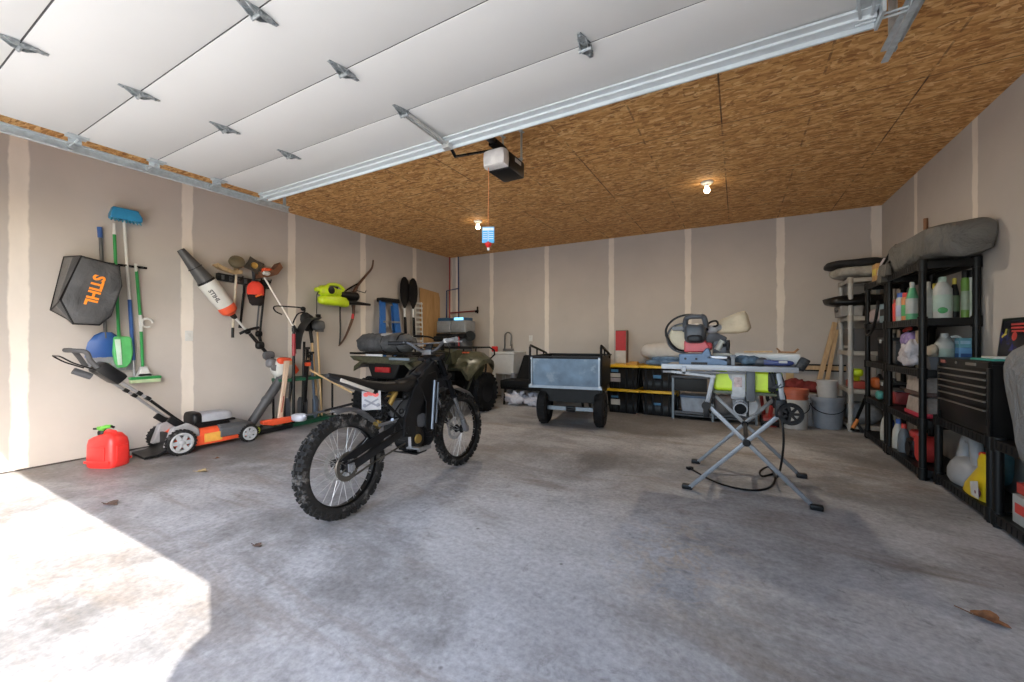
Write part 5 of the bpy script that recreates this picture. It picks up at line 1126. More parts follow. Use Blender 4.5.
# black storage totes with yellow lids
tb_ = mat('tote_black', (.011, .013, .017), .42, var=.2); ty = mat('tote_yellow', (.68, .42, .012), .42, var=.08)
tl = mat('tote_blue_label', (.05, .17, .32), .5); tw_ = mat('tote_paper', (.52, .50, .46), .7, var=.06)
def tote(x, y, z, label, marks):
    t = thing('storage_tote', label, 'storage tote', (x, y, z), 0, 'black storage totes with yellow lids')
    b = MB(); b.loft([[(sx*hx, sy*hy, z_) for sx, sy in ((-1, -1), (1, -1), (1, 1), (-1, 1))] for z_, hx, hy in ((0, .20, .30), (.01, .205, .305), (.33, .235, .335), (.335, .235, .335))])
    for sx in (-.16, -.06, .06, .16): b.bar((sx*.95, -.312, .01), (sx*1.05, -.342, .31), .03, .02, (0, 1, 0))
    for sx in (-1, 1):
        for yy in (-.2, 0, .2): b.bar((sx*.208, yy, .01), (sx*.238, yy, .31), .05, .016, (1, 0, 0))
    b.build('tub', tb_, t, bev=.006)
    b = MB(); b.box((0, 0, .345), (.50, .70, .028), bev=.006); b.box((0, 0, .362), (.40, .60, .012), bev=.004); b.build('lid', ty, t)
    for s in (-1, 1): b = MB(); b.box((s*.245, 0, .30), (.016, .16, .05), bev=.004); b.build('handle', ty, t)
    for nm, cx, cz, w_, h_, m in marks:
        b = MB(); b.box((cx, -.3205-.09*(cz-.02)-.012, cz), (w_, .003, h_), rot=(.09, 0, .0)); b.build(nm, m, t)
    return t
tote(-1.545, 6.555, 0, 'black tote on the floor beside cart wheel with cream paper label', (('paper_label', -.10, .17, .14, .085, tw_), ('blue_label', -.11, .25, .11, .03, tl)))
tote(-1.545, 6.555, .37, 'black yellow lidded tote with white papers taped on, below red box', (('paper_label', -.10, .14, .15, .06, mat('paper_pink', (.40, .36, .38), .7)), ('paper_sheet', -.10, .21, .15, .06, tw_), ('blue_label', -.11, .28, .11, .04, tl)))
tote(-1.035, 6.575, 0, 'black tote on floor by the metal bench with one blue label', (('blue_label', .0, .18, .10, .035, tl),))
tote(-1.035, 6.575, .37, 'black yellow lidded tote with blue label, directly under folded jeans', (('blue_label', .0, .21, .11, .05, tl),))
t = thing('tall_box', 'tall red and white box standing on left stack of totes', 'box', (-1.655, 6.66, .737))
b = MB(); b.box((0, 0, .27), (.18, .11, .54)); b.build('carton', mat('box_brown', (.14, .075, .05), .6), t)
b = MB(); b.box((-.01, -.057, .37), (.165, .004, .32)); b.build('red_panel', mat('box_red', (.42, .012, .015), .5), t)
b = MB(); b.box((-.01, -.057, .11), (.165, .004, .20)); b.build('white_panel', mat('box_white', (.50, .49, .47), .6), t)
b = MB(); b.box((0, 0, .018), (.17, .17, .03), bev=.006); b.box((.02, .01, .042), (.12, .11, .022), bev=.005); o = b.build('tape_roll_box', mat('box_amber', (.45, .24, .05), .55)); o.location = (-1.43, 6.40, .737); tag(o, 'small flat amber box on tote lid next to red box', 'box')
b = MB(); R_ = []
b.ball((0, 0, .045), (.25, .19, .045), .5, 30, 14, .03, 9, 3, -.045); b.ball((.03, -.03, .10), (.19, .15, .04), .6, 30, 14, .03, 10, 7)
o = b.build('folded_jeans', mat('denim', (.10, .17, .27), .85, var=.45, scale=9, bmp=.9, bscale=9, bd=.03), sm=60); o.location = (-.97, 6.44, .737); tag(o, 'folded blue jeans on right hand stack of totes', 'clothing')
lump('pillow', 'white pillow lying behind the folded jeans on totes', 'pillow', (-1.02, 6.60, .93), (.30, .22, .13), mat('pillow_white', (.50, .48, .46), .85, var=.06, bmp=.6, bscale=5, bd=.03), .75, .04, 5, 2)
# metal bench behind the table saw
t = thing('metal_bench', 'dark metal work bench standing behind the table saw', 'bench', (-.30, 6.40, 0))
bm_ = mat('bench_steel', (.06, .065, .075), .45, .4)
b = MB(); b.box((0, 0, .60), (1.06, .50, .03), bev=.004); b.build('bench_top', bm_, t)
b = MB(); b.box((-.28, -.22, .49), (.42, .03, .18), bev=.004); b.build('apron_panel', mat('bench_panel', (.045, .047, .05), .5), t)
for x in (-.51, .0, .51):
    for y in (-.22, .22): b = MB(); b.bar((x, y, 0), (x, y, .59), .03, .03, (0, 1, 0)); b.build('leg', mat('bench_leg', (.13, .15, .17), .4, .6), t)
b = MB(); b.box((0, 0, .06), (1.0, .44, .02)); b.bar((-.5, -.22, .10), (.5, -.22, .10), .02, .03); b.build('bottom_shelf', bm_, t)
t = thing('clear_bin', 'clear storage bin on lower shelf of the metal bench', 'bin', (-.53, 6.38, .07))
b = MB(); b.loft([[(sx*k*.19, sy*k*.16, z) for sx, sy in ((-1, -1), (1, -1), (1, 1), (-1, 1))] for z, k in ((0, .85), (.24, 1))]); b.build('tub', mat('bin_clear', (.30, .34, .40), .3, var=.3, scale=9), t, bev=.01)
b = MB(); b.box((0, 0, .25), (.40, .34, .03), bev=.006); b.build('lid', mat('bin_lid_blue', (.05, .10, .20), .4), t)
lump('tool_bag', 'dark grey tool bag on floor under the saw stand, behind', 'bag', (-.10, 6.30, .22), (.20, .16, .15), mat('tool_bag_grey', (.09, .09, .095), .8, var=.4, scale=8), .7, .03, 8, 5)
t = thing('bottle_jack', 'red floor jack parts standing right of the bench', 'jack', (.36, 6.35, 0))
b = MB(); b.box((0, 0, .06), (.16, .40, .12), bev=.02); b.bar((0, -.1, .10), (.06, -.05, .48), .035, .035); b.bar((-.05, .1, .10), (-.09, .05, .40), .03, .03); b.build('frame', mat('jack_red', (.30, .03, .025), .45, var=.25), t)
for y in (-.16, .16): b = MB(); b.cyl((-.10, y, .05), (.10, y, .05), .05, n=16); b.build('caster', blackm, t)

# ---------------------------------------------------------------- table saw on its folding stand
saw = thing('table_saw', 'lime green table saw on silver folding stand with black wheels', 'table saw', (.04, 3.66, 0))
leg_m = mat('stand_silver', (.235, .24, .25), .42, .5); tabm = mat('saw_table', (.22, .225, .235), .42, .5)
for y in (3.31, 4.03):
    b = MB(); b.bar((-.325, y, .01), (.276, y, .642), .030, .024, (0, 1, 0), bev=.006); b.build('cross_leg', leg_m, saw, world=True)
    b = MB(); b.bar((.445, y+.028, .01), (-.204, y+.028, .651), .030, .024, (0, 1, 0), bev=.006); b.build('cross_leg', leg_m, saw, world=True)
    for x0, x1 in ((-.204, -.150), (.276, .243)): b = MB(); b.bar((x0, y, .63), (x1, y if y < 3.5 else 3.94, .90), .032, .028, (0, 1, 0), bev=.006); b.build('upper_leg', leg_m, saw, world=True)
    for x in (-.335, .455): b = MB(); b.box((x, y+.012, .018), (.075, .05, .036), bev=.012); b.build('foot', black, saw, world=True)
    for x in (-.204, .276): b = MB(); b.cyl((x, y-.03, .642), (x, y+.05, .642), .03); b.box((x, y, .60), (.04, .05, .09), bev=.01); b.build('hinge', blackm, saw, world=True)
    b = MB(); b.cyl((.053, y-.02, .40), (.053, y+.05, .40), .026); b.build('pivot', blackm, saw, world=True)
b = MB(); b.tube([(.053, 3.31, .40), (.053, 4.03, .40)], .016, 10); b.tube([(-.204, 3.31, .642), (-.204, 4.03, .642)], .014, 8); b.tube([(.276, 3.31, .642), (.276, 4.03, .642)], .014, 8); b.build('cross_bar', blackm, saw, world=True)
for y in (3.24, 4.08):
    c_ = (.305 if y < 3.5 else .28, y, .635); r = .074; b = MB(); b.lathe([(r*.72, -.016), (r*.97, -.018), (r, -.008), (r, .008), (r*.97, .018), (r*.72, .016)], c_, (0, 1, 0), 30, closed=True); wl = b.build('wheel', rubber, saw, world=True)
    b = MB(); b.lathe([(0, -.026), (r*.22, -.026), (r*.22, .02), (0, .02)], c_, (0, 1, 0), 16); b.lathe([(r*.64, -.014), (r*.74, -.014), (r*.74, .014), (r*.64, .014)], c_, (0, 1, 0), 28, closed=True)
    for k in range(7):
        a_ = 2*PI*k/7; b.bar(c_, V(c_)+V((math.cos(a_)*r*.68, 0, math.sin(a_)*r*.68)), .016, .022, (0, 1, 0))
    b.build('wheel_hub', blackm, wl, world=True)
b = MB(); b.bar((.276, 3.27, .64), (.305, 3.22, .635), .03, .03); b.box((.255, 3.29, .66), (.07, .05, .12), bev=.012); b.build('wheel_bracket', blackm, saw, world=True)
b = MB(); b.box((.105, 3.61, .928), (.50, .66, .028), bev=.004)
for x in (.0, .16): b.box((x, 3.61, .943), (.018, .66, .002))
b.build('table', tabm, saw, world=True)
b = MB(); b.box((-.33, 3.52, .922), (.35, .46, .022), bev=.004); b.build('extension_wing', tabm, saw, world=True)
b = MB(); b.box((-.08, 3.265, .925), (.86, .03, .038), bev=.003); b.build('front_rail', mat('rail_silver', (.27, .275, .285), .42, .5), saw, world=True)
b = MB(); b.tube([(-.50, 3.262, .885), (-.12, 3.262, .890)], .010, 8); b.tube([(-.30, 3.258, .888), (.05, 3.258, .893)], .007, 8); b.build('lower_rail', leg_m, saw, world=True)
b = MB(); b.bar((-.44, 3.25, .888), (-.14, 3.25, .862), .02, .018); b.box((-.35, 3.255, .90), (.03, .03, .06), bev=.004); b.build('rail_lever', leg_m, saw, world=True)
b = MB(); b.box((.375, 3.30, .965), (.055, .07, .085), rot=(0, .5, 0), bev=.01); b.build('end_cap', black, saw, world=True)
# body
b = MB(); b.loft([[(x, y, z) for x, y in ((x0, 3.33), (x1, 3.33), (x1, 3.88), (x0, 3.88))] for z, x0, x1 in ((.755, -.15, .24), (.80, -.165, .275), (.905, -.155, .27))]); b.build('housing', lime, saw, world=True, bev=.02)
b = MB(); b.box((.06, 3.60, .745), (.44, .56, .02), bev=.004); b.build('base_plate', mat('saw_base', (.08, .09, .05), .5), saw, world=True)
b = MB(); b.box((.005, 3.32, .815), (.085, .03, .19), bev=.008); b.prism([(-.07, 3.318, .905), (-.03, 3.318, .905), (-.03, 3.318, .82), (-.055, 3.318, .85)], (0, .02, 0)); pn = b.build('rear_panel', mat('panel_light', (.42, .41, .40), .5, var=.2, scale=22), saw, world=True)
b = MB(); b.box((.0, 3.303, .825), (.05, .004, .07)); b.build('warning_label', mat('label_mixed', (.45, .33, .30), .6, var=.35, scale=60), pn, world=True)
b = MB(); b.box((.078, 3.31, .80), (.055, .06, .21), bev=.008); b.build('bevel_bracket', mat('bracket_dark', (.06, .065, .07), .45), saw, world=True)
b = MB(); b.tube([(.015, 3.42, .68), (.015, 3.29, .655)], [.052, .046], 20); b.lathe([(.046, 0), (.036, 0), (.036, .05), (.046, .05)], (.015, 3.24, .645), (0, 1, .1), 20, closed=True); b.box((.0, 3.36, .73), (.09, .08, .06), bev=.01); b.build('dust_port', mat('port_grey', (.27, .27, .275), .5), saw, world=True)
b = MB(); b.cyl((.015, 3.238, .645), (.015, 3.246, .645), .037, n=20); b.build('port_hole', mat('port_dark', (.012, .012, .012), .9), saw, world=True)
b = MB(); b.lathe([(0, -.03), (.07, -.03), (.085, -.01), (.085, .03), (0, .03)], (.055, 3.46, .645), (0, 1, 0), 26); b.build('blade_shroud', mat('shroud_white', (.50, .50, .49), .45), saw, world=True)
b = MB(); b.box((.062, 3.425, .64), (.018, .01, .15)); b.build('shroud_strap', black, saw, world=True)
b = MB()
for k in range(5): b.tube(smooth_path([(.19+.015*k, 3.315, .905), (.20+.018*k, 3.30, .85-.01*k), (.225-.01*k, 3.305, .79), (.20+.02*k, 3.315, .76)], 4), .006, 6)
b.box((.205, 3.32, .83), (.045, .03, .13), bev=.01); b.build('cord_wrap', black, saw, world=True)
b = MB(); b.tube(smooth_path([(.24, 3.31, .76), (.26, 3.27, .58), (.27, 3.30, .40), (.255, 3.55, .12), (.242, 4.20, .010), (.167, 4.05, .008), (.174, 3.90, .008), (.253, 4.0, .008), (.265, 3.88, .008), (.198, 3.61, .008), (.065, 3.49, .008), (-.136, 3.544, .008), (-.354, 3.81, .008)], 7), .0075, 7); b.box((-.365, 3.82, .012), (.05, .035, .022), rot=(0, 0, .7), bev=.004); b.build('power_cord', black, saw, world=True)
# things lying on the saw
o = MB(); o.M = Matrix.Translation((.18, 3.50, .944)) @ Matrix.Rotation(-.02, 4, 'Z'); o.box((0, 0, .043), (.40, .14, .08), bev=.008); o.box((.0, -.072, .043), (.30, .004, .05)); o = o.build('foam_board', mat('foam_white', (.60, .585, .55), .6, var=.05)); tag(o, 'long white foam board lying on back of table saw top', 'board')
t = thing('rip_fence_clamp', 'grey upright fence clamp at left end of saw table', 'clamp', (-.03, 3.30, .944)); b = MB(); b.box((0, 0, .035), (.025, .05, .07), bev=.005); b.box((0, -.02, .065), (.035, .03, .02), bev=.005); b.build('clamp_body', mat('clamp_grey', (.16, .17, .18), .45), t)
gl = mat('glove_blue_grey', (.07, .11, .15), .8, var=.5, scale=40)
t = thing('work_gloves', 'blue grey work gloves heaped on the saw table', 'gloves', (.08, 3.36, .944))
b = MB(); b.ball((0, 0, .035), (.06, .045, .032), .9, 18, 12, .02, 14, 1)
for k in range(5): b.tube(smooth_path([(.0, 0, .045), (-.03-.012*k, -.02+.012*k, .05+.006*(k % 2)), (-.06-.008*k, -.02+.014*k, .02)], 4), [.015]*8+[.010], 8)
b.build('glove', gl, t, sm=70)
b = MB(); b.ball((.055, .01, .03), (.045, .04, .028), .8, 14, 10, .015, 16, 6); b.build('cuff', dgrey, t, sm=70)
t = thing('hand_tool', 'dark blue hand tool on the saw table right of gloves', 'hand tool', (.24, 3.35, .944)); b = MB(); b.ball((0, 0, .022), (.095, .025, .020), .7); b.box((-.06, 0, .03), (.05, .045, .03), bev=.008); b.build('tool_body', mat('tool_blue', (.035, .05, .16), .4), t)
b = MB(); b.box((.03, -.02, .03), (.05, .02, .015), bev=.003); b.build('tool_label', tw_, t)
t = thing('wood_offcut', 'thin tan wooden offcut lying on top of the foam board', 'offcut', (.12, 3.52, 1.03)); b = MB(); b.bar((-.08, 0, .006), (.10, .01, .010), .035, .012); b.build('strip', wood, t)
t = thing('metal_bracket', 'small rusty brown metal bracket on the right of foam board', 'bracket', (.30, 3.50, 1.03)); b = MB(); b.bar((-.045, 0, .008), (.055, 0, .008), .03, .012); b.bar((.05, 0, .006), (.075, .0, .032), .025, .012); b.bar((-.03, 0, .008), (-.055, .0, .036), .02, .010); b.build('plate', rust, t)

# ---------------------------------------------------------------- mitre saw on the extension wing
ms = thing('mitre_saw', 'blue based mitre saw with red guard and dust bag on table saw wing', 'mitre saw', (-.24, 3.42, .933))
sb = mat('saw_blue_grey', (.075, .125, .20), .42, .2, var=.15); sg = mat('saw_grey', (.055, .06, .068), .42)
b = MB(); b.prism([(-.39, 3.29, .934), (-.062, 3.29, .934), (-.062, 3.29, .975), (-.17, 3.29, 1.005), (-.185, 3.29, 1.065), (-.205, 3.29, 1.065), (-.235, 3.29, 1.025), (-.39, 3.29, 1.022)], (0, .10, 0))
b.box((-.22, 3.48, .965), (.33, .20, .06), bev=.01); b.build('base', sb, ms, world=True, bev=.006)
b = MB(); b.box((-.25, 3.288, .952), (.11, .006, .018)); b.cyl((-.345, 3.292, .985), (-.345, 3.286, .985), .009, n=10); b.cyl((-.27, 3.292, .985), (-.27, 3.286, .985), .009, n=10); b.build('base_slots', black, ms, world=True)
b = MB(); b.cyl((-.13, 3.47, .985), (-.13, 3.47, 1.01), .115, n=28); b.box((-.13, 3.35, .998), (.13, .12, .02), bev=.004); b.build('turntable', steel, ms, world=True)
b = MB(); b.box((-.055, 3.31, .965), (.03, .05, .05), bev=.008); b.build('lock_lever', black, ms, world=True)
b = MB(); b.lathe([(0, -.022), (.095, -.022), (.108, -.012), (.108, .012), (.095, .022), (0, .022)], (-.385, 3.47, 1.14), (.25, -1, 0), 30); b.build('blade_guard', mat('guard_cream', (.60, .52, .36), .45), ms, world=True)
b = MB(); b.lathe([(.108, -.026), (.120, -.026), (.120, .026), (.108, .026)], (-.385, 3.47, 1.14), (.25, -1, 0), 30, closed=True); b.build('guard_rim', sg, ms, world=True)
b = MB(); b.loft([[(x, y, z) for x, z in ((-.365, 1.030), (-.20, 1.032), (-.185, 1.075), (-.22, 1.125), (-.365, 1.12))] for y in (3.39, 3.46)]); b.box((-.215, 3.44, 1.075), (.09, .08, .06), bev=.015); b.build('red_guard', mat('saw_red', (.55, .075, .085), .42), ms, world=True, bev=.01)
b = MB(); b.ball((-.287, 3.40, 1.175), (.075, .085, .075), .5); b.box((-.285, 3.36, 1.13), (.11, .06, .05), bev=.015); b.build('motor', sg, ms, world=True, sm=50)
b = MB(); b.box((-.285, 3.35, 1.175), (.12, .02, .012), bev=.004); b.ball((-.283, 3.335, 1.135), (.055, .03, .03), .6); b.build('motor_cap', mat('saw_dark', (.025, .027, .03), .4), ms, world=True)
b = MB(); b.tube(smooth_path([(-.36, 3.42, 1.19), (-.355, 3.40, 1.27), (-.335, 3.38, 1.30), (-.27, 3.37, 1.305), (-.225, 3.38, 1.295), (-.21, 3.40, 1.22)], 5), .020, 10); b.build('handle', sg, ms, world=True)
b = MB(); b.box((-.405, 3.42, 1.215), (.10, .04, .035), bev=.01); b.build('trigger_arm', mat('saw_mid', (.14, .14, .145), .45), ms, world=True)
b = MB(); b.bar((-.22, 3.52, 1.16), (-.10, 3.56, 1.10), .09, .10, bev=.015); b.bar((-.10, 3.56, 1.12), (-.085, 3.57, .98), .07, .10, (0, 1, 0), bev=.015); b.box((-.12, 3.50, 1.06), (.10, .07, .12), bev=.015); b.build('arm', mat('arm_grey', (.10, .105, .115), .45, .2, var=.3), ms, world=True)
b = MB(); b.tube([(-.14, 3.46, 1.05), (-.10, 3.46, 1.12)], .022, 10); b.box((-.10, 3.44, 1.015), (.13, .04, .022), bev=.006); b.build('pivot_plate', mat('pivot_pale', (.45, .43, .36), .45), ms, world=True)
b = MB(); b.tube([(-.10, 3.44, 1.085), (-.07, 3.44, 1.085)], .012, 8); b.tube([(-.066, 3.44, 1.05), (-.064, 3.44, 1.085), (-.066, 3.44, 1.125)], [.012, .014, .012], 10); b.build('bevel_knob', black, ms, world=True)
b = MB(); b.ball((-.18, 3.50, 1.21), (.045, .04, .035), .7); b.tube([(-.18, 3.50, 1.21), (-.12, 3.53, 1.225)], .028, 12); b.build('dust_chute', mat('chute_grey', (.36, .36, .36), .45), ms, world=True)
b = MB(); R_ = []
for i, (x, z, hy, hz) in enumerate(((-.15, 1.222, .028, .032), (-.125, 1.228, .040, .052), (-.06, 1.243, .052, .068), (.0, 1.258, .060, .080), (.045, 1.268, .062, .080), (.068, 1.262, .035, .048))):
    R_.append([(x+(.02 if math.sin(a) < 0 and i > 3 else 0)*-math.sin(a), 3.55+(math.copysign(abs(math.cos(a))**.6, math.cos(a)))*hy, z+(math.copysign(abs(math.sin(a))**.6, math.sin(a)))*hz+.005*noise.noise(V((i*.9, a, 0)))) for a in (2*PI*k/20 for k in range(20))])
b.loft(R_); b.build('dust_bag', mat('bag_canvas', (.54, .44, .30), .9, var=.12, bmp=.7, bscale=7, bd=.02), ms, world=True, sm=60)
b = MB(); b.tube(smooth_path([(-.36, 3.44, 1.04), (-.41, 3.42, 1.05), (-.47, 3.40, 1.10), (-.50, 3.40, 1.20), (-.45, 3.40, 1.28), (-.36, 3.40, 1.318), (-.26, 3.40, 1.310), (-.215, 3.42, 1.25), (-.205, 3.45, 1.20)], 6), .008, 8); b.tube(smooth_path([(-.22, 3.46, 1.225), (-.185, 3.46, 1.262), (-.145, 3.46, 1.27), (-.135, 3.46, 1.24), (-.17, 3.47, 1.225), (-.21, 3.47, 1.23)], 6), .008, 8)
b.tube(smooth_path([(-.50, 3.41, 1.17), (-.47, 3.42, 1.10), (-.42, 3.42, 1.05)], 5), .011, 8); b.build('power_cord', black, ms, world=True)

# ---------------------------------------------------------------- buckets in the right back corner
def bucket(name, label, x, y, z, r, h, m, lid=None, bail=True):
    t = thing(name, label, 'bucket', (x, y, z))
    b = MB(); b.lathe([(0, 0), (r*.86, 0), (r*.88, .006), (r*.97, h*.72), (r*1.03, h*.72), (r*1.03, h*.76), (r*.975, h*.76), (r*.985, h*.86), (r*1.04, h*.86), (r*1.04, h*.89), (r*.99, h*.89), (r, h*.98), (r*1.03, h*.985), (r*1.03, h), (r*.95, h), (r*.84, .02), (0, .02)], n=28); b.build('tub', m, t)
    if bail:
        b = MB(); b.tube([(math.cos(a)*r*1.05, -math.sin(a)*r*1.06, h*.82-math.sin(a)*h*.30) for a in (PI*k/14 for k in range(15))], .005, 6); b.build('bail', blackm, t)
    if lid:
        b = MB(); b.lathe([(0, h+.012), (r*.93, h+.012), (r*.95, h+.02), (r*1.06, h+.02), (r*1.07, h-.03), (r*1.04, h-.03), (r*1.03, h+.004), (0, h+.004)], n=28)
        b.build('lid', lid, t)
    return t
wb_ = mat('bucket_white', (.52, .51, .49), .45, var=.06); gb_ = mat('bucket_grey', (.26, .285, .33), .42, var=.08)
bucket('bucket', 'white bucket with orange bucket nested on top, right of the saw stand', .635, 6.28, 0, .148, .37, wb_)
t = bucket('bucket', 'orange plastic bucket nested in the white one beside saw stand wheel', .635, 6.28, .12, .14, .36, mat('bucket_orange', (.50, .13, .07), .45, var=.1), mat('bucket_orange', (0, 0, 0)), False)
bucket('bucket', 'grey bucket with wire bail carrying two small white pails', 1.0, 6.50, 0, .172, .38, gb_, gb_)
bucket('paint_pail', 'lower of two small white pails on the lidded grey bucket', 1.0, 6.50, .393, .112, .13, wb_, None, False)
bucket('paint_pail', 'upper of two small white pails on the lidded grey bucket', 1.0, 6.50, .475, .112, .13, wb_, None, False)
t = thing('white_jug', 'slim pale container standing between white and grey buckets', 'container', (.82, 6.56, 0)); b = MB(); b.lathe([(0, 0), (.075, 0), (.08, .01), (.08, .34), (.07, .37), (.085, .375), (.085, .41), (0, .41)], n=20); b.build('tub', mat('pail_bluish', (.40, .42, .46), .45), t)
b = MB(); b.box((.0, .0, .21), (.46, .24, .42), bev=.006); o = b.build('cardboard_carton', MATS['kraft_card']); o.location = (.74, 6.80, 0); tag(o, 'tan carton behind the buckets carrying a red bag', 'box')
lump('red_bag', 'crumpled dark red cloth bag on carton behind the buckets', 'bag', (.74, 6.76, .49), (.22, .12, .09), mat('red_cloth', (.16, .018, .016), .8, var=.4, bmp=.9, bscale=8, bd=.03), .9, .06, 9, 4, -.09)
b = MB(); b.box((0, 0, .37), (.09, .03, .74)); o = b.build('pine_board', wood_mat('yellow_pine', (.48, .33, .15), (.60, .43, .22))); o.location = (.64, 6.915, 0); tag(o, 'upright pale wood panel on back wall right of the saw', 'board')
t = thing('ledger_board', 'tan horizontal board edged black fixed along the back wall', 'board', (.86, 6.90, .69)); b = MB(); b.box((0, .01, .05), (.80, .04, .06)); b.build('board', wood, t)
b = MB(); b.box((0, .0, .09), (.80, .05, .018)); b.box((0, .0, .012), (.80, .05, .018)); b.build('edge_strips', blackm, t)
for i, (x0, z0, x1, lb) in enumerate(((1.00, .0, 1.165, 'bare timber plank leaning on the back wall beside grey shelf'), (1.07, .0, 1.185, 'second thinner timber plank leaning right behind the first'))):
    b = MB(); b.bar((x0-.17+.05*i, 6.76, .02), (x1-.02, 6.905, 1.36-.1*i), .055-.01*i, .022, (0, 1, 0)); o = b.build('timber_plank', wood); tag(o, lb, 'plank')
# ---------------------------------------------------------------- shelving along the right wall
def shelf_unit(label, x0, x1, y0, y1, zs, mshelf, mpost, group='plastic shelf units on the right wall', pr=.024, th=.06):
    t = thing('shelf_unit', label, 'shelving', ((x0+x1)/2, (y0+y1)/2, 0), 0, group)
    hx, hy = (x1-x0)/2, (y1-y0)/2
    for z in zs:
        b = MB(); b.box((0, 0, z-.006), (hx*2-.01, hy*2-.01, .010))
        for s in (-1, 1):
            b.box((s*(hx-.008), 0, z-th/2), (.016, hy*2, th), bev=.003); b.box((0, s*(hy-.008), z-th/2), (hx*2, .016, th), bev=.003)
            n_ = int(hy*2/.05)
            for k in range(1, n_): b.box((s*hx, -hy+2*hy*k/n_, z-th/2), (.006, .010, th*.7))
        for sx in (-1, 1):
            for sy in (-1, 1): b.cyl((sx*(hx-.022), sy*(hy-.022), z-th-.012), (sx*(hx-.022), sy*(hy-.022), z+.012), pr+.008, n=12)
        for k in range(1, 7): b.box((-hx+2*hx*k/7, 0, z-.014), (.012, hy*2-.03, .010))
        b.build('shelf', mshelf, t)
    for sx in (-1, 1):
        for sy in (-1, 1): b = MB(); b.cyl((sx*(hx-.022), sy*(hy-.022), 0), (sx*(hx-.022), sy*(hy-.022), zs[-1]), pr, n=14); b.build('post', mpost, t)
    return t
X0, X1 = 1.275, 1.622
TZ = (.085, .48, .885, 1.30, 1.755); shm = mat('shelf_black', (.017, .017, .017), .42, var=.2)
shelf_unit('tall black shelf unit carrying the grey cover and the bottles', X0, X1, 4.43, 5.29, TZ, shm, shm)
shelf_unit('tall black shelf unit between the bottle shelf and the grey shelf', X0, X1, 5.32, 6.05, TZ, shm, shm)
shelf_unit('low black shelf unit carrying the dark tool chest', 1.345, X1, 3.60, 4.40, (.085, .53), shm, shm)
shelf_unit('low black shelf unit under the grey tarp, nearest the door', 1.345, X1, 2.68, 3.57, (.085, .53), shm, shm)
gp = mat('post_grey', (.40, .40, .39), .45, var=.06); gs = mat('shelf_grey', (.36, .33, .29), .5, var=.08)
shelf_unit('light grey shelf unit in the back right corner', 1.185, 1.615, 6.34, 6.91, (.085, .52, .985, 1.41, 1.88), gs, gp, 'plastic shelf units on the right wall', .026, .05)
# grey cover on top
covm = mat('cover_grey', (.115, .112, .103), .6, var=.18, scale=4, bmp=1, bscale=3.2, bd=.09)
t = thing('equipment_cover', 'big folded grey equipment cover heaped on tall black shelf unit', 'cover', (1.48, 5.0, 1.80))
b = MB(); R_ = []
for i, (y, hw, z0, z1, xo) in enumerate(((4.20, .06, 1.79, 1.94, .06), (4.205, .11, 1.745, 1.985, .05), (4.24, .145, 1.742, 2.015, .02), (4.36, .165, 1.765, 2.025, 0), (4.5, .17, 1.765, 2.03, 0), (4.75, .175, 1.765, 2.045, -.01), (5.0, .175, 1.765, 2.06, -.01), (5.2, .17, 1.765, 2.06, -.01), (5.36, .16, 1.765, 2.03, 0), (5.46, .13, 1.765, 1.99, 0), (5.52, .05, 1.80, 1.93, 0))):
    ring = []
    for k in range(40):
        a_ = 2*PI*k/40; c_, s_ = math.cos(a_), math.sin(a_); pw = lambda q: math.copysign(abs(q)**.42, q)
        x = 1.46+xo+pw(c_)*hw; z = (z0+z1)/2+pw(s_)*(z1-z0)/2
        nn = .034*noise.noise(V((x*6, y*4, z*11)))+.018*noise.noise(V((x*14, y*9, z*22)))
        ring.append((min(x+nn*c_*1.2, 1.626), y+nn*.5, max(z+nn*s_, 1.762 if y > 4.42 else 1.70)))
    R_.append(ring)
b.loft(R_); b.build('folded_cover', covm, t, sm=70, sub=1)
b = MB()
for y, l_ in ((5.36, .17), (5.24, .12)):
    b.loft([[(1.255-.01*j, y-.07-.02*j+.03*k, 1.86-l_*j/3+.015*math.sin(k*2+j)) for k in range(6)]+[(1.275, y-.07-.02*j+.03*k, 1.86-l_*j/3+.015*math.sin(k*2+j)) for k in reversed(range(6))] for j in range(4)])
b.build('hanging_fold', covm, t, sm=70, world=True) if False else b.build('hanging_fold', covm, t, sm=70)
bpy.data.objects['hanging_fold'].data.transform(Matrix.Translation((-1.48, -5.0, -1.80)))
for o_ in [c for c in t.children if c.name.startswith('folded_cover')]: o_.data.transform(Matrix.Translation((-1.48, -5.0, -1.80)))
b = MB(); b.tube(smooth_path([(1.30, 5.46, 1.86), (1.275, 5.36, 1.88), (1.275, 5.28, 1.91), (1.30, 5.22, 1.99), (1.35, 5.28, 2.05)], 5), .012, 8); b.tube(smooth_path([(1.28, 5.42, 1.88), (1.272, 5.36, 1.83), (1.275, 5.26, 1.84), (1.275, 5.16, 1.88)], 5), .009, 8); b.build('strap', black, t, world=True)
b = MB(); b.tube([(0, 0, 0), (0, 0, .96)], .017, 10); o = b.build('broom_stick', wood_mat('brown_stick', (.22, .10, .05), (.30, .15, .075))); o.location = (1.612, 5.46, 1.36); tag(o, 'brown wooden stick rising against wall behind the grey cover', 'stick')
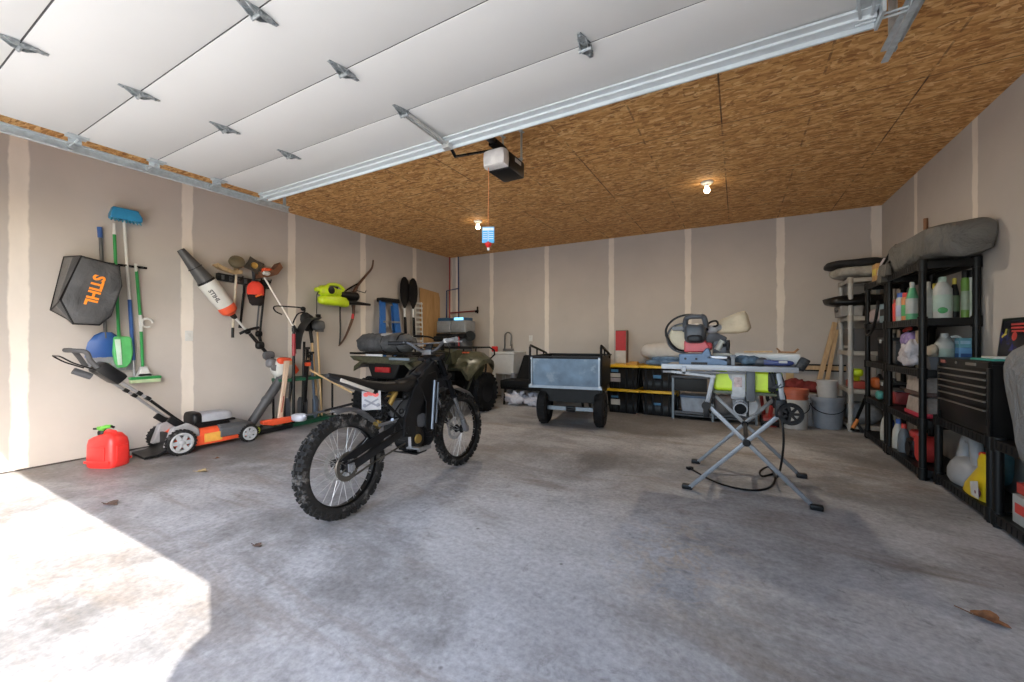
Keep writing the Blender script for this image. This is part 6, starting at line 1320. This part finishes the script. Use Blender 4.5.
# bottles on the second shelf
def bottle(name, label, x, y, z, r, h, m, capm, kind='can', lab=None, group='bottles and cans on the black shelf'):
    t = thing(name, label, 'bottle' if kind != 'can' else 'spray can', (x, y, z), 0, group)
    pr_ = {'can': [(0, 0), (r, 0), (r, h*.78), (r*.8, h*.84), (0, h*.84)], 'jug': [(0, 0), (r, 0), (r, h*.70), (r*.55, h*.86), (r*.4, h*.88), (0, h*.88)], 'bot': [(0, 0), (r, 0), (r*1.02, h*.3), (r*.9, h*.6), (r*.5, h*.82), (r*.4, h*.85), (0, h*.85)]}[kind]
    b = MB(); b.lathe(pr_, n=18); b.build('body', m, t)
    b = MB(); rc = r*.82 if kind == 'can' else r*.42; b.lathe([(0, h*.84), (rc, h*.84), (rc, h*.98), (rc*.85, h), (0, h)], n=16); b.build('cap', capm, t)
    if lab:
        b = MB(); b.lathe([(r*1.01, h*.16), (r*1.03, h*.17), (r*1.03, h*.55), (r*1.01, h*.56)], n=18, closed=True); b.build('label', lab, t)
    return t
sz = TZ[3]+.001
wht = mat('bottle_white', (.42, .43, .41), .4); gl_ = mat('label_green', (.08, .34, .12), .5); rl = mat('label_red', (.55, .05, .04), .5); bl = mat('label_blue', (.06, .14, .45), .5); yl = mat('label_yellow', (.62, .5, .08), .5)
bottle('spray_can', 'red spray can at far end of the bottle shelf', 1.33, 5.17, sz, .034, .21, rl, mat('cap_dark_red', (.35, .03, .03), .4), 'can', None)
bottle('spray_can', 'white spray can with blue cap next to the red can', 1.335, 5.05, sz, .046, .26, wht, bl, 'can', mat('label_lilac', (.38, .40, .55), .5))
bottle('spray_can', 'orange labelled spray can right of the blue capped can', 1.33, 4.93, sz, .034, .25, mat('can_orange', (.55, .22, .08), .5), rl, 'can', gl_)
bottle('spray_bottle', 'green and white tall bottle at the front corner post', 1.33, 4.79, sz, .042, .33, mat('bottle_green_white', (.10, .36, .18), .4), wht, 'bot', wht)
bottle('oil_bottle', 'dark slim bottle behind the shelf corner post', 1.45, 4.72, sz, .032, .30, mat('bottle_dark_green', (.05, .10, .06), .35), yl, 'bot', wht)
bottle('weed_killer_jug', 'large white jug with green label in middle of shelf end', 1.435, 4.525, sz, .056, .33, wht, mat('cap_mint', (.40, .52, .44), .45), 'jug', mat('label_pale_green', (.36, .46, .40), .5))
t = bpy.data.objects['weed_killer_jug']
b = MB(); b.ball((-.015, -.053, .06), (.03, .012, .025)); b.build('green_mark', gl_, t)
bottle('coolant_bottle', 'pale slim bottle left of the large white jug', 1.365, 4.56, sz, .030, .30, mat('bottle_pale_grey', (.36, .38, .36), .4), wht, 'bot', wht)
bottle('black_bottle', 'black bottle with yellow cap band between the jug and green can', 1.515, 4.56, sz, .030, .32, black, yl, 'bot', mat('label_black_green', (.10, .16, .08), .5))
bottle('lawn_spray', 'green and black can at wall end of bottle shelf', 1.555, 4.50, sz, .024, .37, mat('can_lime', (.13, .26, .04), .45), black, 'can', mat('label_green_white', (.28, .34, .24), .5))
bottle('foam_can', 'white can with wide black lid against the shelf end post', 1.592, 4.50, sz, .024, .37, mat('can_grey_white', (.42, .44, .40), .45), black, 'can', mat('label_grey_green', (.34, .40, .30), .5))
# tray with jugs on the third shelf
sz = TZ[2]+.001
t = thing('plastic_tray', 'dark grey open plastic bin of jugs and boxes on shelf end', 'bin', (1.48, 4.59, sz))
b = MB(); R_ = [[(x*hx, y*hy, z) for x, y in ((-1, -1), (1, -1), (1, 1), (-1, 1))] for z, hx, hy in ((0, .125, .11), (.105, .145, .13), (.105, .15, .135), (.10, .15, .135), (.105, .135, .12), (.012, .118, .10))]
b.loft(R_); b.build('tub', mat('tray_grey', (.095, .10, .11), .5), t)
bottle('oil_jug', 'white handled jug standing in the grey shelf bin', 1.47, 4.60, sz+.013, .058, .28, wht, wht, 'jug', mat('label_sage', (.34, .42, .36), .5))
t = bpy.data.objects['oil_jug']; b = MB(); b.tube(smooth_path([(.03, -.02, .25), (.075, -.03, .25), (.085, -.03, .20), (.062, -.02, .14)], 4), .011, 8); b.build('handle', wht, t)
def carton(name, label, c, d, m, band=None, rz=0):
    t = thing(name, label, 'box', c, rz); b = MB(); b.box((0, 0, d[2]/2), d, bev=.003); b.build('carton', m, t)
    if band: b = MB(); b.box((-.0, -d[1]/2-.001, d[2]*.55), (d[0]*.8, .002, d[2]*.35)); b.box((-d[0]/2-.001, 0, d[2]*.55), (.002, d[1]*.8, d[2]*.35)); b.build('printed_band', band, t)
    return t
carton('filter_box', 'light blue box in the grey shelf bin, lower one', (1.56, 4.545, sz+.013), (.075, .09, .165), mat('box_sky', (.16, .36, .62), .5), mat('box_navy', (.04, .10, .28), .5))
carton('filter_box', 'teal and pale blue box on top of the light blue box', (1.56, 4.55, sz+.179), (.07, .08, .075), mat('box_teal', (.13, .33, .40), .5), mat('box_pale_blue', (.33, .50, .62), .5))
lump('cloth_rag', 'pale cloth rag bundled at left side of grey shelf bin', 'rag', (1.385, 4.57, sz+.15), (.035, .06, .05), mat('rag_beige', (.42, .36, .28), .85), .9, .015, 20, 3)
lump('rag_bundle', 'pale lilac plastic bag stuffed on shelf left of grey bin', 'bag', (1.33, 4.83, sz+.12), (.06, .14, .12), pb, .8, .05, 12, 6, -.115)
lump('purple_package', 'purple and white wrapped package on top of lilac bag', 'package', (1.35, 4.88, sz+.25), (.06, .12, .06), mat('wrap_purple', (.24, .17, .38), .5, var=.4, scale=22, spots=((.5, .48, .52), 14, .55)), .7, .02, 14, 9)
carton('brown_box', 'tan cardboard sleeve standing behind the shelf corner post', (1.36, 4.74, sz), (.04, .05, .32), MATS['kraft_card'])
# round black sled / pan behind
t = thing('oil_drain_pan', 'large round black pan with red mark standing on edge in the shelf', 'pan', (1.44, 5.06, sz))
b = MB(); b.M = Matrix.Translation((1.43, 5.06, sz+.205)) @ Matrix.Rotation(math.radians(-72), 4, 'Y'); b.lathe([(0, .035), (.165, .035), (.185, .01), (.20, 0), (.203, .012), (.19, .02), (.172, .045), (0, .045)], n=36); b.build('pan', mat('pan_black', (.012, .012, .013), .35), t, world=True)
b = MB(); b.tube(arc((1.322, 5.06, sz+.16), .195, 62, 100, (0, 1, 0), (.31, 0, .95), 8), .016, 8); b.build('red_mark', mat('mark_red', (.55, .05, .04), .4), t, world=True)
# clear box with red base on the fourth shelf
sz = TZ[1]+.001
for k, (z, lb) in enumerate(((.0, 'clear box of parts with bright red lid beneath it'), (.175, 'clear parts box stacked over the red edged one'))):
    t = thing('parts_box', lb, 'box', (1.41, 4.70, sz+z), 0, 'clear parts boxes'); b = MB(); b.box((0, 0, .02), (.22, .36, .035), bev=.008); b.build('lid', mat('lid_pink_red', (.50, .03, .06), .4) if k == 0 else mat('lid_brown', (.10, .06, .05), .5), t)
    b = MB(); b.loft([[(x*hx, y*hy, z_) for x, y in ((-1, -1), (1, -1), (1, 1), (-1, 1))] for z_, hx, hy in ((.035, .105, .16), (.165, .09, .145))]); b.build('clear_tub', mat('parts_clear', (.34, .30, .27), .3, var=.35, scale=16, spots=((.42, .30, .2), 22, .6)), t, bev=.008)
carton('white_box', 'plain white carton behind the clear parts boxes', (1.57, 4.60, sz), (.08, .16, .30), mat('carton_white', (.46, .44, .42), .6))
# base of the tall unit
sz = TZ[0]+.001
t = thing('tool_case', 'red and black round tool case on the bottom of bottle shelf', 'tool case', (1.40, 4.70, sz))
b = MB(); b.cyl((-.06, 0, .115), (.06, 0, .115), .11, n=24); b.build('case', mat('case_red', (.50, .045, .04), .4), t)
b = MB(); b.box((.0, .16, .08), (.15, .16, .16), bev=.02); b.cyl((-.07, .14, .08), (-.09, .14, .08), .06, n=18); b.build('motor', black, t)
b = MB(); b.ball((0, .20, .20), (.05, .08, .04), .6); b.build('red_handle', mat('case_red', (0, 0, 0)), t)
for i, (y, h, r, m, cm, lb) in enumerate(((5.20, .28, .045, wht, bl, 'white bottle with blue cap on bottom shelf by the posts'), (5.42, .28, .05, mat('bottle_navy', (.03, .05, .22), .4), wht, 'navy blue bottle on the bottom shelf'), (5.55, .30, .05, wht, wht, 'white jug beside the navy blue bottle'), (5.05, .26, .045, mat('bottle_greyblue', (.10, .12, .14), .4), rl, 'dark bottle with red cap on bottom shelf'))):
    bottle('floor_bottle', lb, 1.345, y, sz, r, h, m, cm, 'bot', None, 'bottles on the bottom shelf')
# middle black unit: assorted dark tools
for i, (y, z, d, m, nm, lb) in enumerate((
        (5.54, TZ[1], (.20, .30, .16), mat('case_dark_red', (.30, .03, .03), .45), 'tool_box', 'red tool box on second shelf of the middle black unit'),
        (5.84, TZ[1], (.18, .22, .22), black, 'tool_box', 'black tool box on second shelf of the middle black unit'),
        (5.53, TZ[2], (.20, .30, .26), dgrey, 'tool_box', 'dark grey case on third shelf of the middle black unit'),
        (5.85, TZ[2], (.20, .26, .30), black, 'tool_box', 'tall black case on third shelf of the middle black unit'))):
    t = thing(nm, lb, 'tool box', (1.47, y, z+.001)); b = MB(); b.box((0, 0, d[2]*.38), (d[0], d[1], d[2]*.76), bev=.015); b.build('case', m, t)
    b = MB(); b.box((0, 0, d[2]*.82), (d[0]*1.02, d[1]*1.02, d[2]*.12), bev=.01); b.tube([(0, -d[1]*.25, d[2]*.86), (0, -d[1]*.2, d[2]), (0, d[1]*.2, d[2]), (0, d[1]*.25, d[2]*.86)], .012, 8); b.build('lid', dgrey, t)
    b = MB(); b.box((-d[0]/2-.004, 0, d[2]*.74), (.012, .05, .04), bev=.003); b.build('latch', pale, t)
lump('teal_spool', 'small teal spool on second shelf of the middle black unit', 'spool', (1.32, 5.69, TZ[1]+.05), (.03, .06, .045), mat('teal_plastic', (.07, .32, .30), .45), .7, .01, 14, 2)
carton('blue_box', 'blue and black box on fourth shelf under the yellow can', (1.40, 5.56, TZ[3]+.001), (.16, .26, .20), mat('box_grey_blue', (.22, .33, .40), .5), black)
lump('pink_tub', 'clear tub with pink rim on fourth shelf of middle unit', 'tub', (1.36, 5.85, TZ[3]+.085), (.07, .15, .08), mat('tub_pinkish', (.32, .26, .27), .5, spots=((.55, .12, .2), 8, .6)), .5, .01, 10, 4)
b = MB(); b.tube(smooth_path([(1.26, 5.95, 1.30), (1.245, 5.80, 1.18), (1.245, 5.62, 1.22), (1.245, 5.50, 1.33), (1.25, 5.45, 1.45), (1.262, 5.48, 1.52)], 6), .014, 8); o = b.build('black_hose', black); tag(o, 'black hose looping in front of the middle shelf unit', 'hose')
carton('yellow_box', 'yellow and orange box standing on top of the middle black unit', (1.36, 5.84, TZ[4]+.001), (.10, .16, .20), mat('box_orange_tan', (.52, .30, .12), .5), yl)
lump('white_bag', 'white plastic bag with dark edge on top of middle unit beside grey cover', 'bag', (1.36, 5.62, TZ[4]+.11), (.05, .07, .11), pb, .7, .03, 12, 7, -.108)
# grey corner unit contents
gz = [.086, .521, .986, 1.411, 1.881]
lump('folded_tarp', 'dark grey folded tarp jutting from the top of grey shelf', 'tarp', (1.33, 6.56, gz[4]+.19), (.34, .24, .055), mat('tarp_dark', (.055, .055, .058), .6, var=.3, bmp=.4, bscale=16), .6, .04, 7, 3)
lump('folded_drop_cloth', 'beige and grey folded drop cloth under the dark tarp', 'cloth', (1.34, 6.56, gz[4]+.085), (.29, .23, .075), mat('cloth_beige', (.33, .31, .27), .85, var=.35, scale=10, bmp=.4, bscale=20), .6, .035, 9, 6, -.08)
lump('black_bin_bag', 'black shiny bag drooping off second shelf of grey unit', 'bag', (1.31, 6.54, gz[3]+.20), (.32, .22, .075), mat('bag_shiny_black', (.015, .015, .016), .3), .7, .05, 8, 5)
for x, lb in ((1.17, 'grey canvas bin at left end of second grey shelf'), (1.42, 'grey canvas bin at right of second grey shelf')):
    t = thing('canvas_bin', lb, 'bin', (x+.05, 6.55, gz[3])); b = MB(); b.loft([[(sx*hx, sy*.19, z) for sx, sy in ((-1, -1), (1, -1), (1, 1), (-1, 1))] for z, hx in ((0, .105), (.135, .115))]); b.build('bin_body', mat('canvas_grey', (.27, .26, .25), .85, var=.12), t, bev=.012)
    b = MB(); b.tube([(-.116, -.06, .09), (-.125, -.05, .07), (-.125, .05, .07), (-.116, .06, .09)], .008, 6); b.build('handle', dgrey, t)
t = thing('monitor_box', 'dark flat screened box on third shelf of grey unit', 'box', (1.38, 6.56, gz[2])); b = MB(); b.box((0, 0, .14), (.34, .40, .28), bev=.01); b.build('case', mat('case_charcoal', (.06, .055, .055), .5), t)
b = MB(); b.box((-.174, 0, .05), (.004, .34, .03)); b.build('white_strip', pale, t)
t = thing('power_drill', 'lime and red power tools on lower shelf of grey unit', 'power tool', (1.30, 6.50, gz[1])); b = MB(); b.box((0, 0, .05), (.18, .30, .09), bev=.015); b.build('battery_base', mat('dull_red', (.35, .05, .03), .45), t)
b = MB(); b.ball((-.02, -.05, .20), (.06, .09, .05), .6); b.bar((-.02, -.04, .18), (0, -.0, .08), .05, .05); b.build('drill_body', lime, t)
b = MB(); b.tube([(-.02, .04, .20), (-.02, .13, .20)], [.035, .02], 12); b.build('chuck', black, t)
t = thing('reciprocating_saw', 'orange corded saw beside lime drill on the grey shelf', 'power tool', (1.48, 6.42, gz[1])); b = MB(); b.ball((0, 0, .08), (.07, .12, .07), .6); b.build('saw_body', mat('dull_orange', (.48, .12, .03), .45), t)
b = MB(); b.tube([(0, -.10, .08), (0, -.16, .12), (0, -.05, .18), (0, .05, .13)], .02, 8); b.build('saw_handle', black, t)
lump('blue_grey_bag', 'grey plastic sack on the lowest shelf of grey unit', 'bag', (1.36, 6.56, gz[0]+.13), (.17, .18, .13), mat('sack_grey', (.24, .25, .27), .5, var=.25), .75, .04, 8, 3, -.13)
t = thing('loppers', 'orange and black loppers leaning on the foot of grey shelf', 'loppers', (1.27, 6.28, 0)); b = MB(); b.bar((1.20, 6.27, .03), (1.33, 6.29, .42), .02, .03); b.bar((1.30, 6.26, .03), (1.24, 6.28, .15), .02, .03); b.build('handles', blackm, t, world=True)
b = MB(); b.tube([(1.21, 6.262, .06), (1.255, 6.272, .17)], .02, 8); b.build('orange_grip', mat('grip_orange', (.55, .18, .03), .5), t, world=True)
# tool chest on the low unit
t = thing('tool_chest', 'dark brown metal tool chest with slim drawers on low shelf', 'tool chest', (1.475, 3.95, .532))
cm_ = mat('chest_brown', (.030, .027, .025), .35, .4, var=.2); cl_ = mat('chest_trim', (.34, .32, .29), .3, .8)
b = MB(); b.box((.01, 0, .22), (.265, .74, .44), bev=.006); b.box((.01, 0, .45), (.27, .75, .025), bev=.005); b.build('cabinet', cm_, t)
for s in (-1, 1): b = MB(); b.box((-.125, s*.355, .21), (.02, .03, .42), bev=.003); b.build('side_trim', mat('chest_post', (.05, .048, .046), .3, .6), t)
zz = .40
for i, h in enumerate((.045, .045, .045, .045, .055, .11)):
    zz -= h; b = MB(); b.box((-.127, 0, zz+h/2), (.014, .66, h-.008), bev=.002); dr = b.build('drawer', cm_, t)
    b = MB(); b.box((-.139, 0, zz+h-.012), (.012, .66, .010), bev=.002); b.build('drawer_pull', cl_, dr)
b = MB(); b.box((-.127, .0, .435), (.010, .70, .04)); b.build('head_rail', cm_, t)
b = MB(); b.box((-.134, .27, .435), (.004, .07, .022)); b.build('red_badge', mat('badge_red', (.35, .10, .08), .4), t)
b = MB(); b.box((-.134, -.14, .435), (.004, .13, .018)); b.cyl((-.132, .06, .435), (-.138, .06, .435), .01, n=10); b.build('chest_lock', cl_, t)
carton('flat_book', 'green and white flat packet lying on top of the tool chest', (1.46, 3.74, .996), (.20, .26, .012), mat('book_teal', (.05, .33, .27), .5))
carton('white_pad', 'white paper pad lying on the green packet', (1.47, 3.72, 1.009), (.16, .18, .012), mat('pad_white', (.60, .60, .58), .6))
# framed poster leaning on the wall
t = thing('framed_poster', 'dark framed abstract poster with red and yellow shapes, leaning on wall', 'poster', (1.59, 3.80, .995), (0, math.radians(0), 0))
b = MB(); b.M = Matrix.Rotation(math.radians(6), 4, 'Y'); b.box((0, 0, .14), (.02, .66, .28), bev=.003); b.build('frame', mat('frame_black', (.012, .012, .013), .3), t)
b = MB(); b.M = Matrix.Rotation(math.radians(6), 4, 'Y'); b.box((-.0105, 0, .14), (.003, .62, .245)); pp = b.build('print', mat('poster_dark', (.025, .025, .04), .25, var=.5, scale=9, spots=((.03, .03, .16), 5, .58)), t)
b = MB(); b.M = Matrix.Rotation(math.radians(6), 4, 'Y')
for z, y0, y1 in ((.235, .205, -.30), (.212, .20, -.30), (.19, .19, .02)): b.bar((-.0125, y0, z), (-.0125, y1, z), .002, .013, (0, 0, 1))
b.ball((-.0125, .15, .155), (.001, .03, .03), 1, 12, 6); b.build('red_shapes', rl, pp)
b = MB(); b.M = Matrix.Rotation(math.radians(6), 4, 'Y'); b.bar((-.0125, .295, .15), (-.0125, .245, .175), .002, .015, (0, 0, 1)); b.bar((-.0125, .25, .17), (-.0125, .243, .205), .002, .015, (1, 0, 0)); b.build('yellow_shapes', yl, pp)
# tarp covered thing at the edge
tm = mat('tarp_grey', (.205, .21, .215), .5, var=.12, scale=3, bmp=.9, bscale=3.5, bd=.07)
b = MB(); R_ = []
for i, (z, x0, y0, y1) in enumerate(((.40, 1.33, 2.86, 3.30), (.56, 1.325, 2.80, 3.40), (.75, 1.315, 2.76, 3.46), (.92, 1.315, 2.74, 3.50), (1.03, 1.33, 2.76, 3.49), (1.10, 1.38, 2.82, 3.44), (1.13, 1.45, 2.95, 3.30))):
    ring = []
    for k in range(30):
        a_ = 2*PI*k/30; c_, s_ = math.cos(a_), math.sin(a_); pw = lambda q: math.copysign(abs(q)**.6, q)
        x = (x0+1.60)/2+pw(c_)*(1.60-x0)/2; y = (y0+y1)/2+pw(s_)*(y1-y0)/2
        nn = .03*noise.noise(V((x*5, y*6, z*2.5)))+.012*math.sin(y*34+z*5)
        ring.append((min(x+nn*c_, 1.625), y+nn*s_, z+.02*noise.noise(V((y*4, i, 0)))))
    R_.append(ring)
b.loft(R_); o = b.build('grey_tarp', tm, sm=70); md = o.modifiers.new('s', 'SUBSURF'); md.levels = md.render_levels = 1; tag(o, 'grey tarp draped over a heap on the nearest low shelf', 'tarp')
# low shelf contents
t = thing('watering_can', 'pale grey watering can with looped handle on the low shelf', 'watering can', (1.47, 4.155, .086))
wc = mat('can_grey', (.27, .27, .275), .45, var=.08)
b = MB(); R_ = []
for z, hx, hy in ((0, .10, .17), (.03, .115, .19), (.09, .115, .185), (.14, .10, .155), (.175, .07, .10), (.19, .03, .04)): R_.append([(math.cos(a)*hx, math.sin(a)*hy+(.0 if z < .15 else .02), z) for a in (2*PI*k/24 for k in range(24))])
b.loft(R_); b.build('body', wc, t, sm=60)
b = MB(); b.tube(smooth_path([(0, .10, .10), (0, .085, .20), (0, .06, .29), (0, .0, .325), (0, -.055, .29), (0, -.075, .20), (0, -.10, .12)], 5), [.05]*6+[.042]*6+[.036]*12+[.034]*7, 12); b.build('handle', wc, t)
lump('teal_bag', 'dark teal bag slumped behind the watering can', 'bag', (1.565, 4.10, .28), (.045, .19, .17), mat('bag_teal', (.02, .085, .11), .6, var=.3), .8, .03, 8, 6)
t = thing('fertiliser_bag', 'bright yellow bag with red top leaning at front of low shelf', 'bag', (1.405, 3.84, .086))
b = MB(); R_ = []
for z, hx, hy, yo in ((0, .05, .17, .04), (.05, .05, .15, .03), (.13, .035, .10, 0), (.20, .024, .05, -.03), (.25, .034, .055, -.045), (.30, .018, .05, -.045)): R_.append([(math.cos(a)*hx*(1+.15*noise.noise(V((a, z*9, 1)))), math.sin(a)*hy+yo, z) for a in (2*PI*k/20 for k in range(20))])
b.loft(R_); b.build('bag_body', mat('bag_yellow', (.62, .43, .01), .4, var=.1, bmp=.4, bscale=18), t, sm=60)
b = MB(); b.prism([(-.055, -.0, .10), (-.055, -.10, .13), (-.058, -.12, .02), (-.060, -.03, .02)], (-.002, 0, 0)); b.build('printed_panel', mat('panel_white', (.5, .48, .46), .5), t)
b = MB(); b.ball((-.048, -.075, .05), (.012, .03, .03)); b.build('dark_print', mat('print_maroon', (.15, .03, .05), .5), t)
b = MB(); b.ball((0, -.03, .285), (.02, .045, .02), .8); b.build('red_top', red, t)
for y, z, d, m, lb in ((3.30, .086, (.2, .28, .16), wht, 'white box on the bottom shelf under the grey tarp'), (3.02, .086, (.2, .2, .22), mat('box_red_white', (.42, .04, .05), .5), 'red box on the bottom shelf under the grey tarp'), (3.38, .25, (.16, .14, .06), mat('red_pack', (.45, .05, .04), .5), 'small red pack on top of white box under the tarp')):
    carton('supply_box', lb, (1.48, y, z), d, m, rl if m is wht else None)
t = thing('tie_down_strap', 'grey and black coiled strap on the bottom shelf nearest the door', 'strap', (1.385, 3.12, .086)); b = MB()
for k in range(4): b.lathe([(.05+.012*k, -.012), (.054+.012*k, -.012), (.054+.012*k, .012), (.05+.012*k, .012)], (0, 0, .10), (1, 0, .1), 28, closed=True)
b.build('coil', mid_ if (mid_ := MATS.get('mid_grey_plastic')) else dgrey, t)
# ---------------------------------------------------------------- dead leaves
lfm = mat('dead_leaf', (.20, .085, .035), .8, var=.45, scale=30); lft = mat('pale_dead_leaf', (.36, .27, .14), .8, var=.3, scale=30)
def leaf(x, y, s, rz, label, m, lobes=5):
    t = thing('fallen_leaf', label, 'leaf', (x, y, .001), rz, 'dead leaves on the slab')
    b = MB(); top = []; n_ = 22
    for k in range(n_):
        a_ = 2*PI*k/n_; r = s*(.55+.45*abs(math.cos(a_*lobes/2)))*(1 if math.cos(a_) > -.2 else .75); top.append(V((math.cos(a_)*r*1.5, math.sin(a_)*r*1.0, .004+.026*s/.06*abs(math.sin(a_))**2+.008*noise.noise(V((k, s*50, 0))))))
    c_ = V((0, 0, .004)); vs = [b.v(p) for p in top]; cv = b.v(c_); v2 = [b.v(p+V((0, 0, .0012))) for p in top]; cv2 = b.v(c_+V((0, 0, .0012)))
    for k in range(n_): b.face([vs[k], vs[(k+1) % n_], cv]); b.face([v2[(k+1) % n_], v2[k], cv2]); b.face([vs[k], v2[k], v2[(k+1) % n_], vs[(k+1) % n_]])
    b.build('blade', m, t, sm=30)
    b = MB(); b.tube([(-s*.8, 0, .006), (-s*1.9, s*.12, .010)], .0018, 5); b.build('stalk', m, t)
leaf(.869, 2.351, .045, math.radians(-25), 'curled brown leaf on slab at the right, largest leaf', lfm)
leaf(-3.74, 1.073, .040, math.radians(20), 'dark crumpled leaf just beyond the edge of sunlight by gas can', mat('dark_leaf', (.09, .055, .04), .8, var=.3))
leaf(-3.99, 1.72, .035, math.radians(40), 'pale tan leaf on slab in front of the mower', lft)
leaf(-2.29, 1.246, .022, math.radians(10), 'small dark leaf on the slab left of the bike rear tyre', mat('dark_leaf', (0, 0, 0)))
leaf(-4.30, 1.98, .018, math.radians(70), 'tiny brown leaf close to the mower rear wheel', lfm)
# ---------------------------------------------------------------- outside: unseen shrub-shaped blocker, added to round off the sun patch
b = MB(); R_ = []
for z, k in [(0, .55), (.25, .9), (.6, 1), (1.2, 1), (1.8, 1), (2.395, 1)]+[(2.395+.312*math.sin(a), math.cos(a)) for a in (.25, .5, .75, 1.0, 1.2, 1.4, 1.52)]:
    R_.append([(math.cos(a)*.342*k*(1+.02*noise.noise(V((a*4, z*7, 0)))), math.sin(a)*.202*k, z) for a in (2*PI*i/40 for i in range(40))])
b.loft(R_); o = b.build('sun_patch_blocker', mat('blocker_green', (.05, .10, .03), .9, var=.4, scale=30, bmp=.5), sm=60); o.location = (1.368, -.482, -.025)
tag(o, 'unseen shrub-shaped blocker added outside by the door jamb to shade the sun patch', 'shrub')
